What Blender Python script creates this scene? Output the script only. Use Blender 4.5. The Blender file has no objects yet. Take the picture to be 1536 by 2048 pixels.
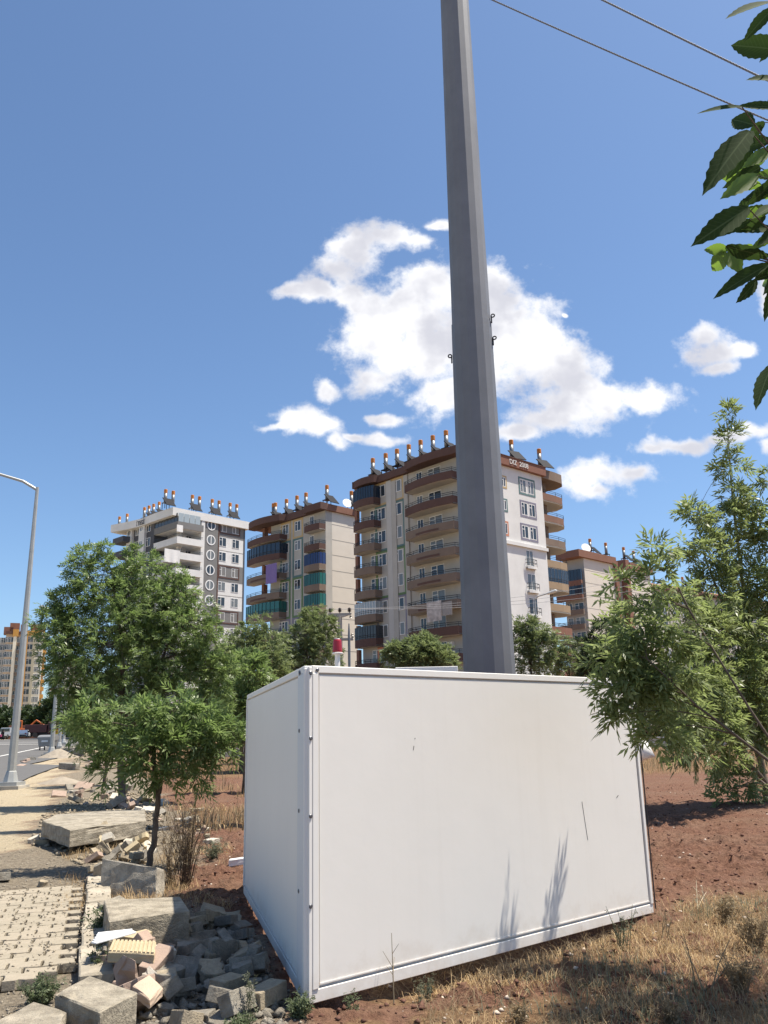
import bpy, bmesh, math, random
import numpy as np
from mathutils import Vector, Matrix, Euler
R = math.radians
rng = np.random.default_rng(7)
random.seed(7)
SC = bpy.context.scene
COL = SC.collection

# ------------------------------------------------------------------ camera
FPX, CX, CY = 1700.0, 768.0, 1024.0          # focal length and centre in photo pixels
PITCH, ROLL, EYE = math.atan(446.0/1700.0), R(1.27), 1.6
F0 = Vector((0, math.cos(PITCH), math.sin(PITCH)))
R0 = Vector((1, 0, 0)); U0 = Vector((0, -math.sin(PITCH), math.cos(PITCH)))
CR = R0*math.cos(ROLL) - U0*math.sin(ROLL)
CU = R0*math.sin(ROLL) + U0*math.cos(ROLL)
cam_d = bpy.data.cameras.new('camera'); cam = bpy.data.objects.new('camera', cam_d); COL.objects.link(cam)
cam_d.sensor_fit = 'VERTICAL'; cam_d.sensor_height = 24.0; cam_d.lens = FPX/2048.0*24.0
cam_d.clip_start = 0.05; cam_d.clip_end = 12000
m = Matrix.Identity(4)
for i in range(3):
    m[i][0] = CR[i]; m[i][1] = CU[i]; m[i][2] = -F0[i]
m[2][3] = EYE
cam.matrix_world = m
SC.camera = cam

# ------------------------------------------------------------------ sky, sun, exposure
SUN_EL, SUN_AZ = R(67.0), R(6)                # azimuth from +X towards +Y
TOSUN = Vector((math.cos(SUN_EL)*math.cos(SUN_AZ), math.cos(SUN_EL)*math.sin(SUN_AZ), math.sin(SUN_EL)))
sl = bpy.data.lights.new('sun', 'SUN'); sl.energy = 5.0; sl.angle = R(0.53); sl.color = (1.0, 0.93, 0.81)
so = bpy.data.objects.new('sun', sl); COL.objects.link(so)
so.rotation_euler = (-TOSUN).to_track_quat('-Z', 'Y').to_euler(); so.location = (30, 10, 60)
SC.view_settings.view_transform = 'Standard'; SC.view_settings.look = 'None'
SC.view_settings.gamma = 1.0; SC.view_settings.use_curve_mapping = False
SC.view_settings.exposure = 0.74
SKY_STRENGTH = 0.102

def ray(px, py):
    d = F0 + CR*((px-CX)/FPX) + CU*(-(py-CY)/FPX)
    return d
def at(px, py, Y):
    """point seen at photo pixel (px, py) that stands Y metres ahead (world y)"""
    d = ray(px, py)
    return Vector((0, 0, EYE)) + d*(Y/d.y)

def make_world():
    w = bpy.data.worlds.new('World'); SC.world = w; w.use_nodes = True; w.cycles.sampling_method = 'NONE'
    nt = w.node_tree; nt.nodes.clear(); N = nt.nodes.new; L = nt.links.new
    out = N('ShaderNodeOutputWorld'); bg = N('ShaderNodeBackground'); L(bg.outputs[0], out.inputs[0])
    sky = N('ShaderNodeTexSky'); sky.sky_type = 'NISHITA'; sky.sun_disc = False
    sky.sun_elevation = SUN_EL; sky.sun_rotation = math.pi/2 - SUN_AZ
    sky.altitude = 850; sky.air_density = 1.0; sky.dust_density = 1.9; sky.ozone_density = 2.5
    tc = N('ShaderNodeTexCoord'); sep = N('ShaderNodeSeparateXYZ'); L(tc.outputs['Generated'], sep.inputs[0])
    def M(op, a, b=None, c=None, clamp=False):
        n = N('ShaderNodeMath'); n.operation = op; n.use_clamp = clamp
        for i, v in enumerate((a, b, c)):
            if v is None: continue
            if isinstance(v, (int, float)): n.inputs[i].default_value = v
            else: L(v, n.inputs[i])
        return n.outputs[0]
    X, Y, Z = sep.outputs
    Ys = M('MAXIMUM', Y, 0.02)
    comb = N('ShaderNodeCombineXYZ'); L(M('DIVIDE', X, Ys), comb.inputs[0]); L(M('DIVIDE', Z, Ys), comb.inputs[1])
    uv = comb.outputs[0]
    def noise(vec, scale, detail, rough, off=(0, 0, 0), lac=2.0):
        mp = N('ShaderNodeMapping'); mp.inputs['Location'].default_value = off; L(vec, mp.inputs[0])
        n = N('ShaderNodeTexNoise'); n.noise_dimensions = '3D'; L(mp.outputs[0], n.inputs['Vector'])
        n.inputs['Scale'].default_value = scale; n.inputs['Detail'].default_value = detail
        n.inputs['Roughness'].default_value = rough; n.inputs['Lacunarity'].default_value = lac
        return n.outputs['Fac'], n.outputs['Color']
    # domain warp for billows
    _, wc = noise(uv, 7.0, 3, 0.55, (3, 1, 0))
    sub = N('ShaderNodeVectorMath'); sub.operation = 'SUBTRACT'; L(wc, sub.inputs[0]); sub.inputs[1].default_value = (0.5, 0.5, 0.5)
    scl = N('ShaderNodeVectorMath'); scl.operation = 'SCALE'; L(sub.outputs[0], scl.inputs[0]); scl.inputs['Scale'].default_value = 0.075
    add = N('ShaderNodeVectorMath'); add.operation = 'ADD'; L(uv, add.inputs[0]); L(scl.outputs[0], add.inputs[1])
    wv = add.outputs[0]
    blobs = [  # photo-measured directions of the cumulus puffs: x, y, half width, half height
        (820, 625, 120, 80), (760, 690, 85, 80), (870, 700, 120, 80), (960, 640, 90, 95), (1050, 700, 105, 85),
        (1130, 745, 95, 60), (1190, 800, 90, 42), (1290, 785, 75, 28), (1100, 840, 105, 34), (1020, 865, 60, 18),
        (900, 770, 90, 40), (740, 745, 55, 45), (850, 570, 60, 40), (985, 580, 40, 45), (1120, 820, 75, 45),
        (720, 500, 55, 40), (770, 480, 60, 32), (820, 488, 38, 24), (690, 545, 55, 34), (700, 590, 62, 32), (735, 610, 55, 45), (650, 580, 66, 28), (600, 582, 44, 20),
        (870, 447, 32, 14), (645, 775, 30, 24), (600, 845, 62, 32), (650, 862, 52, 30), (560, 862, 40, 12), (680, 890, 30, 22),
        (780, 836, 30, 15), (770, 880, 48, 12), (720, 878, 40, 9),
        (1420, 690, 52, 32), (1470, 692, 42, 16), (1405, 660, 26, 22), (1430, 722, 40, 16),
        (1540, 600, 22, 45), (1360, 888, 76, 24), (1450, 880, 60, 16), (1510, 866, 40, 26), (1310, 893, 36, 14),
        (1200, 950, 88, 34), (1160, 965, 56, 34), (1260, 948, 45, 20), (1190, 985, 40, 16), (1530, 900, 26, 20),
        (1130, 640, 8, 5)]
    fld = None
    for bx, by, hw, hh in blobs:
        d = ray(bx, by); u, v = d.x/d.y, d.z/d.y
        ex = ray(bx+hw, by); ey = ray(bx, by-hh)
        ru, rv = abs(ex.x/ex.y-u)*1.22, abs(ey.z/ey.y-v)*1.22
        s = N('ShaderNodeVectorMath'); s.operation = 'SUBTRACT'; L(wv, s.inputs[0]); s.inputs[1].default_value = (u, v, 0)
        q = N('ShaderNodeVectorMath'); q.operation = 'MULTIPLY'; L(s.outputs[0], q.inputs[0]); q.inputs[1].default_value = (1/ru, 1/rv, 0)
        ln = N('ShaderNodeVectorMath'); ln.operation = 'LENGTH'; L(q.outputs[0], ln.inputs[0])
        f = M('SUBTRACT', 1.0, ln.outputs['Value'])
        fld = f if fld is None else M('SMOOTH_MAX', fld, f, 0.18)
    # the rest of the sky (outside the view) carries the same kind of scattered cumulus
    cz = M('MAXIMUM', Z, 0.06)
    c2 = N('ShaderNodeCombineXYZ'); L(M('DIVIDE', X, cz), c2.inputs[0]); L(M('DIVIDE', Y, cz), c2.inputs[1])
    g, _ = noise(c2.outputs[0], 0.9, 3, 0.5, (5.3, 2.2, 0))
    rest = M('MULTIPLY', M('SUBTRACT', g, 0.66), 5.0)
    inview = M('MULTIPLY', M('GREATER_THAN', Y, 0.55), M('LESS_THAN', M('ABSOLUTE', M('DIVIDE', X, Ys)), 0.75))
    rest = M('SUBTRACT', rest, M('MULTIPLY', inview, 10.0))
    fld = M('MAXIMUM', fld, rest)
    n1, _ = noise(uv, 20.0, 7, 0.60, (1.7, 0.4, 0.0))
    n2, _ = noise(uv, 6.0, 4, 0.55, (8.1, 2.0, 3.0))
    dens = M('ADD', M('MULTIPLY', fld, M('ADD', 1.0, M('MULTIPLY', M('GREATER_THAN', fld, 0.0), 0.6))), M('MULTIPLY', M('SUBTRACT', n1, 0.5), 3.0))
    dens = M('ADD', dens, M('MULTIPLY', M('SUBTRACT', n2, 0.5), 1.1))
    n4, _ = noise(uv, 75.0, 4, 0.6, (4.0, 1.0, 0.0))
    dens = M('ADD', dens, M('MULTIPLY', M('SUBTRACT', n4, 0.5), 0.7))
    mr = N('ShaderNodeMapRange'); mr.interpolation_type = 'SMOOTHSTEP'; L(dens, mr.inputs['Value'])
    mr.inputs['From Min'].default_value = -0.05; mr.inputs['From Max'].default_value = 1.0
    alpha = M('MULTIPLY', mr.outputs[0], M('GREATER_THAN', Z, 0.0))
    # inner shading of the clouds: thick parts and lee sides greyer
    n3, _ = noise(uv, 11.0, 4, 0.5, (1.72, 0.465, 0.0))
    sh = M('ADD', M('MULTIPLY', M('SUBTRACT', n3, 0.5), 3.2), M('MULTIPLY', M('MINIMUM', dens, 1.2), 0.36))
    shr = N('ShaderNodeMapRange'); shr.interpolation_type = 'SMOOTHSTEP'; L(sh, shr.inputs['Value'])
    shr.inputs['From Min'].default_value = 0.0; shr.inputs['From Max'].default_value = 0.85
    cm = N('ShaderNodeMix'); cm.data_type = 'RGBA'; L(shr.outputs[0], cm.inputs['Factor'])
    cm.inputs['A'].default_value = (0.68, 0.68, 0.69, 1); cm.inputs['B'].default_value = (0.43, 0.435, 0.48, 1)
    sm = N('ShaderNodeVectorMath'); sm.operation = 'MULTIPLY'; L(sky.outputs[0], sm.inputs[0]); sm.inputs[1].default_value = (SKY_STRENGTH*0.84, SKY_STRENGTH*0.95, SKY_STRENGTH*1.02)
    mx = N('ShaderNodeMix'); mx.data_type = 'RGBA'; L(alpha, mx.inputs['Factor']); L(sm.outputs[0], mx.inputs['A']); L(cm.outputs['Result'], mx.inputs['B'])
    L(mx.outputs['Result'], bg.inputs['Color']); bg.inputs['Strength'].default_value = 1.0
make_world()

# ------------------------------------------------------------------ helpers
def tag(o, label=None, cat=None, group=None, kind=None):
    if label: o['label'] = label
    if cat: o['category'] = cat
    if group: o['group'] = group
    if kind: o['kind'] = kind
    return o
def link(name, me, mat=None, parent=None):
    o = bpy.data.objects.new(name, me); COL.objects.link(o)
    if mat is not None and me is not None and not me.materials:
        for mm in (mat if isinstance(mat, (list, tuple)) else [mat]): me.materials.append(mm)
    if parent is not None: o.parent = parent
    return o
def empty(name, loc=(0, 0, 0), rz=0.0):
    o = bpy.data.objects.new(name, None); COL.objects.link(o); o.location = loc; o.rotation_euler = (0, 0, rz)
    o.empty_display_size = 0.2
    return o
class MB:
    def __init__(s): s.v = []; s.f = []; s.mi = []
    def add(s, vs, fs, mi=0):
        b = len(s.v); s.v.extend([tuple(v) for v in vs])
        s.f.extend([tuple(b+i for i in f) for f in fs]); s.mi.extend([mi]*len(fs)); return s
    def box(s, x0, x1, y0, y1, z0, z1, mi=0):
        return s.add([(x0,y0,z0),(x1,y0,z0),(x1,y1,z0),(x0,y1,z0),(x0,y0,z1),(x1,y0,z1),(x1,y1,z1),(x0,y1,z1)],
                     [(0,3,2,1),(4,5,6,7),(0,1,5,4),(1,2,6,5),(2,3,7,6),(3,0,4,7)], mi)
    def obox(s, c, ax, ay, az, mi=0):
        c, ax, ay, az = Vector(c), Vector(ax), Vector(ay), Vector(az)
        vs = [c+ax*i+ay*j+az*k for k in (-1, 1) for i, j in ((-1,-1),(1,-1),(1,1),(-1,1))]
        return s.add(vs, [(0,3,2,1),(4,5,6,7),(0,1,5,4),(1,2,6,5),(2,3,7,6),(3,0,4,7)], mi)
    def prism(s, poly, z0, z1, mi=0):
        n = len(poly)
        vs = [(x, y, z0) for x, y in poly]+[(x, y, z1) for x, y in poly]
        fs = [tuple(range(n-1, -1, -1)), tuple(range(n, 2*n))]+[(i, (i+1) % n, n+(i+1) % n, n+i) for i in range(n)]
        return s.add(vs, fs, mi)
    def tube(s, pts, rad, n=8, mi=0, cap=True):
        pts = [Vector(p) for p in pts]
        if isinstance(rad, (int, float)): rad = [rad]*len(pts)
        rings = []; ref = Vector((0.13, 0.31, 0.94)).normalized()
        for i, p in enumerate(pts):
            t = (pts[min(i+1, len(pts)-1)]-pts[max(i-1, 0)])
            t = t.normalized() if t.length > 1e-9 else Vector((0, 0, 1))
            a = t.cross(ref)
            if a.length < 0.1: a = t.cross(Vector((1, 0, 0)))
            a.normalize(); b = t.cross(a)
            rings.append([p+(a*math.cos(2*math.pi*k/n)+b*math.sin(2*math.pi*k/n))*rad[i] for k in range(n)])
        vs = [v for r in rings for v in r]; fs = []
        for i in range(len(pts)-1):
            for k in range(n):
                fs.append((i*n+k, i*n+(k+1) % n, (i+1)*n+(k+1) % n, (i+1)*n+k))
        if cap: fs.append(tuple(range(n-1, -1, -1))); fs.append(tuple((len(pts)-1)*n+k for k in range(n)))
        return s.add(vs, fs, mi)
    def lathe(s, prof, n=16, c=(0, 0, 0), mi=0, ph=0.0):
        vs = [(c[0]+r*math.cos(ph+2*math.pi*k/n), c[1]+r*math.sin(ph+2*math.pi*k/n), c[2]+z) for r, z in prof for k in range(n)]
        fs = [(i*n+k, i*n+(k+1) % n, (i+1)*n+(k+1) % n, (i+1)*n+k) for i in range(len(prof)-1) for k in range(n)]
        fs.append(tuple(range(n-1, -1, -1))); fs.append(tuple((len(prof)-1)*n+k for k in range(n)))
        return s.add(vs, fs, mi)
    def mesh(s, name, smooth=False):
        me = bpy.data.meshes.new(name); me.from_pydata(s.v, [], s.f)
        if any(s.mi): me.polygons.foreach_set('material_index', s.mi)
        if smooth: me.polygons.foreach_set('use_smooth', [True]*len(s.f))
        me.update(); return me
    def build(s, name, mat, parent=None, smooth=False, bevel=0.0):
        o = link(name, s.mesh(name, smooth), mat, parent)
        if bevel:
            bm = bmesh.new(); bm.from_mesh(o.data)
            bmesh.ops.bevel(bm, geom=list(bm.edges), offset=bevel, segments=1, affect='EDGES', profile=0.5)
            bm.to_mesh(o.data); bm.free()
        return o
def np_mesh(name, V, F, smooth=False):
    """V (n,3), F (m,k) with constant k"""
    me = bpy.data.meshes.new(name); V = np.asarray(V, np.float32); F = np.asarray(F, np.int32); k = F.shape[1]
    me.vertices.add(len(V)); me.vertices.foreach_set('co', V.ravel())
    me.loops.add(F.size); me.loops.foreach_set('vertex_index', F.ravel())
    me.polygons.add(len(F)); me.polygons.foreach_set('loop_start', np.arange(0, F.size, k, dtype=np.int32))
    try: me.polygons.foreach_set('loop_total', np.full(len(F), k, dtype=np.int32))
    except Exception: pass
    if smooth: me.polygons.foreach_set('use_smooth', np.ones(len(F), dtype=bool))
    me.update(calc_edges=True); me.validate(); return me

# ---- numpy value noise
def _hash(ix, iy, seed):
    h = (ix.astype(np.int64)*374761393 + iy.astype(np.int64)*668265263 + seed*974634777) & 0x7fffffff
    h = (h ^ (h >> 13))*1274126177 & 0x7fffffff
    return ((h ^ (h >> 16)) & 0xffff)/65535.0
def vnoise(x, y, seed=0):
    x = np.asarray(x, float); y = np.asarray(y, float)
    ix = np.floor(x); iy = np.floor(y); fx = x-ix; fy = y-iy
    fx = fx*fx*(3-2*fx); fy = fy*fy*(3-2*fy)
    a = _hash(ix, iy, seed); b = _hash(ix+1, iy, seed); c = _hash(ix, iy+1, seed); d = _hash(ix+1, iy+1, seed)
    return (a*(1-fx)+b*fx)*(1-fy)+(c*(1-fx)+d*fx)*fy
def fbm(x, y, seed=0, oct=4, gain=0.5):
    t = 0; a = 1.0; s = 0
    for o in range(oct):
        t = t+a*vnoise(x*2**o, y*2**o, seed+o*17); s += a; a *= gain
    return t/s
def sstep(a, b, x):
    t = np.clip((np.asarray(x, float)-a)/(b-a), 0, 1); return t*t*(3-2*t)

# ---- materials
MATS = {}
def mat(name, col, rough=0.8, var=0.12, scale=6.0, bump=0.0, bscale=None, metal=0.0, spec=0.3, col2=None, detail=6.0, stain=None, space='Object'):
    """principled material: base colour broken up by two noises, optional second colour patches and bump"""
    if name in MATS: return MATS[name]
    ma = bpy.data.materials.new(name); ma.use_nodes = True; nt = ma.node_tree; N = nt.nodes.new; L = nt.links.new
    b = nt.nodes['Principled BSDF']; b.inputs['Roughness'].default_value = rough; b.inputs['Metallic'].default_value = metal
    b.inputs['Specular IOR Level'].default_value = spec
    tc = N('ShaderNodeTexCoord'); src = tc.outputs[space]
    if space == 'World':
        pass
    n1 = N('ShaderNodeTexNoise'); n1.inputs['Scale'].default_value = scale; n1.inputs['Detail'].default_value = detail; n1.inputs['Roughness'].default_value = 0.62
    L(src, n1.inputs['Vector'])
    mr = N('ShaderNodeMapRange'); L(n1.outputs['Fac'], mr.inputs['Value']); mr.inputs['From Min'].default_value = 0.25; mr.inputs['From Max'].default_value = 0.75
    mr.inputs['To Min'].default_value = 1-var; mr.inputs['To Max'].default_value = 1+var
    base = N('ShaderNodeRGB'); base.outputs[0].default_value = (*col, 1); c = base.outputs[0]
    if col2 is not None:
        n2 = N('ShaderNodeTexNoise'); n2.inputs['Scale'].default_value = scale*0.37; n2.inputs['Detail'].default_value = 5; L(src, n2.inputs['Vector'])
        r2 = N('ShaderNodeMapRange'); L(n2.outputs['Fac'], r2.inputs['Value']); r2.inputs['From Min'].default_value = 0.42; r2.inputs['From Max'].default_value = 0.62
        mx = N('ShaderNodeMix'); mx.data_type = 'RGBA'; L(r2.outputs[0], mx.inputs['Factor']); L(c, mx.inputs['A']); mx.inputs['B'].default_value = (*col2, 1); c = mx.outputs['Result']
    vm = N('ShaderNodeVectorMath'); vm.operation = 'SCALE'; L(c, vm.inputs[0]); L(mr.outputs[0], vm.inputs['Scale'])
    L(vm.outputs[0], b.inputs['Base Color'])
    if bump:
        nb = N('ShaderNodeTexNoise'); nb.inputs['Scale'].default_value = bscale or scale*4; nb.inputs['Detail'].default_value = 6; nb.inputs['Roughness'].default_value = 0.65; L(src, nb.inputs['Vector'])
        bp = N('ShaderNodeBump'); bp.inputs['Strength'].default_value = min(1.0, bump); bp.inputs['Distance'].default_value = 0.01*max(1.0, bump); L(nb.outputs['Fac'], bp.inputs['Height']); L(bp.outputs[0], b.inputs['Normal'])
    MATS[name] = ma; return ma
def glass_mat(name, col, rough=0.08):
    if name in MATS: return MATS[name]
    ma = bpy.data.materials.new(name); ma.use_nodes = True; b = ma.node_tree.nodes['Principled BSDF']
    b.inputs['Base Color'].default_value = (*col, 1); b.inputs['Roughness'].default_value = rough; b.inputs['Specular IOR Level'].default_value = 0.6
    MATS[name] = ma; return ma
def leaf_mat(name, col, col2, trans=0.35, rough=0.42):
    ma = bpy.data.materials.new(name); ma.use_nodes = True; nt = ma.node_tree; N = nt.nodes.new; L = nt.links.new
    b = nt.nodes['Principled BSDF']; b.inputs['Roughness'].default_value = rough; b.inputs['Specular IOR Level'].default_value = 0.35
    g = N('ShaderNodeNewGeometry'); rnd = g.outputs['Random Per Island']
    mx = N('ShaderNodeMix'); mx.data_type = 'RGBA'; L(rnd, mx.inputs['Factor']); mx.inputs['A'].default_value = (*col, 1); mx.inputs['B'].default_value = (*col2, 1)
    L(mx.outputs['Result'], b.inputs['Base Color'])
    tr = N('ShaderNodeBsdfTranslucent'); hs = N('ShaderNodeHueSaturation'); hs.inputs['Value'].default_value = 1.5; hs.inputs['Saturation'].default_value = 1.1; L(mx.outputs['Result'], hs.inputs['Color']); L(hs.outputs[0], tr.inputs['Color'])
    ms = N('ShaderNodeMixShader'); ms.inputs[0].default_value = trans; L(b.outputs[0], ms.inputs[1]); L(tr.outputs[0], ms.inputs[2])
    L(ms.outputs[0], nt.nodes['Material Output'].inputs['Surface']); MATS[name] = ma; return ma
# ------------------------------------------------------------------ terrain
PN, PR, PL = Vector((-0.54, 5.72, 0)), Vector((2.32, 8.20, 0)), Vector((-1.56, 9.63, 0))   # panel corners on the ground
PB = Vector((1.35, 11.9, 0))
def seg_d(x, y, a, b):
    dx, dy = b.x-a.x, b.y-a.y; l2 = dx*dx+dy*dy
    t = np.clip(((x-a.x)*dx+(y-a.y)*dy)/l2, 0, 1)
    return np.hypot(x-(a.x+t*dx), y-(a.y+t*dy)), t
def base_z(x, y):
    x = np.asarray(x, float); y = np.asarray(y, float)
    d = np.hypot(x, y)
    z = 0.0155*np.clip(d-26, 0, 160)*sstep(24, 40, y)
    return z
kd = (Vector((-3.62, 10.85, 0))-Vector((-2.20, 6.55, 0))); kd.normalize(); kn = Vector((kd.y, -kd.x, 0))       # kerb direction, normal to the right
K0 = Vector((-2.20, 6.55, 0))
def bound(pts):
    ys = np.array([p[1] for p in pts]); xs = np.array([p[0] for p in pts]); o = np.argsort(ys)
    return lambda y: np.interp(y, ys[o], xs[o])
def flatG(px, py, z=0.0):
    d = ray(px, py); t = (z-EYE)/d.z
    return (d.x*t, d.y*t)
S_line = bound([flatG(*p) for p in ((148, 1500), (128, 1530), (112, 1560), (104, 1600), (62, 1640), (40, 1690), (0, 1722))]+[(-6.3, 8.6), (-9, 6), (-16, 45), (-24, 75), (-60, 190)])
E_line = bound([flatG(*p) for p in ((235, 1520), (290, 1560), (335, 1610), (400, 1690), (372, 1790), (495, 1880), (600, 2040))]+[(-0.6, 4.6), (-14, 45), (-21, 75), (-55, 190)])
def zones(x, y):
    w = (fbm(x*0.9, y*0.9, 3, 4)-0.5)*np.clip(0.6+y*0.03, 0.6, 2.5)
    s = S_line(y); e = E_line(y)
    sand = 1-sstep(-0.25, 0.25, x-s+w)
    dust = (1-sstep(-0.3, 0.3, x-e+w*0.9))*(1-sstep(60, 110, y))
    dust = np.maximum(dust-sand, 0)
    # straw-covered patches
    g = fbm(x*0.35, y*0.35, 40, 4)
    straw = sstep(0.46, 0.60, g)*sstep(14, 18, y)*(1-sstep(26, 34, y))*(1-sstep(-1, 3, x))*0.8
    straw = np.maximum(straw, sstep(31, 35, y+0.1*x+w)*sstep(1.5, 4, x)*0.95)
    straw = np.maximum(straw, sstep(33, 37, y)*0.9)
    front = (1-sstep(0.15, 1.3, y-(6.35+0.62*(x+0.2))+w*1.2))*sstep(-0.9, -0.2, x)
    straw = np.maximum(straw, front*sstep(0.36, 0.56, fbm(x*1.3, y*1.3, 91, 4)))
    straw = straw*(1-sand)*(1-dust)
    return sand, dust, straw
Re = bound([flatG(20, 1580), flatG(60, 1545), (-17.6, 48), (-22.5, 62), (-33, 100), (-55, 190), (-72, 260), (-11.5, 20), (-10, 8)])
def gz(x, y, detail=True):
    x = np.asarray(x, float); y = np.asarray(y, float)
    z = base_z(x, y)
    if not detail: return z
    d = np.hypot(x, y); sand, dust, straw = zones(x, y)
    near = 1-sstep(25, 60, d)
    und = (fbm(x*0.55, y*0.55, 11, 3)-0.5)
    rough = (fbm(x*3.1, y*3.1, 21, 5, 0.62)-0.5)
    clod = np.maximum(fbm(x*7, y*7, 31, 3, 0.6)-0.55, 0)
    earth = 1-sand-dust
    z = z+near*(und*(0.10*earth+0.04*sand+0.05*dust)+rough*(0.13*earth*(1-0.4*straw)+0.03*sand+0.05*dust)+clod*0.30*earth*(1-straw))
    z = z-0.07*(1-sstep(-0.5, 0.3, x-Re(y)))*sstep(6, 9, y)*(1-sstep(240, 255, y))
    # pavement stays level; hollow under the long panel
    pav = (1-sstep(0.30, 0.42, (x-K0.x)*kn.x+(y-K0.y)*kn.y))*(1-sstep(10.2, 10.9, y))*sstep(3, 5.4, y)
    z = z*(1-pav)+(-0.07+0.05*(fbm(x*2.2, y*2.2, 77, 4)-0.42))*pav
    ds, t = seg_d(x, y, PN, PR)
    z = z-0.10*(1-sstep(0.05, 0.30, ds))*sstep(0.12, 0.35, t)*(1-sstep(0.86, 0.97, t))
    z = np.where(ds < 0.3, np.minimum(z, 0.035-0.02), z)
    ds2, t2 = seg_d(x, y, PN, PL); z = np.where(ds2 < 0.25, np.minimum(z, 0.015), z)
    return z
def gz1(x, y): return float(gz(np.array([x]), np.array([y]))[0])
def G(px, py, dz=0.0):
    """ground point seen at a photo pixel"""
    z = 0.0
    for _ in range(30):
        d = ray(px, py); t = (z-EYE)/d.z
        if t < 0 or t > 400: t = 400
        x, y = d.x*t, d.y*t
        z = z*0.4+0.6*(float(base_z(x, y))+dz)
    return Vector((x, y, gz1(x, y)))

def spaced(a, b, step, lo, hi, growth):
    c = list(np.arange(a, b+1e-6, step)); s = step; v = b
    while v < hi: s *= growth; v += s; c.append(v)
    s = step; v = a; pre = []
    while v > lo: s *= growth; v -= s; pre.append(v)
    return np.array(pre[::-1]+c)
xs = spaced(-5.5, 5.2, 0.036, -4000, 4000, 1.09); ys = spaced(4.6, 13.0, 0.036, -4000, 5000, 1.075)
GX, GY = np.meshgrid(xs, ys); GZ = gz(GX, GY)
sand_w, dust_w, straw_w = zones(GX, GY)
nx, ny = len(xs), len(ys); idx = np.arange(nx*ny).reshape(ny, nx)
gm = np_mesh('ground', np.stack([GX, GY, GZ], -1).reshape(-1, 3), np.stack([idx[:-1, :-1], idx[:-1, 1:], idx[1:, 1:], idx[1:, :-1]], -1).reshape(-1, 4), True)
ca = gm.color_attributes.new('zone', 'FLOAT_COLOR', 'POINT')
ca.data.foreach_set('color', np.stack([sand_w, dust_w, straw_w, np.ones_like(sand_w)], -1).astype(np.float32).ravel())

def ground_material():
    ma = bpy.data.materials.new('ground_soil'); ma.use_nodes = True; nt = ma.node_tree; N = nt.nodes.new; L = nt.links.new
    b = nt.nodes['Principled BSDF']; b.inputs['Roughness'].default_value = 0.95; b.inputs['Specular IOR Level'].default_value = 0.1
    at_ = N('ShaderNodeVertexColor'); at_.layer_name = 'zone'; sp = N('ShaderNodeSeparateColor'); L(at_.outputs['Color'], sp.inputs[0])
    tc = N('ShaderNodeTexCoord'); P = tc.outputs['Object']
    def noise(s, d=6, r=0.65):
        n = N('ShaderNodeTexNoise'); n.inputs['Scale'].default_value = s; n.inputs['Detail'].default_value = d; n.inputs['Roughness'].default_value = r; L(P, n.inputs['Vector']); return n.outputs['Fac']
    def ramp(f, stops):
        r = N('ShaderNodeValToRGB'); L(f, r.inputs[0]); e = r.color_ramp.elements
        while len(e) < len(stops): e.new(0.5)
        for k, (p, c) in enumerate(stops): e[k].position = p; e[k].color = (*c, 1)
        return r.outputs[0]
    def mix(f, a, bb):
        m = N('ShaderNodeMix'); m.data_type = 'RGBA'; L(f, m.inputs['Factor']); L(a, m.inputs['A']); L(bb, m.inputs['B']); return m.outputs['Result']
    big = noise(0.8, 5); fine = noise(16, 8, 0.72); mid = noise(4.5, 6)
    earth = ramp(fine, [(0.28, (0.068, 0.036, 0.025)), (0.5, (0.170, 0.088, 0.059)), (0.72, (0.28, 0.158, 0.106))])
    earth2 = ramp(fine, [(0.3, (0.11, 0.06, 0.041)), (0.7, (0.26, 0.155, 0.105))])
    earth = mix(ramp(big, [(0.42, (0, 0, 0)), (0.6, (1, 1, 1))]), earth, earth2)
    sand = ramp(fine, [(0.25, (0.26, 0.21, 0.14)), (0.45, (0.40, 0.33, 0.225)), (0.75, (0.50, 0.42, 0.30))])
    dust = ramp(fine, [(0.25, (0.10, 0.080, 0.06)), (0.48, (0.22, 0.182, 0.135)), (0.75, (0.36, 0.31, 0.235))])
    straw = ramp(noise(26, 8, 0.75), [(0.28, (0.10, 0.052, 0.034)), (0.5, (0.20, 0.122, 0.068)), (0.75, (0.36, 0.25, 0.14))])
    def edge(ch):      # ragged mask
        n = N('ShaderNodeMath'); n.operation = 'MULTIPLY_ADD'; L(mid, n.inputs[0]); n.inputs[1].default_value = 1.3; n.inputs[2].default_value = -0.65
        a = N('ShaderNodeMath'); a.operation = 'ADD'; L(ch, a.inputs[0]); L(n.outputs[0], a.inputs[1])
        r = N('ShaderNodeMapRange'); L(a.outputs[0], r.inputs['Value']); r.inputs['From Min'].default_value = 0.2; r.inputs['From Max'].default_value = 0.85; return r.outputs[0]
    c = mix(edge(sp.outputs[2]), earth, straw); c = mix(edge(sp.outputs[1]), c, dust); c = mix(edge(sp.outputs[0]), c, sand)
    L(c, b.inputs['Base Color'])
    bp = N('ShaderNodeBump'); bp.inputs['Strength'].default_value = 0.9; bp.inputs['Distance'].default_value = 0.05; hh = N('ShaderNodeMath'); hh.operation = 'MULTIPLY_ADD'; L(noise(5.5, 7, 0.7), hh.inputs[0]); hh.inputs[1].default_value = 2.2; L(fine, hh.inputs[2]); L(hh.outputs[0], bp.inputs['Height']); L(bp.outputs[0], b.inputs['Normal'])
    return ma
ground = link('ground', gm, ground_material()); tag(ground, kind='structure')

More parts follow.
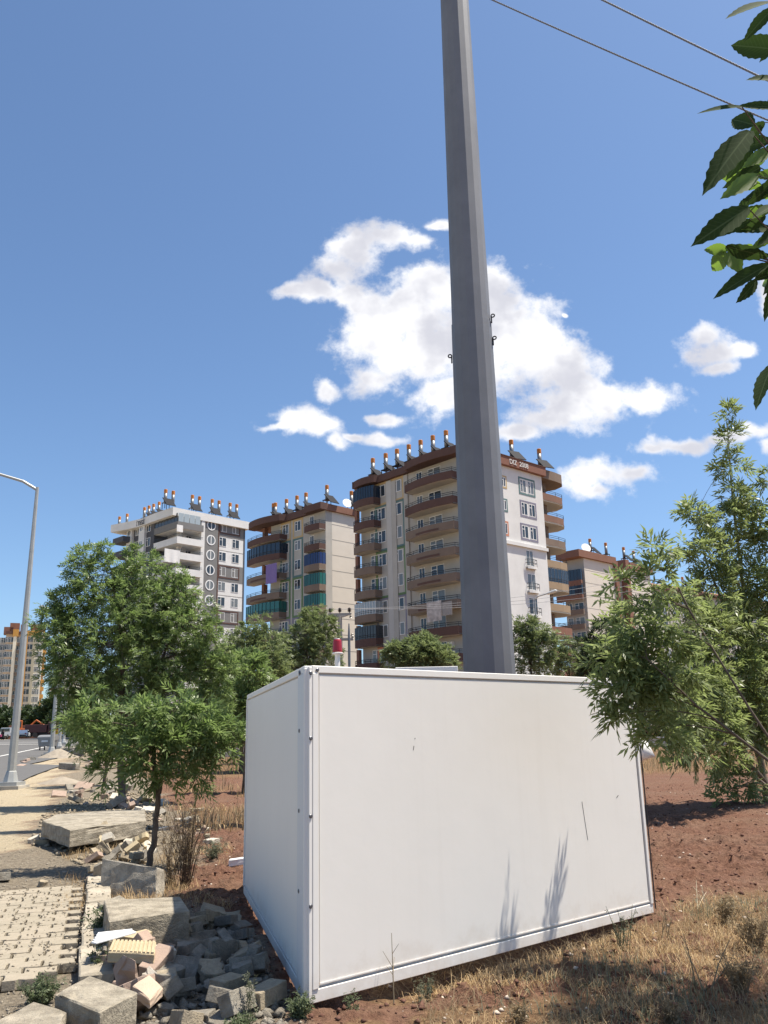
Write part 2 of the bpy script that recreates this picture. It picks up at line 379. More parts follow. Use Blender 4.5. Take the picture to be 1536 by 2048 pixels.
# road: asphalt sheet following the rise, with a kerb line
def strip(name, left, right, ys_, dz, mt, kind='structure', n=6, th=0.0):
    vs, fs = [], []
    for j, y in enumerate(ys_):
        for i in range(n+1):
            x = left(y)+(right(y)-left(y))*i/n
            vs.append((x, y, float(base_z(x, y))+dz))
    for j in range(len(ys_)-1):
        for i in range(n):
            a = j*(n+1)+i; fs.append((a, a+1, a+n+2, a+n+1))
    me = bpy.data.meshes.new(name); me.from_pydata(vs, [], fs); me.update()
    o = link(name, me, mt); tag(o, kind=kind); return o
M_asph = mat('asphalt', (0.115, 0.11, 0.105), 0.9, 0.16, 3.0, 0.3, 60)
M_pale = mat('pale_concrete', (0.42, 0.38, 0.32), 0.9, 0.15, 3.0, 0.3, 40)
M_white_paint = mat('road_paint', (0.72, 0.70, 0.66), 0.7, 0.12, 9)
ysr = list(np.concatenate([np.arange(8, 60, 2.0), np.arange(60, 260, 5.0)]))
strip('road', lambda y: Re(y)-22, lambda y: Re(y)-0.2+0.25*(float(vnoise(y*0.9, 3.0))-0.5), ysr, 0.012, M_asph)
strip('road_marking', lambda y: Re(y)-5.4, lambda y: Re(y)-5.2, [y for y in ysr if y > 40], 0.018, M_white_paint, n=1)
strip('crossing_road', lambda y: -160.0, lambda y: -14.0-0.12*(y-100), [112, 116, 120, 124, 130], 0.020, mat('asphalt_pale', (0.15, 0.145, 0.14), 0.9, 0.15, 2.0), n=4)
strip('crossing_marking', lambda y: -160.0, lambda y: -36.0, [106, 106.9], 0.026, M_white_paint, n=1)
# ------------------------------------------------------------------ white panel enclosure round the mast foot
def white_panel_mat(name, col):
    ma = bpy.data.materials.new(name); ma.use_nodes = True; nt = ma.node_tree; N = nt.nodes.new; L = nt.links.new
    b = nt.nodes['Principled BSDF']; b.inputs['Roughness'].default_value = 0.5; b.inputs['Specular IOR Level'].default_value = 0.35
    tc = N('ShaderNodeTexCoord'); sp = N('ShaderNodeSeparateXYZ'); L(tc.outputs['Object'], sp.inputs[0])
    n = N('ShaderNodeTexNoise'); n.inputs['Scale'].default_value = 2.2; n.inputs['Detail'].default_value = 7; n.inputs['Roughness'].default_value = 0.6; L(tc.outputs['Object'], n.inputs['Vector'])
    # soil splash near the foot, ragged
    a = N('ShaderNodeMapRange'); L(sp.outputs[2], a.inputs['Value']); a.inputs['From Min'].default_value = 0.02; a.inputs['From Max'].default_value = 0.55; a.inputs['To Min'].default_value = 1.0; a.inputs['To Max'].default_value = 0.0
    n2 = N('ShaderNodeTexNoise'); n2.inputs['Scale'].default_value = 7; n2.inputs['Detail'].default_value = 8; n2.inputs['Roughness'].default_value = 0.7; L(tc.outputs['Object'], n2.inputs['Vector'])
    mu = N('ShaderNodeMath'); mu.operation = 'MULTIPLY'; L(a.outputs[0], mu.inputs[0]); L(n2.outputs['Fac'], mu.inputs[1])
    r = N('ShaderNodeMapRange'); L(mu.outputs[0], r.inputs['Value']); r.inputs['From Min'].default_value = 0.28; r.inputs['From Max'].default_value = 0.75; r.inputs['To Max'].default_value = 0.55
    mx = N('ShaderNodeMix'); mx.data_type = 'RGBA'; L(n.outputs['Fac'], mx.inputs['Factor']); mx.inputs['A'].default_value = (*[c*0.965 for c in col], 1); mx.inputs['B'].default_value = (*[min(1, c*1.03) for c in col], 1)
    m2 = N('ShaderNodeMix'); m2.data_type = 'RGBA'; L(r.outputs[0], m2.inputs['Factor']); L(mx.outputs['Result'], m2.inputs['A']); m2.inputs['B'].default_value = (0.48, 0.38, 0.28, 1)
    # faint run marks below the top edge
    mp = N('ShaderNodeMapping'); mp.inputs['Scale'].default_value = (16, 16, 0.5); L(tc.outputs['Object'], mp.inputs[0])
    n5 = N('ShaderNodeTexNoise'); n5.inputs['Scale'].default_value = 1.0; n5.inputs['Detail'].default_value = 5; L(mp.outputs[0], n5.inputs['Vector'])
    r5 = N('ShaderNodeMapRange'); L(n5.outputs['Fac'], r5.inputs['Value']); r5.inputs['From Min'].default_value = 0.52; r5.inputs['From Max'].default_value = 0.8; r5.inputs['To Max'].default_value = 0.07
    m5 = N('ShaderNodeMix'); m5.data_type = 'RGBA'; L(r5.outputs[0], m5.inputs['Factor']); L(m2.outputs['Result'], m5.inputs['A']); m5.inputs['B'].default_value = (0.55, 0.49, 0.41, 1)
    L(m5.outputs['Result'], b.inputs['Base Color'])
    bp = N('ShaderNodeBump'); bp.inputs['Strength'].default_value = 0.12; bp.inputs['Distance'].default_value = 0.02; L(n.outputs['Fac'], bp.inputs['Height']); L(bp.outputs[0], b.inputs['Normal'])
    MATS[name] = ma; return ma
M_sheet = white_panel_mat('panel_sheet', (0.80, 0.765, 0.715)); M_trim = white_panel_mat('panel_trim', (0.80, 0.77, 0.73))
M_flange = white_panel_mat('panel_flange', (0.66, 0.67, 0.68))
M_steel = mat('screw_steel', (0.16, 0.16, 0.17), 0.45, 0.2, 40, metal=0.7)
M_dark = mat('dark_gap', (0.03, 0.03, 0.035), 0.9, 0.1, 8)
M_scr = mat('scratch_dark', (0.12, 0.11, 0.10), 0.8, 0.3, 60)
ENC = empty('panel_enclosure', PN)
tag(ENC, 'white sandwich panel enclosure standing in front of the grey mast', 'enclosure')
PH, PZ0 = 2.06, 0.03
def wall_frame(a, b):
    """local frame of a panel: s along, o outward (away from the mast)"""
    d = (b-a); L_ = d.length; s = d.normalized(); o = Vector((s.y, -s.x, 0))
    mid = (a+b)/2; c = Vector((0.6, 8.6, 0))
    if (mid-c).dot(o) < 0: o = -o
    return s, o, L_
def panel(a, b, front, names=('front_panel',)):
    s, o, L_ = wall_frame(a, b); up = Vector((0, 0, 1)); A = a-PN
    def bx(s0, s1, o0, o1, z0, z1):
        c = A+s*((s0+s1)/2)+o*((o0+o1)/2)+up*((z0+z1)/2)
        return MB().obox(c, s*((s1-s0)/2), o*((o1-o0)/2), up*((z1-z0)/2))
    e0, e1 = (0.045, 0.02)
    rt, g = (0.050 if front else 0.24), 0.012
    M_rail_ = M_trim if front else M_flange
    bx(e0+rt+g, L_-e1-0.04-g, -0.04, 0.0, PZ0+0.075+g, PH-0.048-g).build(names[0], M_sheet, ENC, bevel=0.003)
    bx(e0, L_-e1, -0.044, -0.02, PZ0, PH-0.004).build('inner_liner', M_trim if not front else M_trim, ENC)
    bx(e0, L_-e1, -0.041, 0.006, PH-0.048, PH).build('top_rail', M_trim, ENC, bevel=0.004)
    bx(e0, L_-e1, -0.041, 0.005, PZ0, PZ0+0.075).build('bottom_rail', M_trim, ENC, bevel=0.004)
    bx(e0, e0+rt, -0.041, 0.012, PZ0+0.0752, PH-0.0483).build('side_rail', M_rail_, ENC, bevel=0.004)
    bx(L_-e1-0.04, L_-e1, -0.041, 0.012, PZ0+0.0752, PH-0.0483).build('side_rail', M_trim, ENC, bevel=0.004)
    # thin bead inside the long edges
    bx(e0+rt+g, L_-e1-0.04-g, 0.002, 0.006, PZ0+0.095, PZ0+0.104).build('bead', M_trim, ENC)
    return s, o, A, L_
sF, oF, AF, LF = panel(PN, PR, True)
sL, oL, AL, LL = panel(PN, PL, False, ('side_panel',))
# corner: the two returns stand apart, leaving a dark upright slit
up = Vector((0, 0, 1))
MB().obox(AF+sF*0.030+oF*(-0.012)+up*(PH/2+0.012), sF*0.013, oF*0.022, up*(PH/2-0.022)).build('corner_post', M_trim, ENC, bevel=0.003)
MB().obox(AL+sL*0.028+oL*(-0.006)+up*(PH/2+0.004), sL*0.016, oL*0.016, up*(PH/2-0.024)).build('corner_post', M_trim, ENC, bevel=0.003)
MB().obox((AF+AL)*0.5+(sF+sL)*0.05+up*(PH/2), sF*0.02, oF*0.01, up*(PH/2-0.03)).build('corner_slit_shade', M_dark, ENC)  # near-black filler paints in the shade of the open corner slit
scr = MB().lathe([(0.014, 0), (0.014, 0.003), (0.009, 0.007)], 8).mesh('screw')
def screw(p, o):
    ob = link('screw', scr, M_steel, ENC); ob.location = p; ob.rotation_euler = o.to_track_quat('Z', 'Y').to_euler()
for z in (PH-0.04, PH-0.42, PH-0.93, PH-1.42): screw(AL+sL*0.20+oL*0.012+up*z, oL)
for z in (PH-0.05, PH-0.47, PH-0.95, PH-1.48): screw(AF+sF*0.030+oF*0.011+up*z, oF)
screw(AF+sF*0.085+oF*0.0095+up*(PH-0.028), oF); screw(AL+sL*0.22+oL*0.0095+up*(PH-0.03), oL)
# scratches and dents on the long panel
def scratch(s0, z0, s1, z1, w):
    a = AF+sF*s0+oF*0.0012+up*z0; b = AF+sF*s1+oF*0.0012+up*z1; t = (b-a); n = t.cross(oF).normalized()
    MB().obox((a+b)/2, t/2, n*w, oF*0.0006).build('scratch', M_scr, ENC)
scratch(2.86, 1.02, 2.90, 0.71, 0.0022); scratch(3.36, 1.02, 3.39, 1.04, 0.003); scratch(0.95, 1.52, 0.942, 1.49, 0.0025); scratch(0.963, 1.575, 0.962, 1.568, 0.003)
# far sides close the ring
M_back = M_trim
for a, b in ((PR, PB), (PL, PB)):
    s, o, L_ = wall_frame(a, b); A = a-PN
    MB().obox(A+s*(L_/2)+up*((PH+PZ0)/2)-o*0.03, s*(L_/2-0.06), o*0.02, up*((PH-PZ0)/2)).build('rear_panel', M_sheet, ENC)
    MB().obox(A+s*(L_/2)+up*(PH-0.027)-o*0.03, s*(L_/2-0.06), o*0.032, up*0.027).build('top_rail', M_trim, ENC)
tag(MB().tube([AF+sF*(LF+0.004)+oF*0.01+up*z for z in (0.06, 1.0, PH-0.01)], 0.006, 6).build('edge_seal', M_dark, ENC), 'dark seal along the right edge')

# ------------------------------------------------------------------ mast
M_galv = mat('galvanised_steel', (0.165, 0.17, 0.185), 0.6, 0.10, 1.5, 0.06, 30, metal=0.2, spec=0.4, col2=(0.19, 0.195, 0.21))
M_galv2 = mat('galvanised_steel_upper', (0.20, 0.205, 0.22), 0.6, 0.10, 1.5, 0.06, 30, metal=0.2, spec=0.4, col2=(0.175, 0.18, 0.195))
MC = Vector((at(979, 1345, 17.6).x, 17.6, 0))
mast = empty('mast', MC); tag(mast, 'tall grey faceted steel mast rising behind the white enclosure', 'mast')
def mr(z): return 0.560-(z-0.1)*0.0098
zs = at(940, 630, 17.1).z
MB().lathe([(mr(0), 0.0), (mr(zs), zs)], 16, ph=R(5)).build('lower_section', M_galv, mast)
MB().lathe([(mr(zs)-0.010, zs-0.3), (mr(25)-0.010, 25.0)], 16, ph=R(5)).build('upper_section', M_galv2, mast)
MB().lathe([(0.80, -0.1), (0.80, 0.04)], 24).build('base_flange', M_galv, mast)
def hook(az, z):
    o = empty('step_hook'); o.parent = mast
    me = MB(); d = Vector((math.cos(az), math.sin(az), 0)); r = mr(z)
    t = d.cross(Vector((0, 0, 1)))
    me.tube([d*(r+0.016)+Vector((0, 0, z-0.16)), d*(r+0.014)+Vector((0, 0, z))], 0.016, 6)
    pts = [d*(r+0.050+0.040*math.cos(a))+Vector((0, 0, z+0.014+0.038*math.sin(a))) for a in np.linspace(0, 2*math.pi, 13)]
    me.tube(pts, 0.015, 6, cap=False)
    COL.objects.unlink(o); bpy.data.objects.remove(o)
    me.build('step_hook', mat('hook_iron', (0.04, 0.04, 0.045), 0.6, 0.2, 30), mast)
hook(R(-22), zs+0.12); hook(R(-20), zs-0.42); hook(R(178), zs-0.75)

# overhead cables leaving the mast: three strands twisted round each other
M_cable = mat('cable_grey', (0.17, 0.17, 0.18), 0.6, 0.3, 60)
def cable(p0, p1, p2, label, r, pitch):
    t0 = Vector(p0); L1 = (Vector(p1)-t0)
    n = 560; mb = MB(); tot = (Vector(p2)-t0).length
    ax = (Vector(p2)-t0).normalized(); a = ax.cross(Vector((0, 0, 1))).normalized(); b = ax.cross(a)
    for k in range(3):
        pts = []
        for i in range(n+1):
            s = i/n; q = t0.lerp(Vector(p2), s); q = q-Vector((0, 0, 1))*(4*0.12*s*(1-s))
            th = 2*math.pi*(s*tot/pitch+k/3)
            pts.append(q+a*math.cos(th)*r+b*math.sin(th)*r)
        mb.tube(pts, r*1.05, 5)
    o = mb.build('overhead_cable', M_cable, smooth=True); tag(o, label, 'cable'); return o
c1a, c1b = at(903, -37, 17.3), at(1480, 207, 14.5); c1e = c1a+(c1b-c1a)*2.2
c2a, c2b = at(900, -152, 17.3), at(1536, 151, 13.0); c2e = c2a+(c2b-c2a)*2.2
cable(c1a, c1b, c1e, 'lower of the two twisted overhead cables leaving the mast', 0.0095, 0.24)
cable(c2a, c2b, c2e, 'upper of the two twisted overhead cables, near the top right corner', 0.0105, 0.24)

# ------------------------------------------------------------------ equipment cabinet and red beacon inside the enclosure
cb = empty('equipment_cabinet', (0.55, 10.4, 0)); tag(cb, 'white equipment cabinet behind the enclosure panels, only its top showing', 'cabinet')
c0, c1 = at(795, 1328, 10.4), at(906, 1339, 10.4)
MB().box(c0.x-0.55, c1.x-0.55, -0.3, 0.3, 0, c1.z-0.05).build('housing', mat('cabinet_dark', (0.10, 0.11, 0.11), 0.7, 0.1, 5), cb)
MB().box(c0.x-0.58, c1.x-0.52, -0.36, 0.36, c1.z-0.0502, c1.z+0.012).build('lid', M_trim, cb, bevel=0.004)
MB().box(c1.x-0.62, c1.x-0.53, -0.34, -0.302, 0, c1.z-0.0503).build('door_frame', M_trim, cb)
bp_ = at(675, 1335, 10.0); be = empty('beacon', (bp_.x, bp_.y, 0)); tag(be, 'red warning beacon with white base on a short post above the enclosure', 'beacon')
zt = at(675, 1279, 10.0).z; zb = at(675, 1305, 10.0).z
MB().lathe([(0.055, zb), (0.058, zb+0.02), (0.050, zt-0.02), (0.042, zt)], 16).build('lens', mat('beacon_red', (0.32, 0.012, 0.025), 0.3, 0.15, 12, spec=0.5), be, smooth=False)
MB().lathe([(0.062, zb-0.02), (0.066, zb-0.005), (0.060, zb-0.0005)], 16).build('base', M_trim, be)
MB().lathe([(0.030, 0), (0.030, zb-0.0205)], 10).build('post', M_trim, be)
MB().lathe([(0.030, zt+0.0005), (0.028, zt+0.012)], 10).build('cap', M_trim, be)
an = at(698, 1260, 12.0); tag(MB().tube([(an.x, 12.0, 0), (an.x, 12.0, an.z-0.1), (an.x, 12.0, at(698, 1247, 12.0).z)], [0.02, 0.02, 0.008], 8).build('aerial_rod', M_galv), 'thin grey rod standing right of the red beacon', 'rod')
# ------------------------------------------------------------------ trees
M_bark = mat('bark', (0.115, 0.088, 0.066), 0.95, 0.3, 14, 0.8, 45, col2=(0.15, 0.12, 0.095))
M_leaf_ash = leaf_mat('ash_leaf', (0.110, 0.165, 0.052), (0.215, 0.275, 0.115), 0.46, 0.38)
M_leaf_pale = leaf_mat('pale_ash_leaf', (0.135, 0.172, 0.058), (0.265, 0.31, 0.14), 0.48, 0.38)
M_leaf_mid = leaf_mat('mid_leaf', (0.12, 0.155, 0.062), (0.215, 0.25, 0.12), 0.4, 0.45)
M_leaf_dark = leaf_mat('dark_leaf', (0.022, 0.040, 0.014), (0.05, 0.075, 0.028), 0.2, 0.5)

def unit(v): return v/np.maximum(np.linalg.norm(v, axis=-1, keepdims=True), 1e-9)
def foliage(P, D, leaves, pairs, ll, lw, rl, spread=0.85, droop=0.25, rs=None):
    """compound leaves: P (n,3) tuft points, D (n,3) outward directions -> verts, quads"""
    rs = rs or rng
    n = len(P)
    P = np.repeat(P, leaves, 0); D = np.repeat(D, leaves, 0)
    d = unit(D+rs.normal(0, spread, P.shape)*0.9)
    side = unit(np.cross(d, rs.normal(0, 1, P.shape)+np.array([0, 0, 1.6])))
    nor = np.cross(side, d)
    L_ = rl*rs.uniform(0.65, 1.2, (len(P), 1))
    V = []
    ts = [1.0]+[t for k in range(pairs) for t in (0.30+0.58*k/max(1, pairs-1),)*2]
    sg = [0]+[s for k in range(pairs) for s in (1, -1)]
    for t, s in zip(ts, sg):
        base = P+d*L_*t-np.array([0, 0, 1])*(droop*L_*t*t)
        ang = rs.uniform(0.55, 1.0, (len(P), 1))*s
        ax = unit(d*np.cos(ang)+side*np.sin(ang)-np.array([0, 0, 1])*rs.uniform(0.0, 0.45, (len(P), 1)))
        wv = unit(np.cross(ax, nor+rs.normal(0, 0.25, P.shape)))
        l = ll*rs.uniform(0.7, 1.2, (len(P), 1)); w = lw*rs.uniform(0.75, 1.2, (len(P), 1))
        nn = np.cross(wv, ax)
        V.append(np.stack([base, base+ax*l*0.45+wv*w*0.5+nn*w*0.15, base+ax*l-nn*l*0.08, base+ax*l*0.45-wv*w*0.5+nn*w*0.15], 1))
    V = np.concatenate(V, 0).reshape(-1, 3)
    F = np.arange(len(V)).reshape(-1, 4)
    return V, F

def bez(a, b, c, n):
    return [a*(1-t)**2+b*2*t*(1-t)+c*t*t for t in np.linspace(0, 1, n)]
def tree(name, label, base, stems, lobes, leafm, dens=1.0, leaves=5, pairs=3, ll=0.085, lw=0.024, rl=0.17, group=None, seed=1, barkm=None, cat='tree', trunk_n=8, twig_r=0.004, inner=0.35, twigs=True):
    """stems: list of polylines [(x,y,z,r)...] in world space, the first from the ground.
    lobes: (centre, (rx,ry,rz), tufts)"""
    rs = np.random.default_rng(seed); rr = random.Random(seed)
    root = empty(name, base); tag(root, label, cat, group)
    B = Vector(base); mb = MB(); nodes = []
    for st in stems:
        pts = [Vector(p[:3])-B for p in st]; rad = [p[3] for p in st]
        P2, R2 = [], []
        for i in range(len(pts)-1):
            for k in range(4):
                t = k/4; q = pts[i].lerp(pts[i+1], t)
                j = 0.35*rad[i] if not (i == 0 and k == 0) else 0
                P2.append(q+Vector((rr.uniform(-j, j), rr.uniform(-j, j), 0))); R2.append(rad[i]+(rad[i+1]-rad[i])*t)
        P2.append(pts[-1]); R2.append(rad[-1])
        if st is stems[0]: R2[0] *= 1.35
        mb.tube(P2, R2, trunk_n); nodes += [(p, r) for p, r in zip(P2, R2)][2:]
    TP, TD = [], []
    for c, r, n in lobes:
        n = max(3, int(n*dens)); c = Vector(c)-B; r = Vector(r)
        # limb from the best stem node below the lobe
        cand = [(q, qr) for q, qr in nodes if q.z < c.z+0.1*r.z] or nodes
        q, qr = min(cand, key=lambda a: (a[0]-c).length+0.12*abs(c.z-a[0].z-0.6*(c-a[0]).length))
        mid = (q+c)/2+Vector((rr.uniform(-.1, .1), rr.uniform(-.1, .1), 0.18))*(c-q).length
        limb = bez(q, mid, c+Vector((0, 0, r.z*0.35)), 7)
        lr = min(qr*0.7, 0.006+0.012*(c-q).length) if qr < 0.03 else min(qr*0.7, 0.012+0.02*(c-q).length)
        mb.tube(limb, [lr*(1-0.8*k/6) for k in range(7)], 5)
        u = unit(rs.normal(0, 1, (n, 3))); rad = np.where(rs.random((n, 1)) < inner, rs.random((n, 1))**0.5, rs.uniform(0.72, 1.06, (n, 1)))
        lump = 0.80+0.40*rs.random((n, 1))*np.abs(np.sin(u[:, :1]*3.1+seed)+np.cos(u[:, 2:]*4.3+seed*2))/1.2
        p = np.array(c)+u*rad*lump*np.array(r)
        dd = unit(u*np.array([1, 1, 0.8])+np.array([0, 0, 0.35]))
        TP.append(p); TD.append(dd)
        if twigs:
            lim = [np.array(v) for v in limb]
            for k in range(n):
                if rr.random() < 0.55:
                    s = Vector(lim[rr.randint(2, 6)]); e = Vector(p[k])
                    if (e-s).length < 1.8*max(r):
                        mb.tube([s, (s+e)/2+Vector((0, 0, 0.08*(e-s).length)), e], [twig_r*1.6, twig_r*1.2, twig_r*0.6], 3, cap=False)
    mb.build('trunk', barkm or M_bark, root, smooth=True)
    V, F = foliage(np.concatenate(TP), np.concatenate(TD), leaves, pairs, ll, lw, rl, rs=rs)
    link('crown', np_mesh('crown', V, F), leafm, root)
    return root
def lob(px, py, rpx, Y, n, ry=None, squash=1.0):
    """a lobe measured in the photo: pixel centre and radius, at distance Y"""
    c = at(px, py, Y); k = (at(px+10, py, Y)-c).length/10
    return (c, (rpx*k, (ry if ry else rpx*k), rpx*k*squash), n)
def P4(px, py, Y, r):
    p = at(px, py, Y); return (p.x, p.y, p.z, r)
def gp(px, py):
    return G(px, py)

# big ash left of the path
b = gp(245, 1612); Y = b.y
tree('ash_tree', 'large dense ash tree with straight trunk at the left beside the path', b,
     [[(b.x, b.y, b.z-0.1, 0.10), P4(243, 1520, Y, 0.085), P4(243, 1440, Y, 0.08), P4(245, 1330, Y, 0.06), P4(235, 1230, Y, 0.035), P4(225, 1150, Y, 0.015)],
      [P4(243, 1450, Y, 0.06), P4(300, 1370, Y, 0.045), P4(345, 1270, Y, 0.02)], [P4(243, 1470, Y, 0.05), P4(180, 1380, Y, 0.035), P4(130, 1280, Y, 0.015)]],
     [lob(170, 1140, 38, Y, 60), lob(205, 1170, 62, Y, 120), lob(268, 1150, 34, Y, 60), lob(255, 1215, 85, Y, 220), lob(330, 1215, 62, Y, 150), lob(360, 1190, 40, Y, 70), lob(385, 1255, 48, Y-0.5, 100),
      lob(135, 1205, 32, Y, 60), lob(110, 1255, 38, Y-0.4, 80), lob(155, 1270, 62, Y, 150), lob(235, 1300, 100, Y-0.3, 300), lob(335, 1310, 85, Y, 240), lob(405, 1310, 40, Y, 80), lob(430, 1350, 36, Y, 60),
      lob(150, 1345, 58, Y, 130), lob(240, 1395, 92, Y, 240), lob(340, 1395, 85, Y, 200), lob(120, 1320, 28, Y, 30), lob(170, 1420, 50, Y, 110), lob(420, 1420, 45, Y, 70), lob(395, 1370, 55, Y+0.4, 90), lob(168, 1112, 17, Y, 18), lob(208, 1106, 18, Y, 20), lob(268, 1108, 14, Y, 14), lob(300, 1135, 20, Y, 20), lob(348, 1150, 18, Y, 18), lob(95, 1212, 20, Y, 20), lob(84, 1262, 15, Y, 10), lob(92, 1300, 18, Y, 12), lob(425, 1262, 22, Y, 18), lob(448, 1318, 18, Y, 14), lob(120, 1370, 22, Y, 16)],
     M_leaf_ash, dens=0.66, leaves=6, pairs=3, ll=0.115, lw=0.032, rl=0.20, seed=3)
# young forked ash in front
b = gp(292, 1738); Y = b.y
tree('young_ash_tree', 'young ash with thin forked crooked trunk leaning beside the rubble', b,
     [[(b.x, b.y, b.z-0.08, 0.046), P4(306, 1690, Y, 0.040), P4(313, 1640, Y, 0.037), P4(316, 1590, Y, 0.035), P4(309, 1545, Y, 0.030), P4(307, 1500, Y, 0.026), P4(310, 1450, Y, 0.018), P4(300, 1410, Y, 0.01)],
      [P4(316, 1592, Y, 0.03), P4(323, 1560, Y, 0.026), P4(328, 1520, Y, 0.02), P4(350, 1465, Y, 0.012)]],
     [lob(200, 1425, 45, Y, 34), lob(160, 1450, 20, Y-0.2, 10), lob(250, 1455, 48, Y, 42), lob(235, 1505, 36, Y, 26), lob(300, 1440, 48, Y-0.2, 44), lob(350, 1420, 42, Y, 38), lob(400, 1440, 46, Y, 46), lob(430, 1475, 38, Y, 30),
      lob(330, 1490, 46, Y-0.2, 44), lob(385, 1500, 42, Y, 40), lob(290, 1505, 36, Y-0.3, 30), lob(445, 1510, 22, Y, 14), lob(345, 1545, 32, Y, 20), lob(390, 1548, 26, Y, 14), lob(470, 1470, 16, Y, 8), lob(215, 1545, 18, Y, 8), lob(300, 1545, 16, Y, 6)],
     M_leaf_ash, dens=0.5, leaves=6, pairs=3, ll=0.115, lw=0.029, rl=0.19, seed=5, twig_r=0.003)
# thin tree behind the big one
b = gp(209, 1572); Y = b.y
tree('young_ash_tree', 'thin young tree left of the big ash trunk, standing in the rubble row', b,
     [[(b.x, b.y, b.z-0.1, 0.07), P4(213, 1530, Y, 0.06), P4(211, 1490, Y, 0.05), P4(205, 1440, Y, 0.03), P4(195, 1390, Y, 0.015)]],
     [lob(190, 1450, 45, Y, 70), lob(215, 1480, 38, Y, 60), lob(165, 1470, 30, Y, 40), lob(200, 1400, 45, Y, 70)], M_leaf_ash, leaves=5, pairs=3, ll=0.12, lw=0.034, rl=0.2, seed=8)
for px, pyb, top, label, sd, lbs in (
    (181, 1512, 1420, 'small thin tree at the far end of the rubble row', 11, [(176, 1440, 34, 60), (196, 1462, 24, 40), (160, 1455, 20, 30)]),
    (166, 1500, 1420, 'slim tree farthest along the rubble row, near the road', 12, [(160, 1430, 26, 50), (145, 1445, 18, 30)])):
    b = gp(px, pyb); Y = b.y
    tree('young_ash_tree', label, b, [[(b.x, b.y, b.z-0.1, 0.09), P4(px, (pyb+top)/2, Y, 0.07), P4(px, top, Y, 0.03)]], [lob(x, y, r, Y, n) for x, y, r, n in lbs], M_leaf_ash, leaves=5, pairs=2, ll=0.2, lw=0.06, rl=0.3, seed=sd)
# trees on the field behind the enclosure (group of alike trees, each told by where it shows)
fieldtrees = [
    (483, 1524, 'field tree with slim trunk right beside the left edge of the enclosure', [(470, 1310, 40, 80), (500, 1280, 36, 70), (530, 1300, 46, 90), (475, 1370, 55, 120), (520, 1370, 58, 130), (485, 1430, 45, 90), (545, 1340, 40, 80), (455, 1330, 24, 40), (515, 1440, 45, 80), (465, 1460, 30, 40)], 1480, M_leaf_mid),
    (492, 1556, 'nearer field tree whose trunk is cut by the left edge of the enclosure', [(480, 1400, 36, 50), (500, 1340, 36, 50), (505, 1420, 36, 50)], 1470, M_leaf_ash),
    (610, 1530, 'field tree left of the red beacon, behind the enclosure', [(600, 1290, 46, 100), (630, 1262, 40, 90), (645, 1300, 40, 90), (570, 1310, 36, 70), (620, 1232, 16, 30), (655, 1250, 16, 24), (610, 1350, 60, 110), (560, 1340, 30, 50)], 1400, M_leaf_mid),
    (855, 1522, 'field tree below the big balconies, just left of the mast', [(850, 1300, 26, 60), (800, 1312, 30, 60), (830, 1322, 40, 90), (870, 1318, 34, 70), (785, 1300, 14, 24), (825, 1290, 16, 30), (890, 1325, 22, 30), (858, 1285, 16, 26)], 1400, M_leaf_mid),
    (1062, 1515, 'slim field tree just right of the mast', [(1050, 1250, 20, 34), (1070, 1265, 24, 44), (1045, 1290, 26, 50), (1080, 1300, 28, 56), (1060, 1330, 34, 66), (1095, 1275, 14, 18)], 1400, M_leaf_mid),
    (1140, 1515, 'low field tree under the rounded balconies right of the mast', [(1110, 1318, 24, 46), (1140, 1330, 28, 50), (1170, 1300, 20, 30), (1130, 1285, 12, 14)], 1420, M_leaf_mid),
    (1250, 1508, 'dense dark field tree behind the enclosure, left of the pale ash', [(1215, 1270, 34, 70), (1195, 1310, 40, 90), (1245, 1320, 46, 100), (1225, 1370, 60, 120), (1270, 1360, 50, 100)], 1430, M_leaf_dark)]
for i, (px, pyb, label, lbs, ptop, lm) in enumerate(fieldtrees):
    Yw = 38.0+4*(i % 3) if i != 1 else 27.0
    x0 = at(px, 1500, Yw).x; b = Vector((x0, Yw, gz1(x0, Yw)))
    k = 1700/Yw
    tree('field_tree', label, b, [[(b.x, b.y, b.z-0.1, 0.10), P4(px+2, 1450, Yw, 0.075), P4(px, ptop-60, Yw, 0.05)]], [lob(x, y, r, Yw, n) for x, y, r, n in lbs], lm,
         leaves=5, pairs=3, ll=0.17, lw=0.052, rl=0.28, seed=20+i, twig_r=0.007, inner=0.3)
# dark hedge trees beyond the boundary wall
for i, (px, r, Yw, py) in enumerate(((1310, 70, 62, 1430), (1400, 60, 64, 1425), (1480, 64, 62, 1420), (1560, 70, 64, 1410), (1180, 60, 66, 1440), (560, 60, 66, 1430), (420, 55, 66, 1440), (300, 50, 66, 1445))):
    p = at(px, py, Yw); zb = float(base_z(p.x, Yw))
    tree('hedge_tree', ('dark bushy tree behind the boundary wall at the far right', 'dark bushy tree behind the wall, second from the right edge', 'dark bushy tree behind the wall, right of the pale ash trunk', 'dark bushy tree behind the wall at the right picture edge',
         'dark bushy tree behind the wall below the rounded balconies', 'dark bushy tree behind the wall hidden by the enclosure', 'dark bushy tree behind the wall left of the enclosure', 'dark bushy tree behind the wall under the big ash')[i],
         (p.x, Yw, zb), [[(p.x, Yw, zb-0.1, 0.12), (p.x, Yw, zb+1.2, 0.09), (p.x, Yw, p.z, 0.05)]],
         [lob(px, py-18, r*0.8, Yw, 150), lob(px-r*0.6, py+6, r*0.6, Yw, 100), lob(px+r*0.6, py+4, r*0.6, Yw, 100)], M_leaf_dark, leaves=4, pairs=2, ll=0.3, lw=0.12, rl=0.4, seed=50+i, twig_r=0.01, twigs=False)
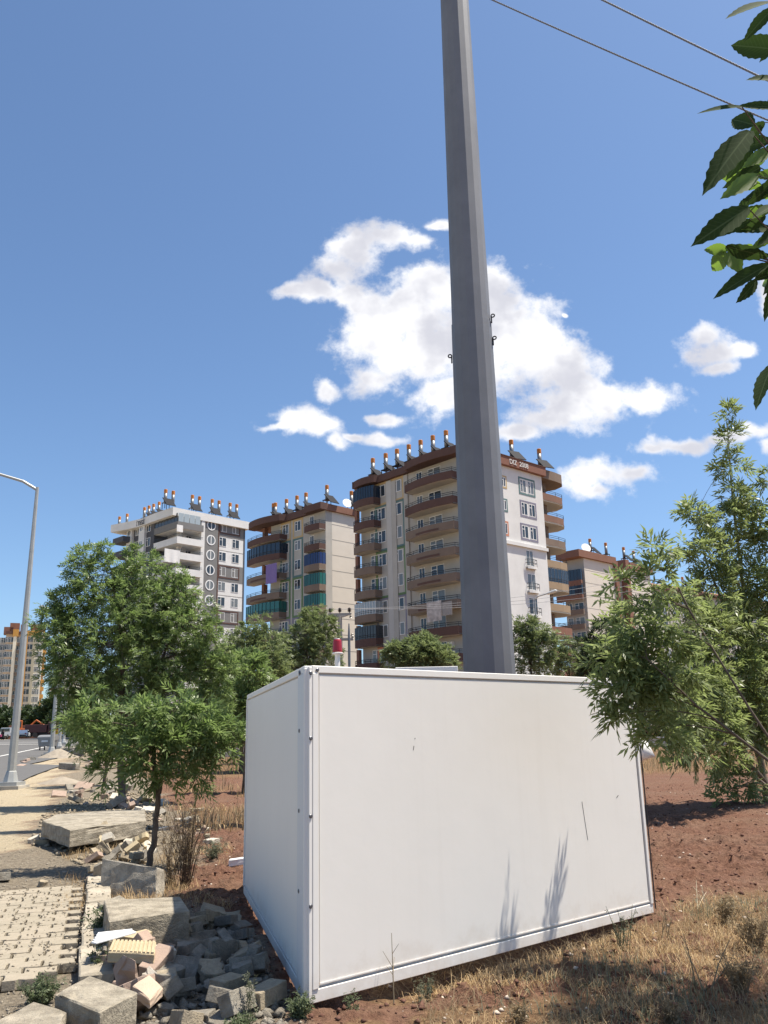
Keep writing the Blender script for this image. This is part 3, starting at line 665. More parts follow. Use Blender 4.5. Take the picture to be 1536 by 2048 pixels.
# dark trees by the far road
for i, (px, py, r, Yw) in enumerate(((20, 1448, 22, 215), (58, 1440, 22, 210), (96, 1432, 30, 200), (138, 1440, 34, 190), (118, 1418, 26, 195), (180, 1450, 34, 180), (8, 1436, 18, 230))):
    p = at(px, py, Yw); zb = float(base_z(p.x, Yw))
    tree('roadside_tree', 'dark tree behind the far road, ' + ('under the yellow block', 'between the lamp post and the yellow block', 'above the dark lorry', 'above the blue grey vehicle', 'rising highest right of the yellow block', 'farthest right, mostly behind the big ash', 'at the left picture edge')[i],
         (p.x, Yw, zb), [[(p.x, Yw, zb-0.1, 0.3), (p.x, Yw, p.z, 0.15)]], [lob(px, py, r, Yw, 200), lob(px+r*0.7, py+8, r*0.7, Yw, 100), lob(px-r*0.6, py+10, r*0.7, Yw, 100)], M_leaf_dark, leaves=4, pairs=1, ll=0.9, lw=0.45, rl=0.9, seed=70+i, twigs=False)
# pale ash at the right, its boughs reaching in front of the long panel
b = G(1532, 1602); Y = b.y
PNV = Vector((0.655, -0.755, 0)); PSV = (PR-PN).normalized()
def shades_panel(p):
    d = PNV.dot(p-PN)
    if d <= 0: return False
    h = p-TOSUN*(d/PNV.dot(TOSUN)); s = (h-PN).dot(PSV); return -0.1 < s < 3.9 and 0.0 < h.z < 2.1
NEAR8, FAR8 = [], []
def L8(px, py, r, off, n):
    """right-hand boughs: left ones belong to the nearer tree and hang clear of the sun's path to the panel"""
    if px >= 1345: FAR8.append(lob(px, py, r*0.95, Y-off*1.5, max(4, int(n*0.75)))); return
    n = max(3, int(n*(0.22 if py < 1230 else 0.36))); r = r*0.95
    for k in range(0, 30):
        for sg in (-1, 1):
            y = 6.5+sg*k*0.06
            if y < 5.7 or y > 7.4: continue
            c, rr_, _ = lob(px, py, r, y, n); rad = rr_[0]
            pts = [c+Vector((a*(rad*1.2+.10), b_*(rad*1.2+.10), q*(rad*1.2+.10))) for a, b_, q in ((0, 0, 0), (.8, 0, .3), (-.8, 0, .3), (0, .8, .3), (0, -.8, .3), (0, 0, 1), (0, 0, -.9), (.6, .6, .5), (-.6, .6, .5), (.6, -.6, 0), (-.6, -.6, 0))]
            if sum(shades_panel(p) for p in pts) == 0:
                NEAR8.append(lob(px, py, r, y, n)); return
    NEAR8.append(lob(px, py, r*0.5, 6.0, 4))
for q_ in ((1455, 830, 13, 1.0, 7), (1460, 880, 20, 1.0, 11), (1462, 930, 22, 0.9, 14), (1470, 985, 26, 0.9, 18), (1440, 1030, 34, 0.9, 24), (1395, 1030, 24, 1.4, 16), (1500, 1030, 36, 0.7, 26), (1540, 960, 18, 0.7, 8), (1545, 1060, 40, 0.6, 32), (1480, 1090, 40, 0.7, 36), (1420, 1110, 36, 1.1, 28), (1380, 1090, 22, 1.6, 12), (1300, 1165, 18, 3.1, 8), (1250, 1165, 22, 3.9, 12), (1260, 1200, 28, 3.8, 18), (1305, 1215, 30, 3.2, 20), (1360, 1190, 34, 2.3, 24), (1430, 1180, 42, 1.0, 40), (1500, 1170, 50, 0.6, 56), (1550, 1180, 45, 0.5, 44), (1280, 1255, 36, 3.6, 28), (1340, 1265, 42, 2.8, 38), (1400, 1260, 48, 1.8, 50), (1470, 1265, 58, 0.9, 70), (1540, 1270, 55, 0.5, 64), (1215, 1310, 34, 4.2, 24), (1260, 1325, 44, 3.8, 40), (1330, 1340, 54, 3.0, 60), (1400, 1345, 58, 2.0, 70), (1470, 1345, 60, 1.0, 74), (1540, 1350, 58, 0.6, 70), (1235, 1375, 36, 4.2, 26), (1290, 1400, 48, 3.6, 44), (1355, 1415, 52, 2.7, 56), (1425, 1420, 54, 1.7, 60), (1495, 1425, 50, 0.9, 56), (1250, 1438, 24, 4.2, 14), (1320, 1465, 34, 3.2, 26), (1390, 1480, 40, 2.2, 34), (1440, 1500, 40, 1.4, 32), (1500, 1490, 36, 0.9, 26), (1470, 1560, 32, 0.8, 18), (1500, 1580, 26, 0.5, 10), (1455, 1590, 20, 0.7, 7), (1312, 1105, 16, 2.6, 8), (1318, 1140, 14, 2.5, 6)): L8(*q_)
for px, py in ((1006, 1962), (1103, 1932)):      # two sprays whose shade falls low on the panel
    d_ = ray(px, py); t_ = (PN-Vector((0, 0, EYE))).dot(PNV)/d_.dot(PNV); p_ = Vector((0, 0, EYE))+d_*t_+TOSUN*2.85
    NEAR8.append((p_, (0.03, 0.03, 0.03), 3))
tree('pale_ash_tree', 'airy pale green ash at the right, its forked trunk on the red earth', b,
     [[(b.x, b.y, b.z-0.1, 0.085), P4(1529, 1560, Y, 0.075), P4(1516, 1505, Y, 0.07), P4(1508, 1440, Y, 0.065), P4(1500, 1330, Y, 0.055), P4(1490, 1200, Y, 0.045), P4(1475, 1080, Y, 0.034), P4(1462, 960, Y, 0.022), P4(1455, 850, Y, 0.009)],
      [P4(1528, 1562, Y, 0.055), P4(1490, 1520, Y-0.4, 0.05), P4(1440, 1455, Y-0.9, 0.04), P4(1390, 1350, Y-1.2, 0.03), P4(1370, 1230, Y-1.4, 0.015)],
      [P4(1500, 1330, Y, 0.04), P4(1450, 1220, Y-0.5, 0.03), P4(1412, 1120, Y-0.8, 0.02), P4(1392, 1030, Y-1.0, 0.009)],
      [P4(1495, 1260, Y, 0.035), P4(1545, 1130, Y-0.3, 0.025), P4(1556, 1000, Y-0.4, 0.012)]],
     FAR8,
     M_leaf_pale, leaves=5, pairs=3, ll=0.17, lw=0.044, rl=0.27, seed=33, twig_r=0.005, inner=0.3)

nb = Vector((4.35, 6.3, gz1(4.35, 6.3)))
tree('pale_ash_tree', 'nearer pale ash outside the right edge whose boughs droop over the panel end', nb,
     [[(nb.x, nb.y, nb.z-0.1, 0.07), (4.32, 6.3, 1.1, 0.06), (4.25, 6.32, 2.0, 0.052), (4.3, 6.2, 3.2, 0.045), (4.45, 5.9, 4.6, 0.03), (4.5, 5.6, 6.2, 0.015)],
      [(4.33, 6.3, 0.5, 0.028), (3.4, 6.35, 0.9, 0.018), (2.75, 6.4, 1.35, 0.012), (2.25, 6.35, 1.75, 0.008), (1.9, 6.3, 2.1, 0.006)], [(2.9, 6.4, 1.25, 0.011), (2.6, 6.5, 1.9, 0.008), (2.35, 6.6, 2.5, 0.008), (2.2, 6.65, 3.0, 0.004)]],
     NEAR8+[(Vector(c_), r_, n_) for c_, r_, n_ in (((3.75, 4.6, 4.6), (0.6, 0.8, 0.7), 80), ((3.95, 5.3, 5.6), (0.8, 0.8, 0.8), 100), ((4.3, 6.0, 6.2), (0.8, 0.7, 0.8), 90), ((4.5, 4.5, 6.4), (1.0, 0.9, 0.9), 100), ((4.6, 5.4, 7.2), (0.8, 0.8, 0.7), 80))],
     M_leaf_pale, leaves=6, pairs=3, ll=0.085, lw=0.022, rl=0.15, seed=34, twig_r=0.002, inner=0.3)
# ------------------------------------------------------------------ apartment blocks
M_frame = mat('window_frame', (0.78, 0.77, 0.75), 0.5, 0.04, 5)
M_pane = glass_mat('window_pane', (0.035, 0.045, 0.055), 0.06)
M_pane2 = glass_mat('curtained_pane', (0.16, 0.17, 0.17), 0.12)
M_rail = mat('railing_iron', (0.025, 0.03, 0.04), 0.5, 0.1, 10)
M_tank = mat('tank_steel', (0.22, 0.22, 0.22), 0.45, 0.25, 4, metal=0.4)
M_cap = mat('tank_cap_orange', (0.50, 0.18, 0.035), 0.6, 0.15, 6)
M_coll = mat('collector_black', (0.012, 0.012, 0.016), 0.7, 0.2, 2, spec=0.15)
M_cream = mat('render_cream', (0.44, 0.415, 0.375), 0.9, 0.13, 0.45, 0.1, 30, detail=9)  # greyish cream, darkened to put the left faces' shade into the colour
M_white = mat('render_white', (0.68, 0.665, 0.64), 0.9, 0.12, 0.4, 0.1, 30, detail=9)
M_greyr = mat('render_grey', (0.19, 0.185, 0.18), 0.9, 0.08, 0.6)
M_dgrey = mat('render_dark_grey', (0.085, 0.088, 0.10), 0.9, 0.08, 0.6)
M_brown = mat('render_brown', (0.112, 0.064, 0.053), 0.9, 0.10, 0.8)
M_taupe = mat('render_taupe', (0.205, 0.152, 0.118), 0.9, 0.10, 0.8)
M_ochre = mat('render_ochre', (0.33, 0.24, 0.155), 0.9, 0.10, 0.8)
M_rust = mat('render_rust', (0.23, 0.115, 0.08), 0.9, 0.10, 0.8)
M_yel = mat('trim_sand', (0.50, 0.37, 0.20), 0.9, 0.08, 2); M_teal = mat('trim_teal', (0.12, 0.20, 0.20), 0.9, 0.08, 2)
M_grn = mat('trim_green', (0.14, 0.22, 0.11), 0.9, 0.08, 2); M_mauve = mat('trim_mauve', (0.22, 0.21, 0.27), 0.9, 0.08, 2); M_orng = mat('trim_coral', (0.55, 0.24, 0.15), 0.9, 0.08, 2)
M_gdark = glass_mat('glazing_navy', (0.018, 0.03, 0.05), 0.08); M_gblue = glass_mat('glazing_blue', (0.02, 0.04, 0.14), 0.1)
M_ggreen = glass_mat('glazing_green', (0.02, 0.13, 0.11), 0.1); M_glight = glass_mat('glazing_light', (0.35, 0.40, 0.42), 0.1); M_ggrey = glass_mat('glazing_grey', (0.05, 0.055, 0.06), 0.1)
M_awn = mat('awning_white', (0.66, 0.65, 0.62), 0.9, 0.06, 3); M_cloth = mat('laundry_white', (0.72, 0.70, 0.68), 0.9, 0.08, 5)
M_tile = mat('roof_tile', (0.30, 0.13, 0.085), 0.9, 0.15, 2.0)
M_line = mat('joint_grey', (0.33, 0.31, 0.28), 0.9, 0.05, 2)
WM = {}
def win_mesh(w, h, style):
    k = (round(w, 2), round(h, 2), style)
    if k in WM: return WM[k]
    f = MB(); t, dp = 0.07, 0.05
    if style == 'round':
        n = 20; r = w/2
        ring = [(math.cos(2*math.pi*i/n), math.sin(2*math.pi*i/n)) for i in range(n)]
        for i in range(n):
            a, b2 = ring[i], ring[(i+1) % n]
            f.add([(a[0]*r, -dp, a[1]*r), (b2[0]*r, -dp, b2[1]*r), (b2[0]*r*.80, -dp, b2[1]*r*.80), (a[0]*r*.80, -dp, a[1]*r*.80), (a[0]*r, 0, a[1]*r), (b2[0]*r, 0, b2[1]*r)], [(0, 1, 2, 3), (0, 4, 5, 1)])
        f.box(-0.08, 0.08, -dp, -0.021, -r*.8, r*.8)
        p = MB().prism([(x*r*.82, y*r*.82) for x, y in ring], -0.02, 0.0)
        p.v = [(x, -0.02 if z > -0.01 else -0.012, y) for x, y, z in p.v]
    else:
        f.box(-w/2, w/2, -dp, 0.0, h/2-t, h/2); f.box(-w/2, w/2, -dp, 0, -h/2, -h/2+t)
        f.box(-w/2, -w/2+t, -dp, 0, -h/2+t, h/2-t); f.box(w/2-t, w/2, -dp, 0, -h/2+t, h/2-t)
        if style == 'door':
            f.box(-t/2, t/2, -dp, 0, -h/2+t, h/2-t)
        else:
            f.box(-0.06*w-0.05, -0.06*w+0.05, -dp, 0, -h/2+t, h/2-t)
            f.box(-w/2+t, -0.06*w-0.05, -dp, 0, h*0.18, h*0.18+t)
        p = MB().box(-w/2+t*.6, w/2-t*.6, -0.02, -0.004, -h/2+t*.6, h/2-t*.6)
    WM[k] = (f.mesh('window'), p.mesh('pane')); WM[k][0].materials.append(M_frame); WM[k][1].materials.append(None); return WM[k]
class Bld:
    def __init__(s, name, label, px, pyg, Y, rot, cat='apartment block', group='apartment blocks behind the trees'):
        p = at(px, pyg, Y); s.o = Vector((p.x, p.y, float(base_z(p.x, p.y))-1.0)); s.rot = rot
        s.root = empty(name, s.o, rot); tag(s.root, label, cat, group)
        s.X = Vector((math.cos(rot), math.sin(rot), 0)); s.Yv = Vector((-math.sin(rot), math.cos(rot), 0))
        s.rr = random.Random(px)
    def L(s, px, py, off=0.0):       # left face (local x = -off): returns (u, z)
        d = ray(px, py); o = Vector((0, 0, EYE)); q = s.o-s.X*off
        t = (q-o).dot(s.X)/d.dot(s.X); w = o+d*t-s.o; return w.dot(s.Yv), w.z
    def Rr(s, px, py, off=0.0):      # right face (local y = -off)
        d = ray(px, py); o = Vector((0, 0, EYE)); q = s.o-s.Yv*off
        t = (q-o).dot(s.Yv)/d.dot(s.Yv); w = o+d*t-s.o; return w.dot(s.X), w.z
    def part(s, name, mb, m, parent=None, **k): return mb.build(name, m, parent or s.root, **k)
    def place(s, ob, face, u, z, off=0.0):
        if face == 'L': ob.location = (-off, u, z); ob.rotation_euler = (0, 0, -math.pi/2)
        elif face == 'R': ob.location = (u, -off, z)
        elif face == 'E': ob.location = (off, u, z); ob.rotation_euler = (0, 0, math.pi/2)
    def window(s, face, u, z, w, h, style='std', off=0.003, pane=None):
        fm, pm = win_mesh(w, h, style)
        f = link('window', fm, None, s.root); s.place(f, face, u, z, off)
        p = link('pane', pm, None, f); p.material_slots[0].link = 'OBJECT'
        p.material_slots[0].material = pane or (M_pane if s.rr.random() < 0.6 else M_pane2)
        return f
    def fbox(s, name, face, u0, u1, o0, o1, z0, z1, m, parent=None):
        if face == 'L': b = MB().box(-o1, -o0, u0, u1, z0, z1)
        else: b = MB().box(u0, u1, -o1, -o0, z0, z1)
        return s.part(name, b, m, parent)
    def surround(s, face, u0, u1, z0, z1, m, t=0.3, off=0.05):
        q = MB()
        def bx(a, b2, c, d):
            if face == 'L': q.box(-off, -0.001, a, b2, c, d)
            else: q.box(a, b2, -off, -0.001, c, d)
        bx(u0, u1, z1-t, z1); bx(u0, u1, z0, z0+t); bx(u0, u0+t, z0+t, z1-t); bx(u1-t, u1, z0+t, z1-t)
        s.part('window_surround', q, m)
    def plan(s, u0, u1, dep, bulge, n=10):
        """outward plan of a balcony: (u, out) points"""
        return [(u0, 0.0), (u0, dep)]+[(u0+(u1-u0)*k/n, dep+bulge*math.sin(math.pi*k/n)) for k in range(1, n)]+[(u1, dep), (u1, 0.0)]
    def xy(s, face, u, o):
        return (-o, u) if face == 'L' else ((u, -o) if face == 'R' else (o, u))
    def slabpoly(s, name, face, pl, z0, z1, m, parent=None):
        pts = [s.xy(face, u, o) for u, o in pl]
        ar = sum(pts[i][0]*pts[(i+1) % len(pts)][1]-pts[(i+1) % len(pts)][0]*pts[i][1] for i in range(len(pts)))
        if ar < 0: pts = pts[::-1]
        return s.part(name, MB().prism(pts, z0, z1), m, parent)
    def wallstrip(s, name, face, pl, z0, z1, th, m, parent=None):
        q = MB(); pts = [Vector((*s.xy(face, u, o), 0)) for u, o in pl]
        c = sum(pts, Vector())/len(pts)
        inn = [p+(c-p).normalized()*th for p in pts]
        for i in range(len(pts)-1):
            a, b2, d, e = pts[i], pts[i+1], inn[i+1], inn[i]
            vs = [(p.x, p.y, z) for z in (z0, z1) for p in (a, b2, d, e)]
            q.add(vs, [(0, 1, 5, 4), (2, 3, 7, 6), (4, 5, 6, 7), (3, 2, 1, 0)])
        return s.part(name, q, m, parent)
    def balcony(s, face, u0, u1, z, dep, bulge, m, hp=0.95, hr=0.42, rail=True, slot=None, soffit=None, glazing=None, top=None, n=10):
        pl = s.plan(u0, u1, dep, bulge, n)
        b = s.wallstrip('balcony', face, pl, z, z+hp, 0.14, m)
        inner = [(u, o*0.985 if o else 0) for u, o in pl]
        s.slabpoly('slab', face, inner, z-0.12 if soffit else z+0.002, z+0.16, soffit or M_cream, b)
        if slot:     # recessed dark slot along the curved front
            a, c = slot; pk = [(u0+(u1-u0)*t, dep+bulge*math.sin(math.pi*t)+0.03) for t in np.linspace(a, c, 7)]
            q = MB()
            for i in range(6):
                A, B2 = s.xy(face, *pk[i]), s.xy(face, *pk[i+1])
                q.add([(*A, z+0.16), (*B2, z+0.16), (*B2, z+0.40), (*A, z+0.40)], [(0, 1, 2, 3)])
            s.part('slot', q, M_brown, b)
        if rail:
            q = MB(); pts = [Vector((*s.xy(face, u, o*0.97), 0)) for u, o in pl]
            for h in (hp+hr, hp+hr*0.5): q.tube([p+Vector((0, 0, z+h)) for p in pts], 0.035, 4)
            for p in pts[1:-1:2]: q.tube([p+Vector((0, 0, z+hp)), p+Vector((0, 0, z+hp+hr))], 0.03, 4)
            s.part('railing', q, M_rail, b)
        if glazing:
            gm, zt = glazing; q = MB(); fr = MB()
            dens = []
            for i in range(len(pl)-1):
                a, c = pl[i], pl[i+1]; k = max(1, int(round(math.hypot(c[0]-a[0], c[1]-a[1])/0.75)))
                for j in range(k): dens.append((a[0]+(c[0]-a[0])*j/k, a[1]+(c[1]-a[1])*j/k))
            dens.append(pl[-1])
            for i in range(len(dens)-1):
                a, c = dens[i], dens[i+1]; A = s.xy(face, a[0], a[1]*0.96); C2 = s.xy(face, c[0], c[1]*0.96)
                q.add([(*A, z+hp), (*C2, z+hp), (*C2, zt), (*A, zt)], [(0, 1, 2, 3)])
                A3 = s.xy(face, a[0], a[1]*0.98)
                fr.tube([(*A3, z+hp), (*A3, zt)], 0.03, 4)
            g = s.part('glazing', q, gm, b); s.part('mullion', fr, M_rail if gm is not M_glight else M_frame, b)
        return b
    def heater(s, x, y, z, two=False, face_az=0.0, sc=1.0, coll=True):
        me = MB()
        for dx, dy in ((-.4, -.4), (.4, -.4), (.4, .4), (-.4, .4)): me.box(dx-.04, dx+.04, dy-.04, dy+.04, 0, 1.0)
        me.box(-.5, .5, -.5, .5, 1.0, 1.06)
        h = link('solar_heater', SH.setdefault('stand', me.mesh('stand')), M_rail, s.root); h.location = (x, y, z); h.scale = (sc,)*3
        for i, dx in enumerate((0,) if not two else (-0.1, 1.3)):
            t = link('tank', SH.setdefault('tank', MB().lathe([(0.27, 1.06), (0.27, 2.65)], 12).mesh('tank', True)), M_tank, h); t.location = (dx, 0, 0)
            c = link('tank_cap', SH.setdefault('cap', MB().lathe([(0.28, 2.65), (0.28, 3.25), (0.25, 3.3)], 12).mesh('cap')), M_cap, h); c.location = (dx, 0, 0)
        if coll:
            k = link('collector', SH.setdefault('coll', MB().add([(0.35, -0.85, 1.75), (0.35, 0.85, 1.75), (1.75, 0.85, 0.30), (1.75, -0.85, 0.30), (0.28, -0.85, 1.69), (0.28, 0.85, 1.69), (1.68, 0.85, 0.24), (1.68, -0.85, 0.24)], [(0, 3, 2, 1), (4, 5, 6, 7), (0, 1, 5, 4), (1, 2, 6, 5), (2, 3, 7, 6), (3, 0, 4, 7)]).mesh('coll')), M_coll, h)
            k.rotation_euler = (0, 0, face_az)
        return h
    def text(s, txt, face, u, z, size, m, off=0.03):
        cu = bpy.data.curves.new('lettering', 'FONT'); cu.body = txt; cu.size = size; cu.extrude = 0.03; cu.align_x = 'CENTER'; cu.align_y = 'CENTER'
        o = bpy.data.objects.new('lettering', cu); COL.objects.link(o)
        dg = bpy.context.evaluated_depsgraph_get(); me = bpy.data.meshes.new_from_object(o.evaluated_get(dg)); bpy.data.objects.remove(o)
        me.materials.clear(); ob = link('lettering', me, m, s.root)
        if face == 'L': ob.location = (-off, u, z); ob.rotation_euler = (math.pi/2, 0, -math.pi/2)
        else: ob.location = (u, -off, z); ob.rotation_euler = (math.pi/2, 0, 0)
SH = {}
SUNAZ_LOCAL = lambda rot: R(-44)-rot

# ---- main brown and cream block (partly behind the mast)
B = Bld('apartment_block', 'cream apartment block with curved brown balconies directly behind the mast', 958, 1470, 93.0, R(42))
uF, zT = B.L(707, 968, 1.2); u0w = 0.0
_, zw1 = B.L(795, 972); _, zw7 = B.L(797, 1258); H = (zw1-zw7)/6.0
ztop = B.L(800, 953)[1]                        # underside of the roof band
xR = B.Rr(1083, 960)[0]
depthB = 16.0
nst = int(zw1//H)+1
B.part('wall', MB().box(0, xR, 0, uF, 0, ztop), M_cream)
ua0, ua1 = B.L(748, 1060, 1.2)[0], B.L(707, 1060, 1.2)[0]          # small balcony column
ub1 = B.L(811, 1060, 1.4)[0]; ub0 = 1.0                          # big balcony column
# roof band bulging over the balconies
roofpl = [(0.0-0.6, 0), (-0.6, 1.3)]+[(ub0+(ub1-ub0)*k/10, 1.3+0.5*math.sin(math.pi*k/10)) for k in range(0, 11)]+[(ub1+0.2, 0.55), (ua0-0.2, 0.55)]+[(ua0+(ua1-ua0)*k/6, 1.1+0.35*math.sin(math.pi*k/6)) for k in range(7)]+[(uF+0.3, 1.2), (uF+0.3, 0)]
rf = B.slabpoly('roof', 'L', roofpl, ztop, ztop+0.92, M_brown)
B.part('roof_slab', MB().box(-0.3, xR+0.1, 0.02, uF+0.2, ztop+0.004, ztop+0.9), M_brown, rf)
B.part('roof_fascia', MB().box(-0.3, xR+0.35, -0.5, 0.015, ztop-0.1, ztop+1.0), mat('fascia_brown', (0.22, 0.105, 0.075), 0.9, 0.1, 1), rf)
B.part('coping', MB().box(-0.35, xR+0.4, -0.58, 0.05, ztop+1.0, ztop+1.09), M_brown, rf)
cols_a = [M_brown, M_brown, M_taupe, M_taupe, M_taupe, M_taupe, M_brown, M_brown, M_brown, M_brown]
cols_b = [M_brown, M_brown, M_taupe, M_taupe, M_taupe, M_taupe, M_brown, M_brown, M_brown, M_brown]
trims = [M_yel, M_teal, M_teal, M_grn, M_grn, M_mauve, M_mauve, M_orng, M_orng, M_orng]
w1u = (B.L(757, 1000)[0]+B.L(769, 1000)[0])/2; w2u = (B.L(789, 1000)[0]+B.L(801, 1000)[0])/2
zA = B.L(726, 1003)[1]
for k in range(nst):
    zc = zw1-k*H
    if zc < H: break
    for wu in (w1u, w2u): B.window('L', wu, zc, 1.45, 1.5)
    fl = zc-1.45                                   # floor level
    # big curved balcony
    B.balcony('L', ub0, ub1, fl-0.35, 1.4, 0.6, cols_b[k], slot=(0.25, 0.72) if k >= 2 and k < 6 else None)
    for wu, ww, st in ((ub0+(ub1-ub0)*0.52, 2.1, 'std'), (ub1-1.2, 1.0, 'door')): B.window('L', wu, zc-0.25 if st == 'door' else zc-0.05, ww, 2.1 if st == 'door' else 1.6, st)
    # small balcony
    gl = {0: (M_gdark, fl+2.15), 5: (M_glight, fl+2.15), 6: (M_ggrey, fl+2.15)}.get(k)
    B.balcony('L', ua0, ua1, fl-0.35, 1.2, 0.45, cols_a[k], glazing=gl, rail=gl is None or k > 0)
    B.window('L', ua0+1.2, zc-0.05, 1.6, 1.7)
    B.part('pillar', MB().box(-1.15, -0.7, uF-0.55, uF-0.1, fl+0.6, fl+2.4), M_rust)
for ks, ke in ((0, 0), (1, 2), (3, 4), (5, 6), (7, 8)):
    for wu in (w1u, w2u): B.surround('L', wu-1.25, wu+1.25, zw1-ke*H-1.9, zw1-ks*H+1.15, trims[ks])
B.part('pilaster', MB().box(-0.12, -0.002, w1u-1.25-1.5, w1u-1.25-0.25, 0, ztop-0.3), M_cream)
B.part('pilaster', MB().box(-0.16, -0.002, w2u-2.0, w2u-1.3, 0, ztop-0.1), M_cream)
B.part('pilaster', MB().box(-0.14, -0.002, (w1u+w2u)/2-0.45, (w1u+w2u)/2+0.45, 0, ztop-0.1), mat('pilaster_grey', (0.50, 0.48, 0.45), 0.9, 0.06, 1))
# right, sunlit face
def rw(x0, x1, y0, y1):
    a, z1 = B.Rr((x0+x1)/2, y0); _, z0 = B.Rr((x0+x1)/2, y1); c, _ = B.Rr(x0, y0); d, _ = B.Rr(x1, y0); return c, d, z0, z1
for (x0, x1, y0, y1, tm, two) in ((1000, 1012, 951, 976, M_yel, 0), (1002, 1014, 997, 1023, M_teal, 0), (1004, 1016, 1042, 1071, M_orng, 0), (1036, 1068, 957, 991, M_teal, 1), (1039, 1071, 1003, 1036, M_mauve, 1), (1040, 1074, 1049, 1082, M_mauve, 1)):
    c, d, z0, z1 = rw(x0, x1, y0, y1); B.surround('R', c, d, z0, z1, tm, 0.2)
    if two:
        m_ = (c+d)/2
        for q in (-1, 1): B.window('R', m_+q*(d-c)*0.235, (z0+z1)/2, (d-c)*0.36, (z1-z0)*0.74)
    else: B.window('R', (c+d)/2, (z0+z1)/2, (d-c)*0.6, (z1-z0)*0.74)
for (x0, x1, y0, y1) in ((1051, 1065, 1101, 1132), (1054, 1070, 1148, 1180), (1057, 1074, 1196, 1229), (1060, 1077, 1245, 1278)):
    c, d, z0, z1 = rw(x0, x1, y0, y1); w = B.window('R', (c+d)/2, (z0+z1)/2, d-c, z1-z0, 'door')
    B.balcony('R', c-0.15, d+0.25, z0-0.4, 0.35, 0.15, M_white, hp=0.30, hr=0.85, n=4)
zl = B.Rr(1040, 1090)[1]; B.part('ledge', MB().box(-0.1, xR+0.05, -0.28, -0.002, zl-0.2, zl+0.2), M_white)
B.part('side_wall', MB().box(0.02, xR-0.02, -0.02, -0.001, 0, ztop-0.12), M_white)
# rounded balconies on the far right end
ze = [B.Rr(1100, y)[1] for y in (1003, 1045, 1092, 1135, 1178, 1222, 1268, 1312, 1356)]
c_e = [M_rust, M_rust, M_taupe, M_ochre, M_ochre, M_ochre, M_rust, M_rust, M_rust]
c_e = [mat('balcony_umber', (0.22, 0.125, 0.09), 0.9, 0.1, 1)]*2+[M_taupe]+[M_ochre]*3+[M_rust]*3
B.part('end_wall', MB().box(xR+0.002, xR+1.0, 1.0, uF-1, 0, ztop), M_cream)
for k, z in enumerate(ze):
    if z < 1: break
    gl = (M_gdark, z+2.75) if k == 4 else None
    pl = [(0.1, xR), (0.1, xR+2.8), (0.3, xR+4.4), (1.1, xR+5.5), (2.5, xR+6.0), (4.2, xR+5.5), (5.0, xR+4.2), (5.0, xR)]
    b = B.wallstrip('balcony', 'E', pl, z, z+1.0, 0.14, c_e[k]); B.slabpoly('slab', 'E', pl[:], z-0.03, z+0.14, M_cream, b)
    q = MB(); pts = [Vector((o, u, 0)) for u, o in pl]
    for h in (1.42, 1.2): q.tube([p+Vector((0, 0, z+h)) for p in pts], 0.035, 4)
    for p in pts[1:-1]: q.tube([p+Vector((0, 0, z+1.0)), p+Vector((0, 0, z+1.42))], 0.03, 4)
    B.part('railing', q, M_rail, b)
    q = MB()
    for i in range(2, 5):
        A, C2 = pts[i], pts[i+1]; nrm = Vector(((C2-A).y, -(C2-A).x, 0)).normalized()*0.03
        if nrm.x < 0: nrm = -nrm
        q.add([(*(A+nrm)[:2], z+0.22), (*(C2+nrm)[:2], z+0.22), (*(C2+nrm)[:2], z+0.45), (*(A+nrm)[:2], z+0.45)], [(0, 1, 2, 3)])
    B.part('slot', q, M_brown, b)
    if gl:
        q = MB(); fr = MB()
        for i in range(len(pts)-1):
            for j in range(4):
                A = pts[i].lerp(pts[i+1], j/4); C2 = pts[i].lerp(pts[i+1], (j+1)/4)
                q.add([(A.x, A.y, z+1), (C2.x, C2.y, z+1), (C2.x, C2.y, z+2.7), (A.x, A.y, z+2.7)], [(0, 1, 2, 3)]); fr.tube([(A.x, A.y, z+1), (A.x, A.y, z+2.7)], 0.04, 4)
        B.part('glazing', q, M_gdark, b); B.part('mullion', fr, M_tank, b)
    else:
        B.part('pillar', MB().box(xR+1.8, xR+2.3, 1.2, 1.7, z+0.14, z+2.9), M_taupe)
    B.window('R', xR+0.5, z+1.5, 0.7, 1.6, off=-1.0)
plr = [(0.0, xR), (0.0, xR+2.8), (0.2, xR+4.5), (1.0, xR+5.6), (2.5, xR+6.1), (4.3, xR+5.6), (5.1, xR+4.2), (5.1, xR)]
b = B.slabpoly('canopy', 'E', plr, ztop-0.2, ztop+1.0, M_taupe)
for px in (746, 772, 795, 819, 843, 868, 895):
    u = B.L(px, 940, -1.0)[0]; B.heater(1.0, u, ztop+0.9, face_az=SUNAZ_LOCAL(R(42)))
for px in (1025, 1080):
    x = B.Rr(px, 930, -1.2)[0]; B.heater(x, 1.2, ztop+0.9, face_az=SUNAZ_LOCAL(R(42))-0.3)
x = B.Rr(1056, 945, -5.0)[0]; B.heater(x, 6.0, ztop+0.5, coll=False)
B.text('DIZ  2008', 'R', (B.Rr(1003, 940)[0]+B.Rr(1060, 948)[0])/2, ztop+0.42, 0.85, M_white, off=0.53)
ac = B.part('air_conditioner', MB().box(-0.35, -0.002, ub0+2.0, ub0+2.9, zw1-7*H-0.1, zw1-7*H+0.6), M_frame)
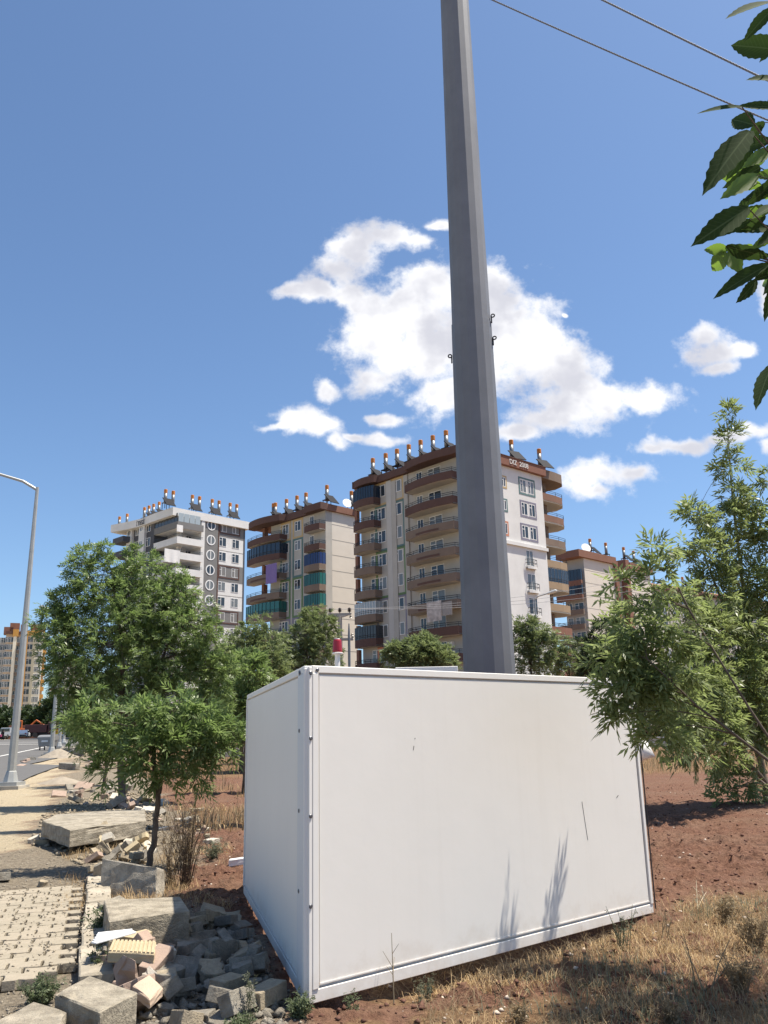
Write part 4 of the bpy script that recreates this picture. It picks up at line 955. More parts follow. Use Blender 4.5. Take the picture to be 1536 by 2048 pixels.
# laundry and carpets (hang from the block, so they stand for themselves)
def hang(name, label, Bd, face, u, off, ztopc, w, h, m, cat='laundry', folds=3, tilt=0.0):
    n = 14; vs, fs = [], []
    for i in range(n+1):
        for j in range(9):
            du = -w/2+w*i/n; dz = -h*j/8
            o = off+0.05*math.sin(i*folds*math.pi/n)*(j/8)+tilt*(j/8)
            x, y = Bd.xy(face, u+du, o); vs.append((x, y, ztopc+dz-0.03*math.sin(i*1.7)*(j == 8)))
    for i in range(n):
        for j in range(8): a = i*9+j; fs.append((a, a+1, a+10, a+9))
    M_ = Matrix.Translation(Bd.o) @ Matrix.Rotation(Bd.rot, 4, 'Z')
    me = bpy.data.meshes.new(name); me.from_pydata([tuple(M_ @ Vector(v)) for v in vs], [], fs); me.update()
    o = link(name, me, m); sol = o.modifiers.new('thick', 'SOLIDIFY'); sol.thickness = 0.02; tag(o, label, cat); return o
ufl = lambda px, py: B.L(px, py, 2.4)
u_, z_ = ufl(868, 1203); hang('carpet', 'patterned pale carpet hung over a curved brown balcony left of the mast', B, 'L', u_, 2.42, z_, 2.3, 2.2, mat('carpet_pale', (0.42, 0.37, 0.34), 0.95, 0.35, 2.2, col2=(0.55, 0.50, 0.47)), 'carpet', 1)
u_, z_ = ufl(893, 1203); hang('laundry_sheet', 'thin grey sheet drying beside the carpet left of the mast', B, 'L', u_, 2.36, z_, 1.5, 1.5, mat('sheet_grey', (0.33, 0.30, 0.28), 0.95, 0.1, 4))
# ---- second brown block, left of the main one
B2 = Bld('apartment_block', 'brown and cream apartment block left of the mast with green and blue glazed balconies', 653, 1470, 118.0, R(45))
Bq = B2
_, z1 = Bq.L(596, 1052); _, z7 = Bq.L(597, 1290); H2 = (z1-z7)/6.0
zt2 = Bq.L(640, 1024)[1]; uF2 = Bq.L(494, 1060, 1.5)[0]; xR2 = Bq.Rr(712, 1040)[0]
uc1 = Bq.L(608, 1100, 1.2)[0]; uw2 = (Bq.L(591, 1060)[0]+Bq.L(601, 1060)[0])/2; uw1 = (Bq.L(567, 1060)[0]+Bq.L(577, 1060)[0])/2; ud0 = Bq.L(559, 1100, 1.4)[0]
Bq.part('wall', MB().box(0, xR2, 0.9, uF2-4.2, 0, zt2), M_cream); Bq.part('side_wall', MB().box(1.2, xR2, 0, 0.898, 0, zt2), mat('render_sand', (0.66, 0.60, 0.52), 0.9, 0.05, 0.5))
Bq.part('wall_return', MB().box(0.002, 1.198, 0.002, 0.9, 0, zt2), M_cream)
for i in range(14):
    zz = zt2-2.25*i-1.9
    if zz > 1: Bq.part('joint', MB().box(1.2, xR2-0.02, -0.012, -0.001, zz, zz+0.08), M_line)
rp = [(-0.4, 0), (-0.4, 1.3), (uc1, 1.3), (uc1+0.3, 0.5), (ud0-0.4, 0.5), (ud0, 1.5)]+[(ud0+(uF2-ud0)*k/8, 1.5+0.7*math.sin(math.pi*k/8)) for k in range(1, 8)]+[(uF2, 1.2), (uF2, 0)]
rf = Bq.slabpoly('roof', 'L', rp, zt2, zt2+1.0, M_brown); Bq.part('roof_slab', MB().box(0, xR2+.2, -0.4, uF2-0.3, zt2+0.002, zt2+0.95), M_rust, rf)
ga = {2: M_gblue, 3: M_ggreen, 4: M_ggreen}; gd = {1: M_gdark, 4: M_ggreen}
ca = [M_brown, M_brown, M_taupe, M_taupe, M_taupe, M_taupe, M_taupe, M_taupe]
for k in range(11):
    zc = z1-k*H2
    if zc < 2.5: break
    fl = zc-1.45; cm_ = ca[k] if k < 8 else M_brown
    for wu in (uw1, uw2): Bq.window('L', wu, zc, 1.35, 1.5)
    Bq.balcony('L', 0.0, uc1, fl-0.35, 1.2, 0.25, cm_, glazing=(ga[k], fl+2.2) if k in ga else None, rail=k not in ga)
    if k not in ga:
        Bq.window('L', 1.6, zc-0.05, 1.4, 1.7, off=-0.898); Bq.window('L', 3.0, zc-0.15, 0.9, 2.0, 'door', off=0.003)
    Bq.balcony('L', ud0, uF2, fl-0.35, 1.4, 0.7, cm_, glazing=(gd[k], fl+2.2) if k in gd else None, slot=(0.3, 0.8) if k in (2, 3) else None)
    Bq.window('L', ud0+1.0, zc-0.05, 1.3, 1.7); Bq.part('pillar', MB().box(-0.4, 0.3, ud0+(uF2-ud0)*0.62, ud0+(uF2-ud0)*0.62+0.55, fl+0.1, fl+2.5), M_rust)
for ks, ke in ((0, 0), (1, 2), (3, 4), (5, 6)):
    for wu in (uw1, uw2): Bq.surround('L', wu-1.2, wu+1.2, z1-ke*H2-1.85, z1-ks*H2+1.1, trims[ks])
for px in (547, 551, 573, 594, 612):
    Bq.heater(1.5, Bq.L(px, 1010, -1.5)[0], zt2+0.95, face_az=SUNAZ_LOCAL(R(45)))
for px in (654, 703): Bq.heater(Bq.Rr(px, 1000, -1.0)[0], 1.0, zt2+0.9, face_az=SUNAZ_LOCAL(R(45)))
dsh = MB(); dsh.lathe([(0.02, 0.0), (0.35, 0.06), (0.6, 0.2), (0.62, 0.22)], 16); dob = Bq.part('satellite_dish', dsh, M_frame); dob.location = (Bq.Rr(690, 1012, -1.0)[0], 0.6, zt2+1.9); dob.rotation_euler = (R(70), 0, R(-20)); dob.scale = (1.2, 1.2, 1.2)
u_, z_ = Bq.L(572-28, 1128, 2.2); hang('purple_cloth', 'purple cloth drying on a balcony of the block with green glazing', Bq, 'L', u_, 2.3, z_, 2.6, 2.9, mat('cloth_purple', (0.22, 0.16, 0.36), 0.95, 0.08, 3), 'laundry', 3)
# ---- grey and white block far left
B1 = Bld('apartment_block', 'white and dark grey apartment block with round windows behind the big ash', 332, 1470, 152.0, R(46)); Bq = B1
_, z1 = Bq.Rr(463, 1058); _, z8 = Bq.Rr(463, 1266); H1 = (z1-z8)/7.0
zt1 = Bq.Rr(336, 1033)[1]+0.3; uF1 = Bq.L(226, 1075, 2.0)[0]; xR1 = Bq.Rr(490, 1060)[0]
xa, xb, xc, xd = Bq.Rr(400, 1060)[0], Bq.Rr(407, 1060)[0], Bq.Rr(435, 1060)[0], Bq.Rr(437, 1060)[0]
Bq.part('wall', MB().box(3.0, xR1-0.01, 3.0, uF1-4, 0, zt1), M_white)
Bq.part('side_wall', MB().box(xa, xR1, 0.0, 2.99, 0, zt1), M_white)
Bq.part('pilaster', MB().box(xa, xb, -0.5, -0.002, 0, zt1-0.01), M_white)
Bq.part('stair_column', MB().box(xb+0.01, xc, -0.25, -0.003, H1*2.0, zt1-0.01), M_greyr)
Bq.part('downpipe', MB().box(xc+0.1, xc+0.35, -0.2, -0.004, 0, zt1), M_brown)
Bq.part('corner_strip', MB().box(xR1-0.3, xR1+0.02, -0.06, -0.004, 0, zt1), M_dgrey)
Bq.part('left_wall', MB().box(0.0, 2.99, 3.1+4.0, uF1-4, 0, zt1), M_dgrey)
ul = lambda px: Bq.L(px, 1070)[0]
for a, c, mm in ((258, 268, M_white), (282, 293, M_white)):
    Bq.part('pilaster', MB().box(-0.5, -0.002, ul(c), ul(a), 0, zt1-0.02), mm)
rp = [(-0.6, -0.002), (-0.6, 0.9), (6, 1.0), (uF1*0.55, 0.8), (uF1*0.75, 1.4), (uF1, 2.6), (uF1+0.5, -0.002)]
rf = Bq.slabpoly('roof', 'L', rp, zt1, zt1+1.5, M_white); Bq.part('roof_slab', MB().box(0.0, xR1+0.8, -0.6, uF1+0.3, zt1+0.003, zt1+1.48), M_white, rf)
for k in range(13):
    zc = z1-k*H1
    if zc < 2: break
    for px in (446, 472):
        Bq.window('R', Bq.Rr(px, 1060)[0], zc, 1.65, 1.75)
    if k % 3 == 0:
        Bq.part('spandrel', MB().box(xd+0.2, xR1-0.31, -0.03, -0.002, zc-1.9, zc+1.35), M_greyr)
        x0, x1 = Bq.Rr(439, 1060)[0], Bq.Rr(480, 1060)[0]; Bq.surround('R', x0, x1, zc-1.25, zc+1.2, M_brown, 0.22, 0.09)
        for o in Bq.root.children:
            pass
    else: Bq.part('joint', MB().box(xd+0.2, xR1-0.31, -0.02, -0.002, zc-1.75, zc-1.63), M_line)
    if k <= 5: Bq.window('R', (xb+xc)/2, zc-0.1, 2.0, 2.0, 'round', off=0.255)
    fl = zc-1.45
    # wrap-round corner balcony
    lv = {0: M_greyr}.get(k, M_white)
    pl = [(0.0, 0), (xa, 0)]
    b = Bq.part('balcony', MB().box(-0.0, xa-0.01, -1.2, -1.05, fl-0.5, fl+0.75).box(-0.15, -0.0, -1.2, 6.9, fl-0.5, fl+0.75), lv)
    Bq.part('slab', MB().box(0.001, xa-0.01, -1.049, 6.9, fl-0.48, fl-0.2), M_white, b)
    q = MB()
    for zz in (fl+1.05, fl+1.3): q.box(-0.1, xa, -1.16, -1.1, zz-0.03, zz+0.03); q.box(-0.12, -0.06, -1.1, 6.9, zz-0.03, zz+0.03)
    if k: Bq.part('railing', q, M_rail, b)
    Bq.part('column', MB().box(1.6, 2.3, 1.2, 1.9, fl-0.199, fl+H1-0.49), M_white, b)
    for px in (388, 377): Bq.window('R', Bq.Rr(px, 1075, -3.0)[0], zc-0.05, 1.2, 1.8, off=-2.997)
    if k == 0:
        q = MB(); x = 0.0
        while x < xa-0.8: q.box(x+0.04, min(x+1.15, xa-0.05), -1.12, -1.09, fl+0.76, fl+H1-0.52); x += 1.2
        Bq.part('glazing', q, M_glight, b)
        q = MB(); y = -1.0
        while y < 6.2: q.box(-0.1, -0.07, y+0.04, y+1.05, fl+0.76, fl+H1-0.52); y += 1.1
        Bq.part('glazing', q, M_ggrey, b)
    for px, w in ((297, 1.5), (275, 1.5)): Bq.window('L', ul(px), zc, w, 1.7)
    for px in (263, 287): Bq.window('L', ul(px), zc, 1.3, 1.8, 'round', off=0.505)
    Bq.part('end_balcony', MB().box(-2.0, 0.5, uF1-4, uF1, fl-0.5, fl+0.6), M_dgrey)
Bq.part('air_conditioner', MB().box(Bq.Rr(366, 1072, -3.0)[0]-0.5, Bq.Rr(366, 1072, -3.0)[0]+0.5, 2.55, 2.99, z1-H1+0.4, z1-H1+1.1), M_frame)
for px in (239, 254, 288, 297, 306, 317): Bq.heater(1.5, Bq.L(px, 1040, -1.5)[0], zt1+1.45, face_az=SUNAZ_LOCAL(R(46)), coll=px > 290)
for px in (331, 385, 425, 461): Bq.heater(Bq.Rr(px, 1020, -1.5)[0], 1.5, zt1+1.45, two=True, face_az=SUNAZ_LOCAL(R(46)), sc=1.15)
Bq.text('AKEM   SİTESİ', 'L', (ul(256)+ul(296))/2, zt1+0.55, 1.25, M_dgrey, off=1.02)
u_, z_ = Bq.Rr(345, 1099, 1.3); hang('awning_sheet', 'white sheet drying at the corner balcony of the grey and white block', Bq, 'R', u_, 1.3, z_, 3.2, 2.4, M_cloth, 'laundry', 4)
u_, z_ = Bq.Rr(360, 1050, 1.3); hang('towel', 'small white towel below the top glazing of the grey and white block', Bq, 'R', u_, 1.32, z_, 1.3, 1.3, M_cloth, 'laundry', 1)
# ---- brown block right of the mast, farther back
B4 = Bld('apartment_block', 'farther brown and cream block right of the rounded balconies, with navy glazing', 1190, 1470, 150.0, R(44)); Bq = B4
zt4 = Bq.Rr(1195, 1122)[1]; xR4 = Bq.Rr(1226, 1130)[0]; uF4 = Bq.L(1120, 1130)[0]; H4 = (Bq.L(1170, 1142)[1]-Bq.L(1170, 1260)[1])/4.0
Bq.part('wall', MB().box(0.9, xR4, 0.02, uF4, 0, zt4), M_cream); Bq.part('side_wall', MB().box(0.9, xR4, 0, 0.018, 0, zt4-0.01), MATS['render_sand'])  # lighter skin on this face alone, its sunlight put into the colour
rf = Bq.part('roof', MB().box(-1.2, xR4+0.4, -0.5, uF4, zt4, zt4+1.3), M_rust)
for i in range(14):
    zz = zt4-2.3*i-2.2
    if zz > 1: Bq.part('joint', MB().box(0.92, xR4-0.02, -0.012, -0.001, zz, zz+0.08), M_line)
zb = Bq.L(1170, 1158)[1]
for k in range(12):
    z = zb-k*H4
    if z < 1: break
    cm_ = M_rust if k < 2 else M_taupe
    Bq.balcony('L', 0.0, 5.5, z-1.0, 0.4, 0.2, cm_, glazing=(M_gdark, z+1.9) if k < 2 else None, rail=k >= 2, n=4)
    if k >= 2:
        Bq.window('L', 3.6, z+0.4, 1.0, 1.9, 'door', off=-0.897); Bq.window('L', 1.6, z+0.5, 1.9, 1.6, off=-0.897)
Bq.part('pillar', MB().box(xR4+0.002, xR4+1.1, -0.4, 2.0, 0, zt4+0.6), M_rust); Bq.part('recess', MB().box(xR4+1.102, xR4+3.9, 0.8, 6.0, 0, zt4-0.8), M_cream)
Bq.part('pillar', MB().box(xR4+3.902, xR4+5.2, -0.4, 2.0, 0, zt4+1.4), M_rust)
xe = Bq.Rr(1300, 1150)[0]; Bq.part('wing', MB().box(xR4+5.202, xe, 0.0, uF4, 0, zt4-0.2), MATS['render_sand']); Bq.part('wing_roof', MB().box(xR4+5.202, xe+0.4, -0.5, uF4, zt4-0.2, zt4+1.0), M_rust)
for i in range(14):
    zz = zt4-2.3*i-2.4
    if zz > 1: Bq.part('joint', MB().box(xR4+5.25, xe-0.02, -0.012, -0.001, zz, zz+0.08), M_line)
for k in range(9): Bq.window('R', xR4+2.4, zb-k*H4+0.4, 1.2, 1.6, off=-0.797)
for px in (1182, 1213, 1248): Bq.heater(Bq.Rr(px, 1110, -1.5)[0], 1.5, zt4+1.2, face_az=SUNAZ_LOCAL(R(44)), coll=px != 1213)
Bq.heater(Bq.Rr(1268, 1120, -1.5)[0], 1.5, zt4+0.9, face_az=SUNAZ_LOCAL(R(44)))
dob = Bq.part('satellite_dish', dsh, M_frame); dob.location = (Bq.Rr(1171, 1100, -1.0)[0], 1.0, zt4+2.2); dob.rotation_euler = (R(70), 0, R(-30)); dob.scale = (1.5,)*3
# ---- low tiled blocks far right, mostly behind the pale ash
B5 = Bld('apartment_block', 'far pale block with red tiled roof seen through the pale ash', 1345, 1470, 185.0, R(40)); Bq = B5
zt5 = Bq.Rr(1360, 1180)[1]; x5 = Bq.Rr(1560, 1190)[0]; Bq.part('wall', MB().box(0, x5, 0, 18, 0, zt5), M_cream)
Bq.part('roof', MB().add([(-.8, -.8, zt5), (x5+.8, -.8, zt5), (x5+.8, 18.8, zt5), (-.8, 18.8, zt5), (4, 9, zt5+3.2), (x5-4, 9, zt5+3.2)], [(0, 1, 5, 4), (1, 2, 5), (2, 3, 4, 5), (3, 0, 4), (3, 2, 1, 0)]), M_tile)
Bq.part('cornice', MB().box(-.9, x5+.9, -.9, 18.9, zt5-0.6, zt5-0.003), M_brown)
for k in range(8):
    for j in range(int(x5/4)):
        Bq.window('R', 2+j*4, zt5-2.4-3*k, 1.6, 1.7)
    Bq.balcony('L', 2, 8, zt5-4.2-3*k, 1.4, 0.3, M_taupe, n=4); Bq.window('L', 12, zt5-2.4-3*k, 1.6, 1.7)
for px in (1366, 1390): Bq.heater(Bq.Rr(px, 1170, -3)[0], 3.0, zt5+0.8, face_az=-0.9)
# ---- yellow and cream towers far left
B0 = Bld('apartment_block', 'tall cream block with yellow bands far left behind the lamp post', -70, 1470, 300.0, R(21)); Bq = B0
M_yb = mat('band_yellow', (0.50, 0.26, 0.07), 0.9, 0.1, 0.5); M_peach = mat('render_peach', (0.50, 0.37, 0.25), 0.9, 0.06, 0.4); M_cr2 = mat('render_ivory', (0.64, 0.60, 0.50), 0.9, 0.06, 0.4)
X0 = lambda px: Bq.Rr(px, 1300)[0]
zt0 = Bq.Rr(40, 1271)[1]; H0 = (Bq.Rr(62, 1279)[1]-Bq.Rr(60, 1429)[1])/10; zc0 = Bq.Rr(62, 1279)[1]
Bq.part('wall', MB().box(X0(47), X0(86), 0, 14, 0, zt0), M_cr2)
Bq.part('left_wing', MB().box(X0(9), X0(47)-0.01, 1.5, 16, 0, zt0+0.6), M_peach); Bq.part('far_wing', MB().box(X0(-70), X0(9)-0.01, 4.0, 18, 0, zt0-1.5), MATS['render_cream'])
Bq.part('roof_band', MB().box(X0(46), X0(87), -0.5, 14.2, zt0+0.002, zt0+1.7), M_yb); Bq.part('roof_band', MB().box(X0(23), X0(34), 0.2, 16, zt0-0.3, zt0+2.2), M_yb); Bq.part('roof', MB().box(X0(8), X0(46)-0.02, 1.0, 16.2, zt0+0.602, zt0+1.6), M_brown)
Bq.part('corner_pier', MB().box(X0(24.5), X0(31), 0.4, 1.49, 0, zt0-0.31), mat('pier_ivory', (0.74, 0.68, 0.56), 0.9, 0.05, 0.5)); Bq.part('corner_pier', MB().box(X0(48), X0(54), -0.9, -0.003, 0, zt0-0.002), M_yb); Bq.part('rib', MB().box(X0(64.5), X0(70), -1.0, -0.003, 0, zt0-0.5), mat('rib_khaki', (0.40, 0.36, 0.27), 0.9, 0.06, 0.5))
for k in range(15):
    zc = zc0-k*H0
    if zc < 2: break
    Bq.window('R', X0(59.5), zc, 2.3, 1.9)
    for px, w in ((77, 2.4), (73.6, 0.9), (80.6, 0.9)): Bq.window('R', X0(px), zc, w, 1.9)
    for px in (13.5, 20.5, 37): Bq.window('R', X0(px), zc, 1.7, 1.9, off=-1.497)
    for px in (-10, -2, 5): Bq.window('R', X0(px), zc, 1.7, 1.9, off=-3.997)
    Bq.part('balcony', MB().box(X0(86)+0.002, X0(93), 0.5, 4.5, zc-2.2, zc-0.9), M_yb); Bq.part('balcony', MB().box(X0(33), X0(42), 0.3, 1.49, zc-2.2, zc-1.2), M_taupe)
Bq.part('balcony_core', MB().box(X0(86)+0.002, X0(90), 4.502, 9, 0, zt0-1), M_cr2)
for px, w, h in ((14, 4, 3.5), (57, 6, 3.2), (36, 3, 3), (2, 4, 2)): Bq.part('chimney', MB().box(X0(px), X0(px)+w*0.8, 6, 9, zt0+1.0, zt0+1.7+h), M_rust)
for i, (px, w, h, m_, lab) in enumerate(((106, 12, 1378, M_white, 'small white far building just right of the yellow block'), (122, 10, 1330, M_cr2, 'pale far tower glimpsed between the yellow block and the big ash'))):
    p = at(px, 1470, 380); q = Bld('far_building', lab, px, 1470, 380, R(35), 'building'); zt = q.Rr(px+3, h)[1]
    q.part('wall', MB().box(0, 9, 0, 12, 0, zt), m_); q.part('roof', MB().box(-.4, 9.4, -.4, 12.4, zt, zt+0.8), M_brown)
    for k in range(int(zt/3)-1):
        for x in (2.5, 6.5): q.window('R', x, zt-2-3*k, 1.8, 1.7)
    for k in range(int(zt/3)-1): q.window('L', 6, zt-2-3*k, 1.8, 1.7)
# ------------------------------------------------------------------ boundary wall, poles, lamps
M_wallw = mat('wall_plaster', (0.52, 0.50, 0.47), 0.9, 0.12, 0.8, 0.2, 20); M_cope = mat('wall_coping', (0.62, 0.60, 0.56), 0.85, 0.08, 1.0)
wy = 56.0
bw = empty('boundary_wall', (0, wy, 0)); tag(bw, 'low pale boundary wall running across the far side of the field', 'wall')
wq, wc_ = MB(), MB()
xsw = np.arange(-12.5, 47, 3.0)
for i in range(len(xsw)-1):
    a, c = xsw[i], xsw[i+1]; z = float(base_z((a+c)/2, wy))
    zt = at(768+(a/wy)*1700*0.97, 1474-(a/wy)*40, wy).z
    zt = 1.12
    MB().box(a+0.01, c-0.01, -0.12, 0.12, z-0.6, zt-0.08).build('wall_panel', M_wallw, bw)
    MB().box(a+0.01, c-0.01, -0.2, 0.2, zt-0.0795, zt).build('coping', M_cope, bw)
M_lamp = mat('lamp_galvanised', (0.40, 0.40, 0.385), 0.5, 0.12, 3, metal=0.35); M_head = mat('lamp_head', (0.62, 0.62, 0.6), 0.4, 0.05, 3)
def street_lamp(label, b, h, r0, arm, lean=(0, 0), head=True, bolts=True):
    o = empty('street_lamp', b); tag(o, label, 'street lamp', 'street lamps')
    MB().lathe([(r0*1.9, 0.25), (r0*1.25, 0.6), (r0*1.1, 0.62), (r0*0.45, h)], 8).build('pole', M_lamp, o).rotation_euler = (lean[0], lean[1], 0)
    MB().box(-r0*2.6, r0*2.6, -r0*2.6, r0*2.6, 0.12, 0.249).build('base_plate', M_lamp, o)
    if bolts: MB().box(-r0*3.4, r0*3.4, -r0*3.4, r0*3.4, -0.3, 0.1195).build('footing', M_pale, o)
    tp = Vector((math.sin(lean[1])*h, -math.sin(lean[0])*h, h*math.cos(lean[0])))
    e = tp+Vector(arm); MB().tube([tp-Vector((0, 0, 0.1)), tp+Vector(arm)*0.3+Vector((0, 0, 0.05)), e], [r0*0.42, r0*0.4, r0*0.36], 8).build('arm', M_lamp, o)
    if head:
        d = Vector(arm).normalized(); q = MB(); sd = d.cross(Vector((0, 0, 1))).normalized()
        q.obox(e+d*0.45, d*0.5, sd*0.16, Vector((0, 0, 1))*0.075); q.obox(e+d*0.55, d*0.34, sd*0.12, Vector((0, 0, 1))*0.13)
        q.build('lamp_head', M_head, o, bevel=0.04)
    return o
b = G(20, 1577); htop = at(68, 975, b.y).z-b.z
street_lamp('tall galvanised street lamp nearest on the left beside the sandy path', b, htop, 0.145, at(-30, 942, b.y-0.5)-at(68, 975, b.y), lean=(0, R(0.3)))
b = Vector((at(103, 1507, 64).x, 64, 0)); b.z = float(base_z(b.x, b.y)); hh = at(95, 1232, 64).z-b.z
street_lamp('second street lamp whose pale head shows left of the big ash', b, hh, 0.16, at(88, 1226, 63)-at(112, 1236, 64), lean=(0, 0))
for i, (px, py, Yd) in enumerate(((118, 1492, 84), (127.5, 1480, 105))):
    b = Vector((at(px, py, Yd).x, Yd, 0)); b.z = float(base_z(b.x, b.y))
    street_lamp(('third street lamp along the road, left of the yellow board', 'farthest street lamp along the road, right of the yellow board')[i], b, 10.4, 0.16, (-1.6, -0.2, 0.4))
b = Vector((at(1083, 1400, 74).x, 74, 0)); b.z = float(base_z(b.x, 74)); hh = at(1082, 1196, 74).z-b.z
street_lamp('street lamp right of the mast in front of the rounded balconies', b, hh, 0.13, at(1108, 1187, 73)-at(1082, 1196, 74))
b = Vector((at(650, 1400, 80).x, 80, 0)); b.z = float(base_z(b.x, 80)); hh = at(652, 1268, 80).z-b.z
street_lamp('street lamp peeping out of the field tree left of the beacon', b, hh, 0.12, at(634, 1272, 79)-at(652, 1264, 80))
# concrete power pole with three insulators
Yp = 58.0; b = Vector((at(681, 1400, Yp).x, Yp, 0)); b.z = float(base_z(b.x, Yp))
pp = empty('power_pole', b); tag(pp, 'concrete power pole with crossarm and three dark insulators left of the mast', 'power pole')
M_cpole = mat('pole_concrete', (0.33, 0.30, 0.27), 0.9, 0.1, 2); M_ins = mat('insulator_brown', (0.03, 0.022, 0.02), 0.3, 0.2, 8, spec=0.5)
zt = at(681, 1233, Yp).z-b.z; zl = at(681, 1279, Yp).z-b.z
MB().lathe([(0.22, -0.3), (0.15, zt)], 8).build('pole', M_cpole, pp)
MB().add([(-0.8, -0.1, zt+0.22), (0.8, -0.1, zt+0.22), (0.8, 0.1, zt+0.22), (-0.8, 0.1, zt+0.22), (-0.22, -0.12, zt-0.05), (0.22, -0.12, zt-0.05), (0.22, 0.12, zt-0.05), (-0.22, 0.12, zt-0.05), (-0.8, -0.1, zt+0.14), (0.8, -0.1, zt+0.14), (0.8, 0.1, zt+0.14), (-0.8, 0.1, zt+0.14)], [(0, 1, 2, 3), (0, 8, 9, 1), (2, 10, 11, 3), (8, 4, 5, 9), (10, 6, 7, 11), (0, 3, 11, 8), (1, 9, 10, 2), (8, 11, 7, 4), (9, 5, 6, 10), (4, 7, 6, 5)]).build('crossarm', M_cpole, pp)
MB().box(-0.75, 0.9, -0.1, 0.1, zl-0.08, zl+0.08).build('lower_arm', M_cpole, pp)
for x in (-0.66, 0.0, 0.66):
    MB().lathe([(0.03, zt+0.22), (0.03, zt+0.30), (0.14, zt+0.32), (0.07, zt+0.38), (0.16, zt+0.42), (0.07, zt+0.48), (0.13, zt+0.52), (0.04, zt+0.60)], 10, (x, 0, 0)).build('insulator', M_ins, pp)
for x, z in ((-0.74, zt-0.02), (0.74, zt-0.02), (0.85, zl+0.3), (0.85, zl+0.1)):
    MB().lathe([(0.03, -0.12), (0.10, -0.08), (0.05, -0.02), (0.10, 0.03), (0.03, 0.1)], 8, (x, 0, z)).build('insulator', M_ins, pp)
M_wire = mat('wire_grey', (0.22, 0.22, 0.23), 0.7, 0.1, 10)
for i, (x0, lab) in enumerate(((-0.66, 'left'), (0.0, 'middle'), (0.66, 'right'))):
    a = b+Vector((x0, 0, zt+0.5)); c = Vector((34+x0, 92, at(1536, 1125+12*i, 92).z)); pts = []
    for k in range(25):
        t = k/24; p = a.lerp(c, t); p.z -= 4*1.0*t*(1-t); pts.append(p)
    tag(MB().tube(pts, 0.014, 4).build('power_line', M_wire), 'thin power line from the %s insulator crossing behind the mast' % lab, 'wire')

# ------------------------------------------------------------------ things by the far road
def carlike(name, label, px, py, Yd, prof, width, paint, glass_z, yaw, sc=1.0, cat='car'):
    p = at(px, py, Yd); z = float(base_z(p.x, p.y))+0.17
    o = empty(name, (p.x, p.y, z), yaw); tag(o, label, cat); o.scale = (sc,)*3
    n = len(prof); q = MB(); hw = width/2
    zmax = max(b_ for _, b_ in prof)
    def inset(zz): return 0.0 if zz < glass_z else 0.16*(zz-glass_z)/(max(zmax-glass_z, .1))
    vs = [(x, -hw+inset(zz), zz) for x, zz in prof]+[(x, hw-inset(zz), zz) for x, zz in prof]
    q.add(vs, [tuple(range(n)), tuple(range(2*n-1, n-1, -1))]+[(i, n+i, n+(i+1) % n, (i+1) % n) for i in range(n)])
    q.build('body', paint, o, bevel=0.03)
    top = [(x, zz) for x, zz in prof if zz > glass_z]
    xa, xb = min(x for x, _ in top), max(x for x, _ in top)
    for s_ in (-1, 1):
        MB().box(xa+0.35, (xa+xb)/2-0.05, s_*(hw-0.02)-0.03, s_*(hw-0.02)+0.03, glass_z+0.05, zmax-0.15).build('side_window', M_pane, o)
        MB().box((xa+xb)/2+0.05, xb-0.45, s_*(hw-0.02)-0.03, s_*(hw-0.02)+0.03, glass_z+0.05, zmax-0.15).build('side_window', M_pane, o)
    MB().box(xa-0.06, xa+0.10, -hw+0.22, hw-0.22, glass_z+0.05, zmax-0.18).build('rear_window', M_pane, o)
    MB().box(xb-0.3, xb-0.05, -hw+0.22, hw-0.22, glass_z+0.05, zmax-0.2).build('windscreen', M_pane, o)
    L_ = max(x for x, _ in prof); l_ = min(x for x, _ in prof)
    for x in (l_+0.8, L_-0.8):
        for s_ in (-1, 1):
            w = MB(); w.tube([(x, s_*(hw-0.2), 0.32), (x, s_*(hw+0.01), 0.32)], 0.32, 14); wo = w.build('wheel', M_ins, o)
            MB().tube([(x, s_*(hw+0.012), 0.32), (x, s_*(hw+0.02), 0.32)], 0.18, 10).build('rim', M_tank, wo)
    for s_ in (-1, 1):
        MB().box(l_-0.03, l_+0.04, s_*(hw-0.22)-0.15, s_*(hw-0.22)+0.15, 0.72, 0.9).build('tail_light', MATS['beacon_red'], o)
        MB().box(L_-0.04, L_+0.03, s_*(hw-0.25)-0.16, s_*(hw-0.25)+0.16, 0.62, 0.78).build('headlight', M_frame, o)
    MB().box(l_-0.08, l_+0.02, -hw+0.1, hw-0.1, 0.36, 0.55).build('bumper', M_rail, o)
    return o
M_cw = mat('car_white', (0.70, 0.70, 0.70), 0.25, 0.03, 3, spec=0.5); M_cblue = mat('car_slate', (0.05, 0.065, 0.085), 0.3, 0.05, 3, spec=0.5)
sedan = [(-2.1, 0.3), (-2.15, 0.85), (-1.7, 0.95), (-1.2, 1.42), (0.5, 1.45), (1.2, 0.98), (2.05, 0.85), (2.15, 0.35)]
van = [(-2.2, 0.35), (-2.25, 1.0), (-2.1, 1.88), (0.9, 1.9), (1.5, 1.15), (2.3, 0.95), (2.35, 0.4)]
carlike('car', 'white saloon car seen from behind on the far road, right of the lamp post', 47, 1470, 165, sedan, 1.75, M_cw, 0.95, R(104))
carlike('van', 'white passenger van on the far road at the left edge', 14, 1468, 170, van, 1.8, M_cw, 1.12, R(150), cat='van')
carlike('car', 'dark slate car parked far off under the trees, right of the yellow board', 140, 1468, 160, sedan, 1.8, M_cblue, 0.95, R(10), 1.2)
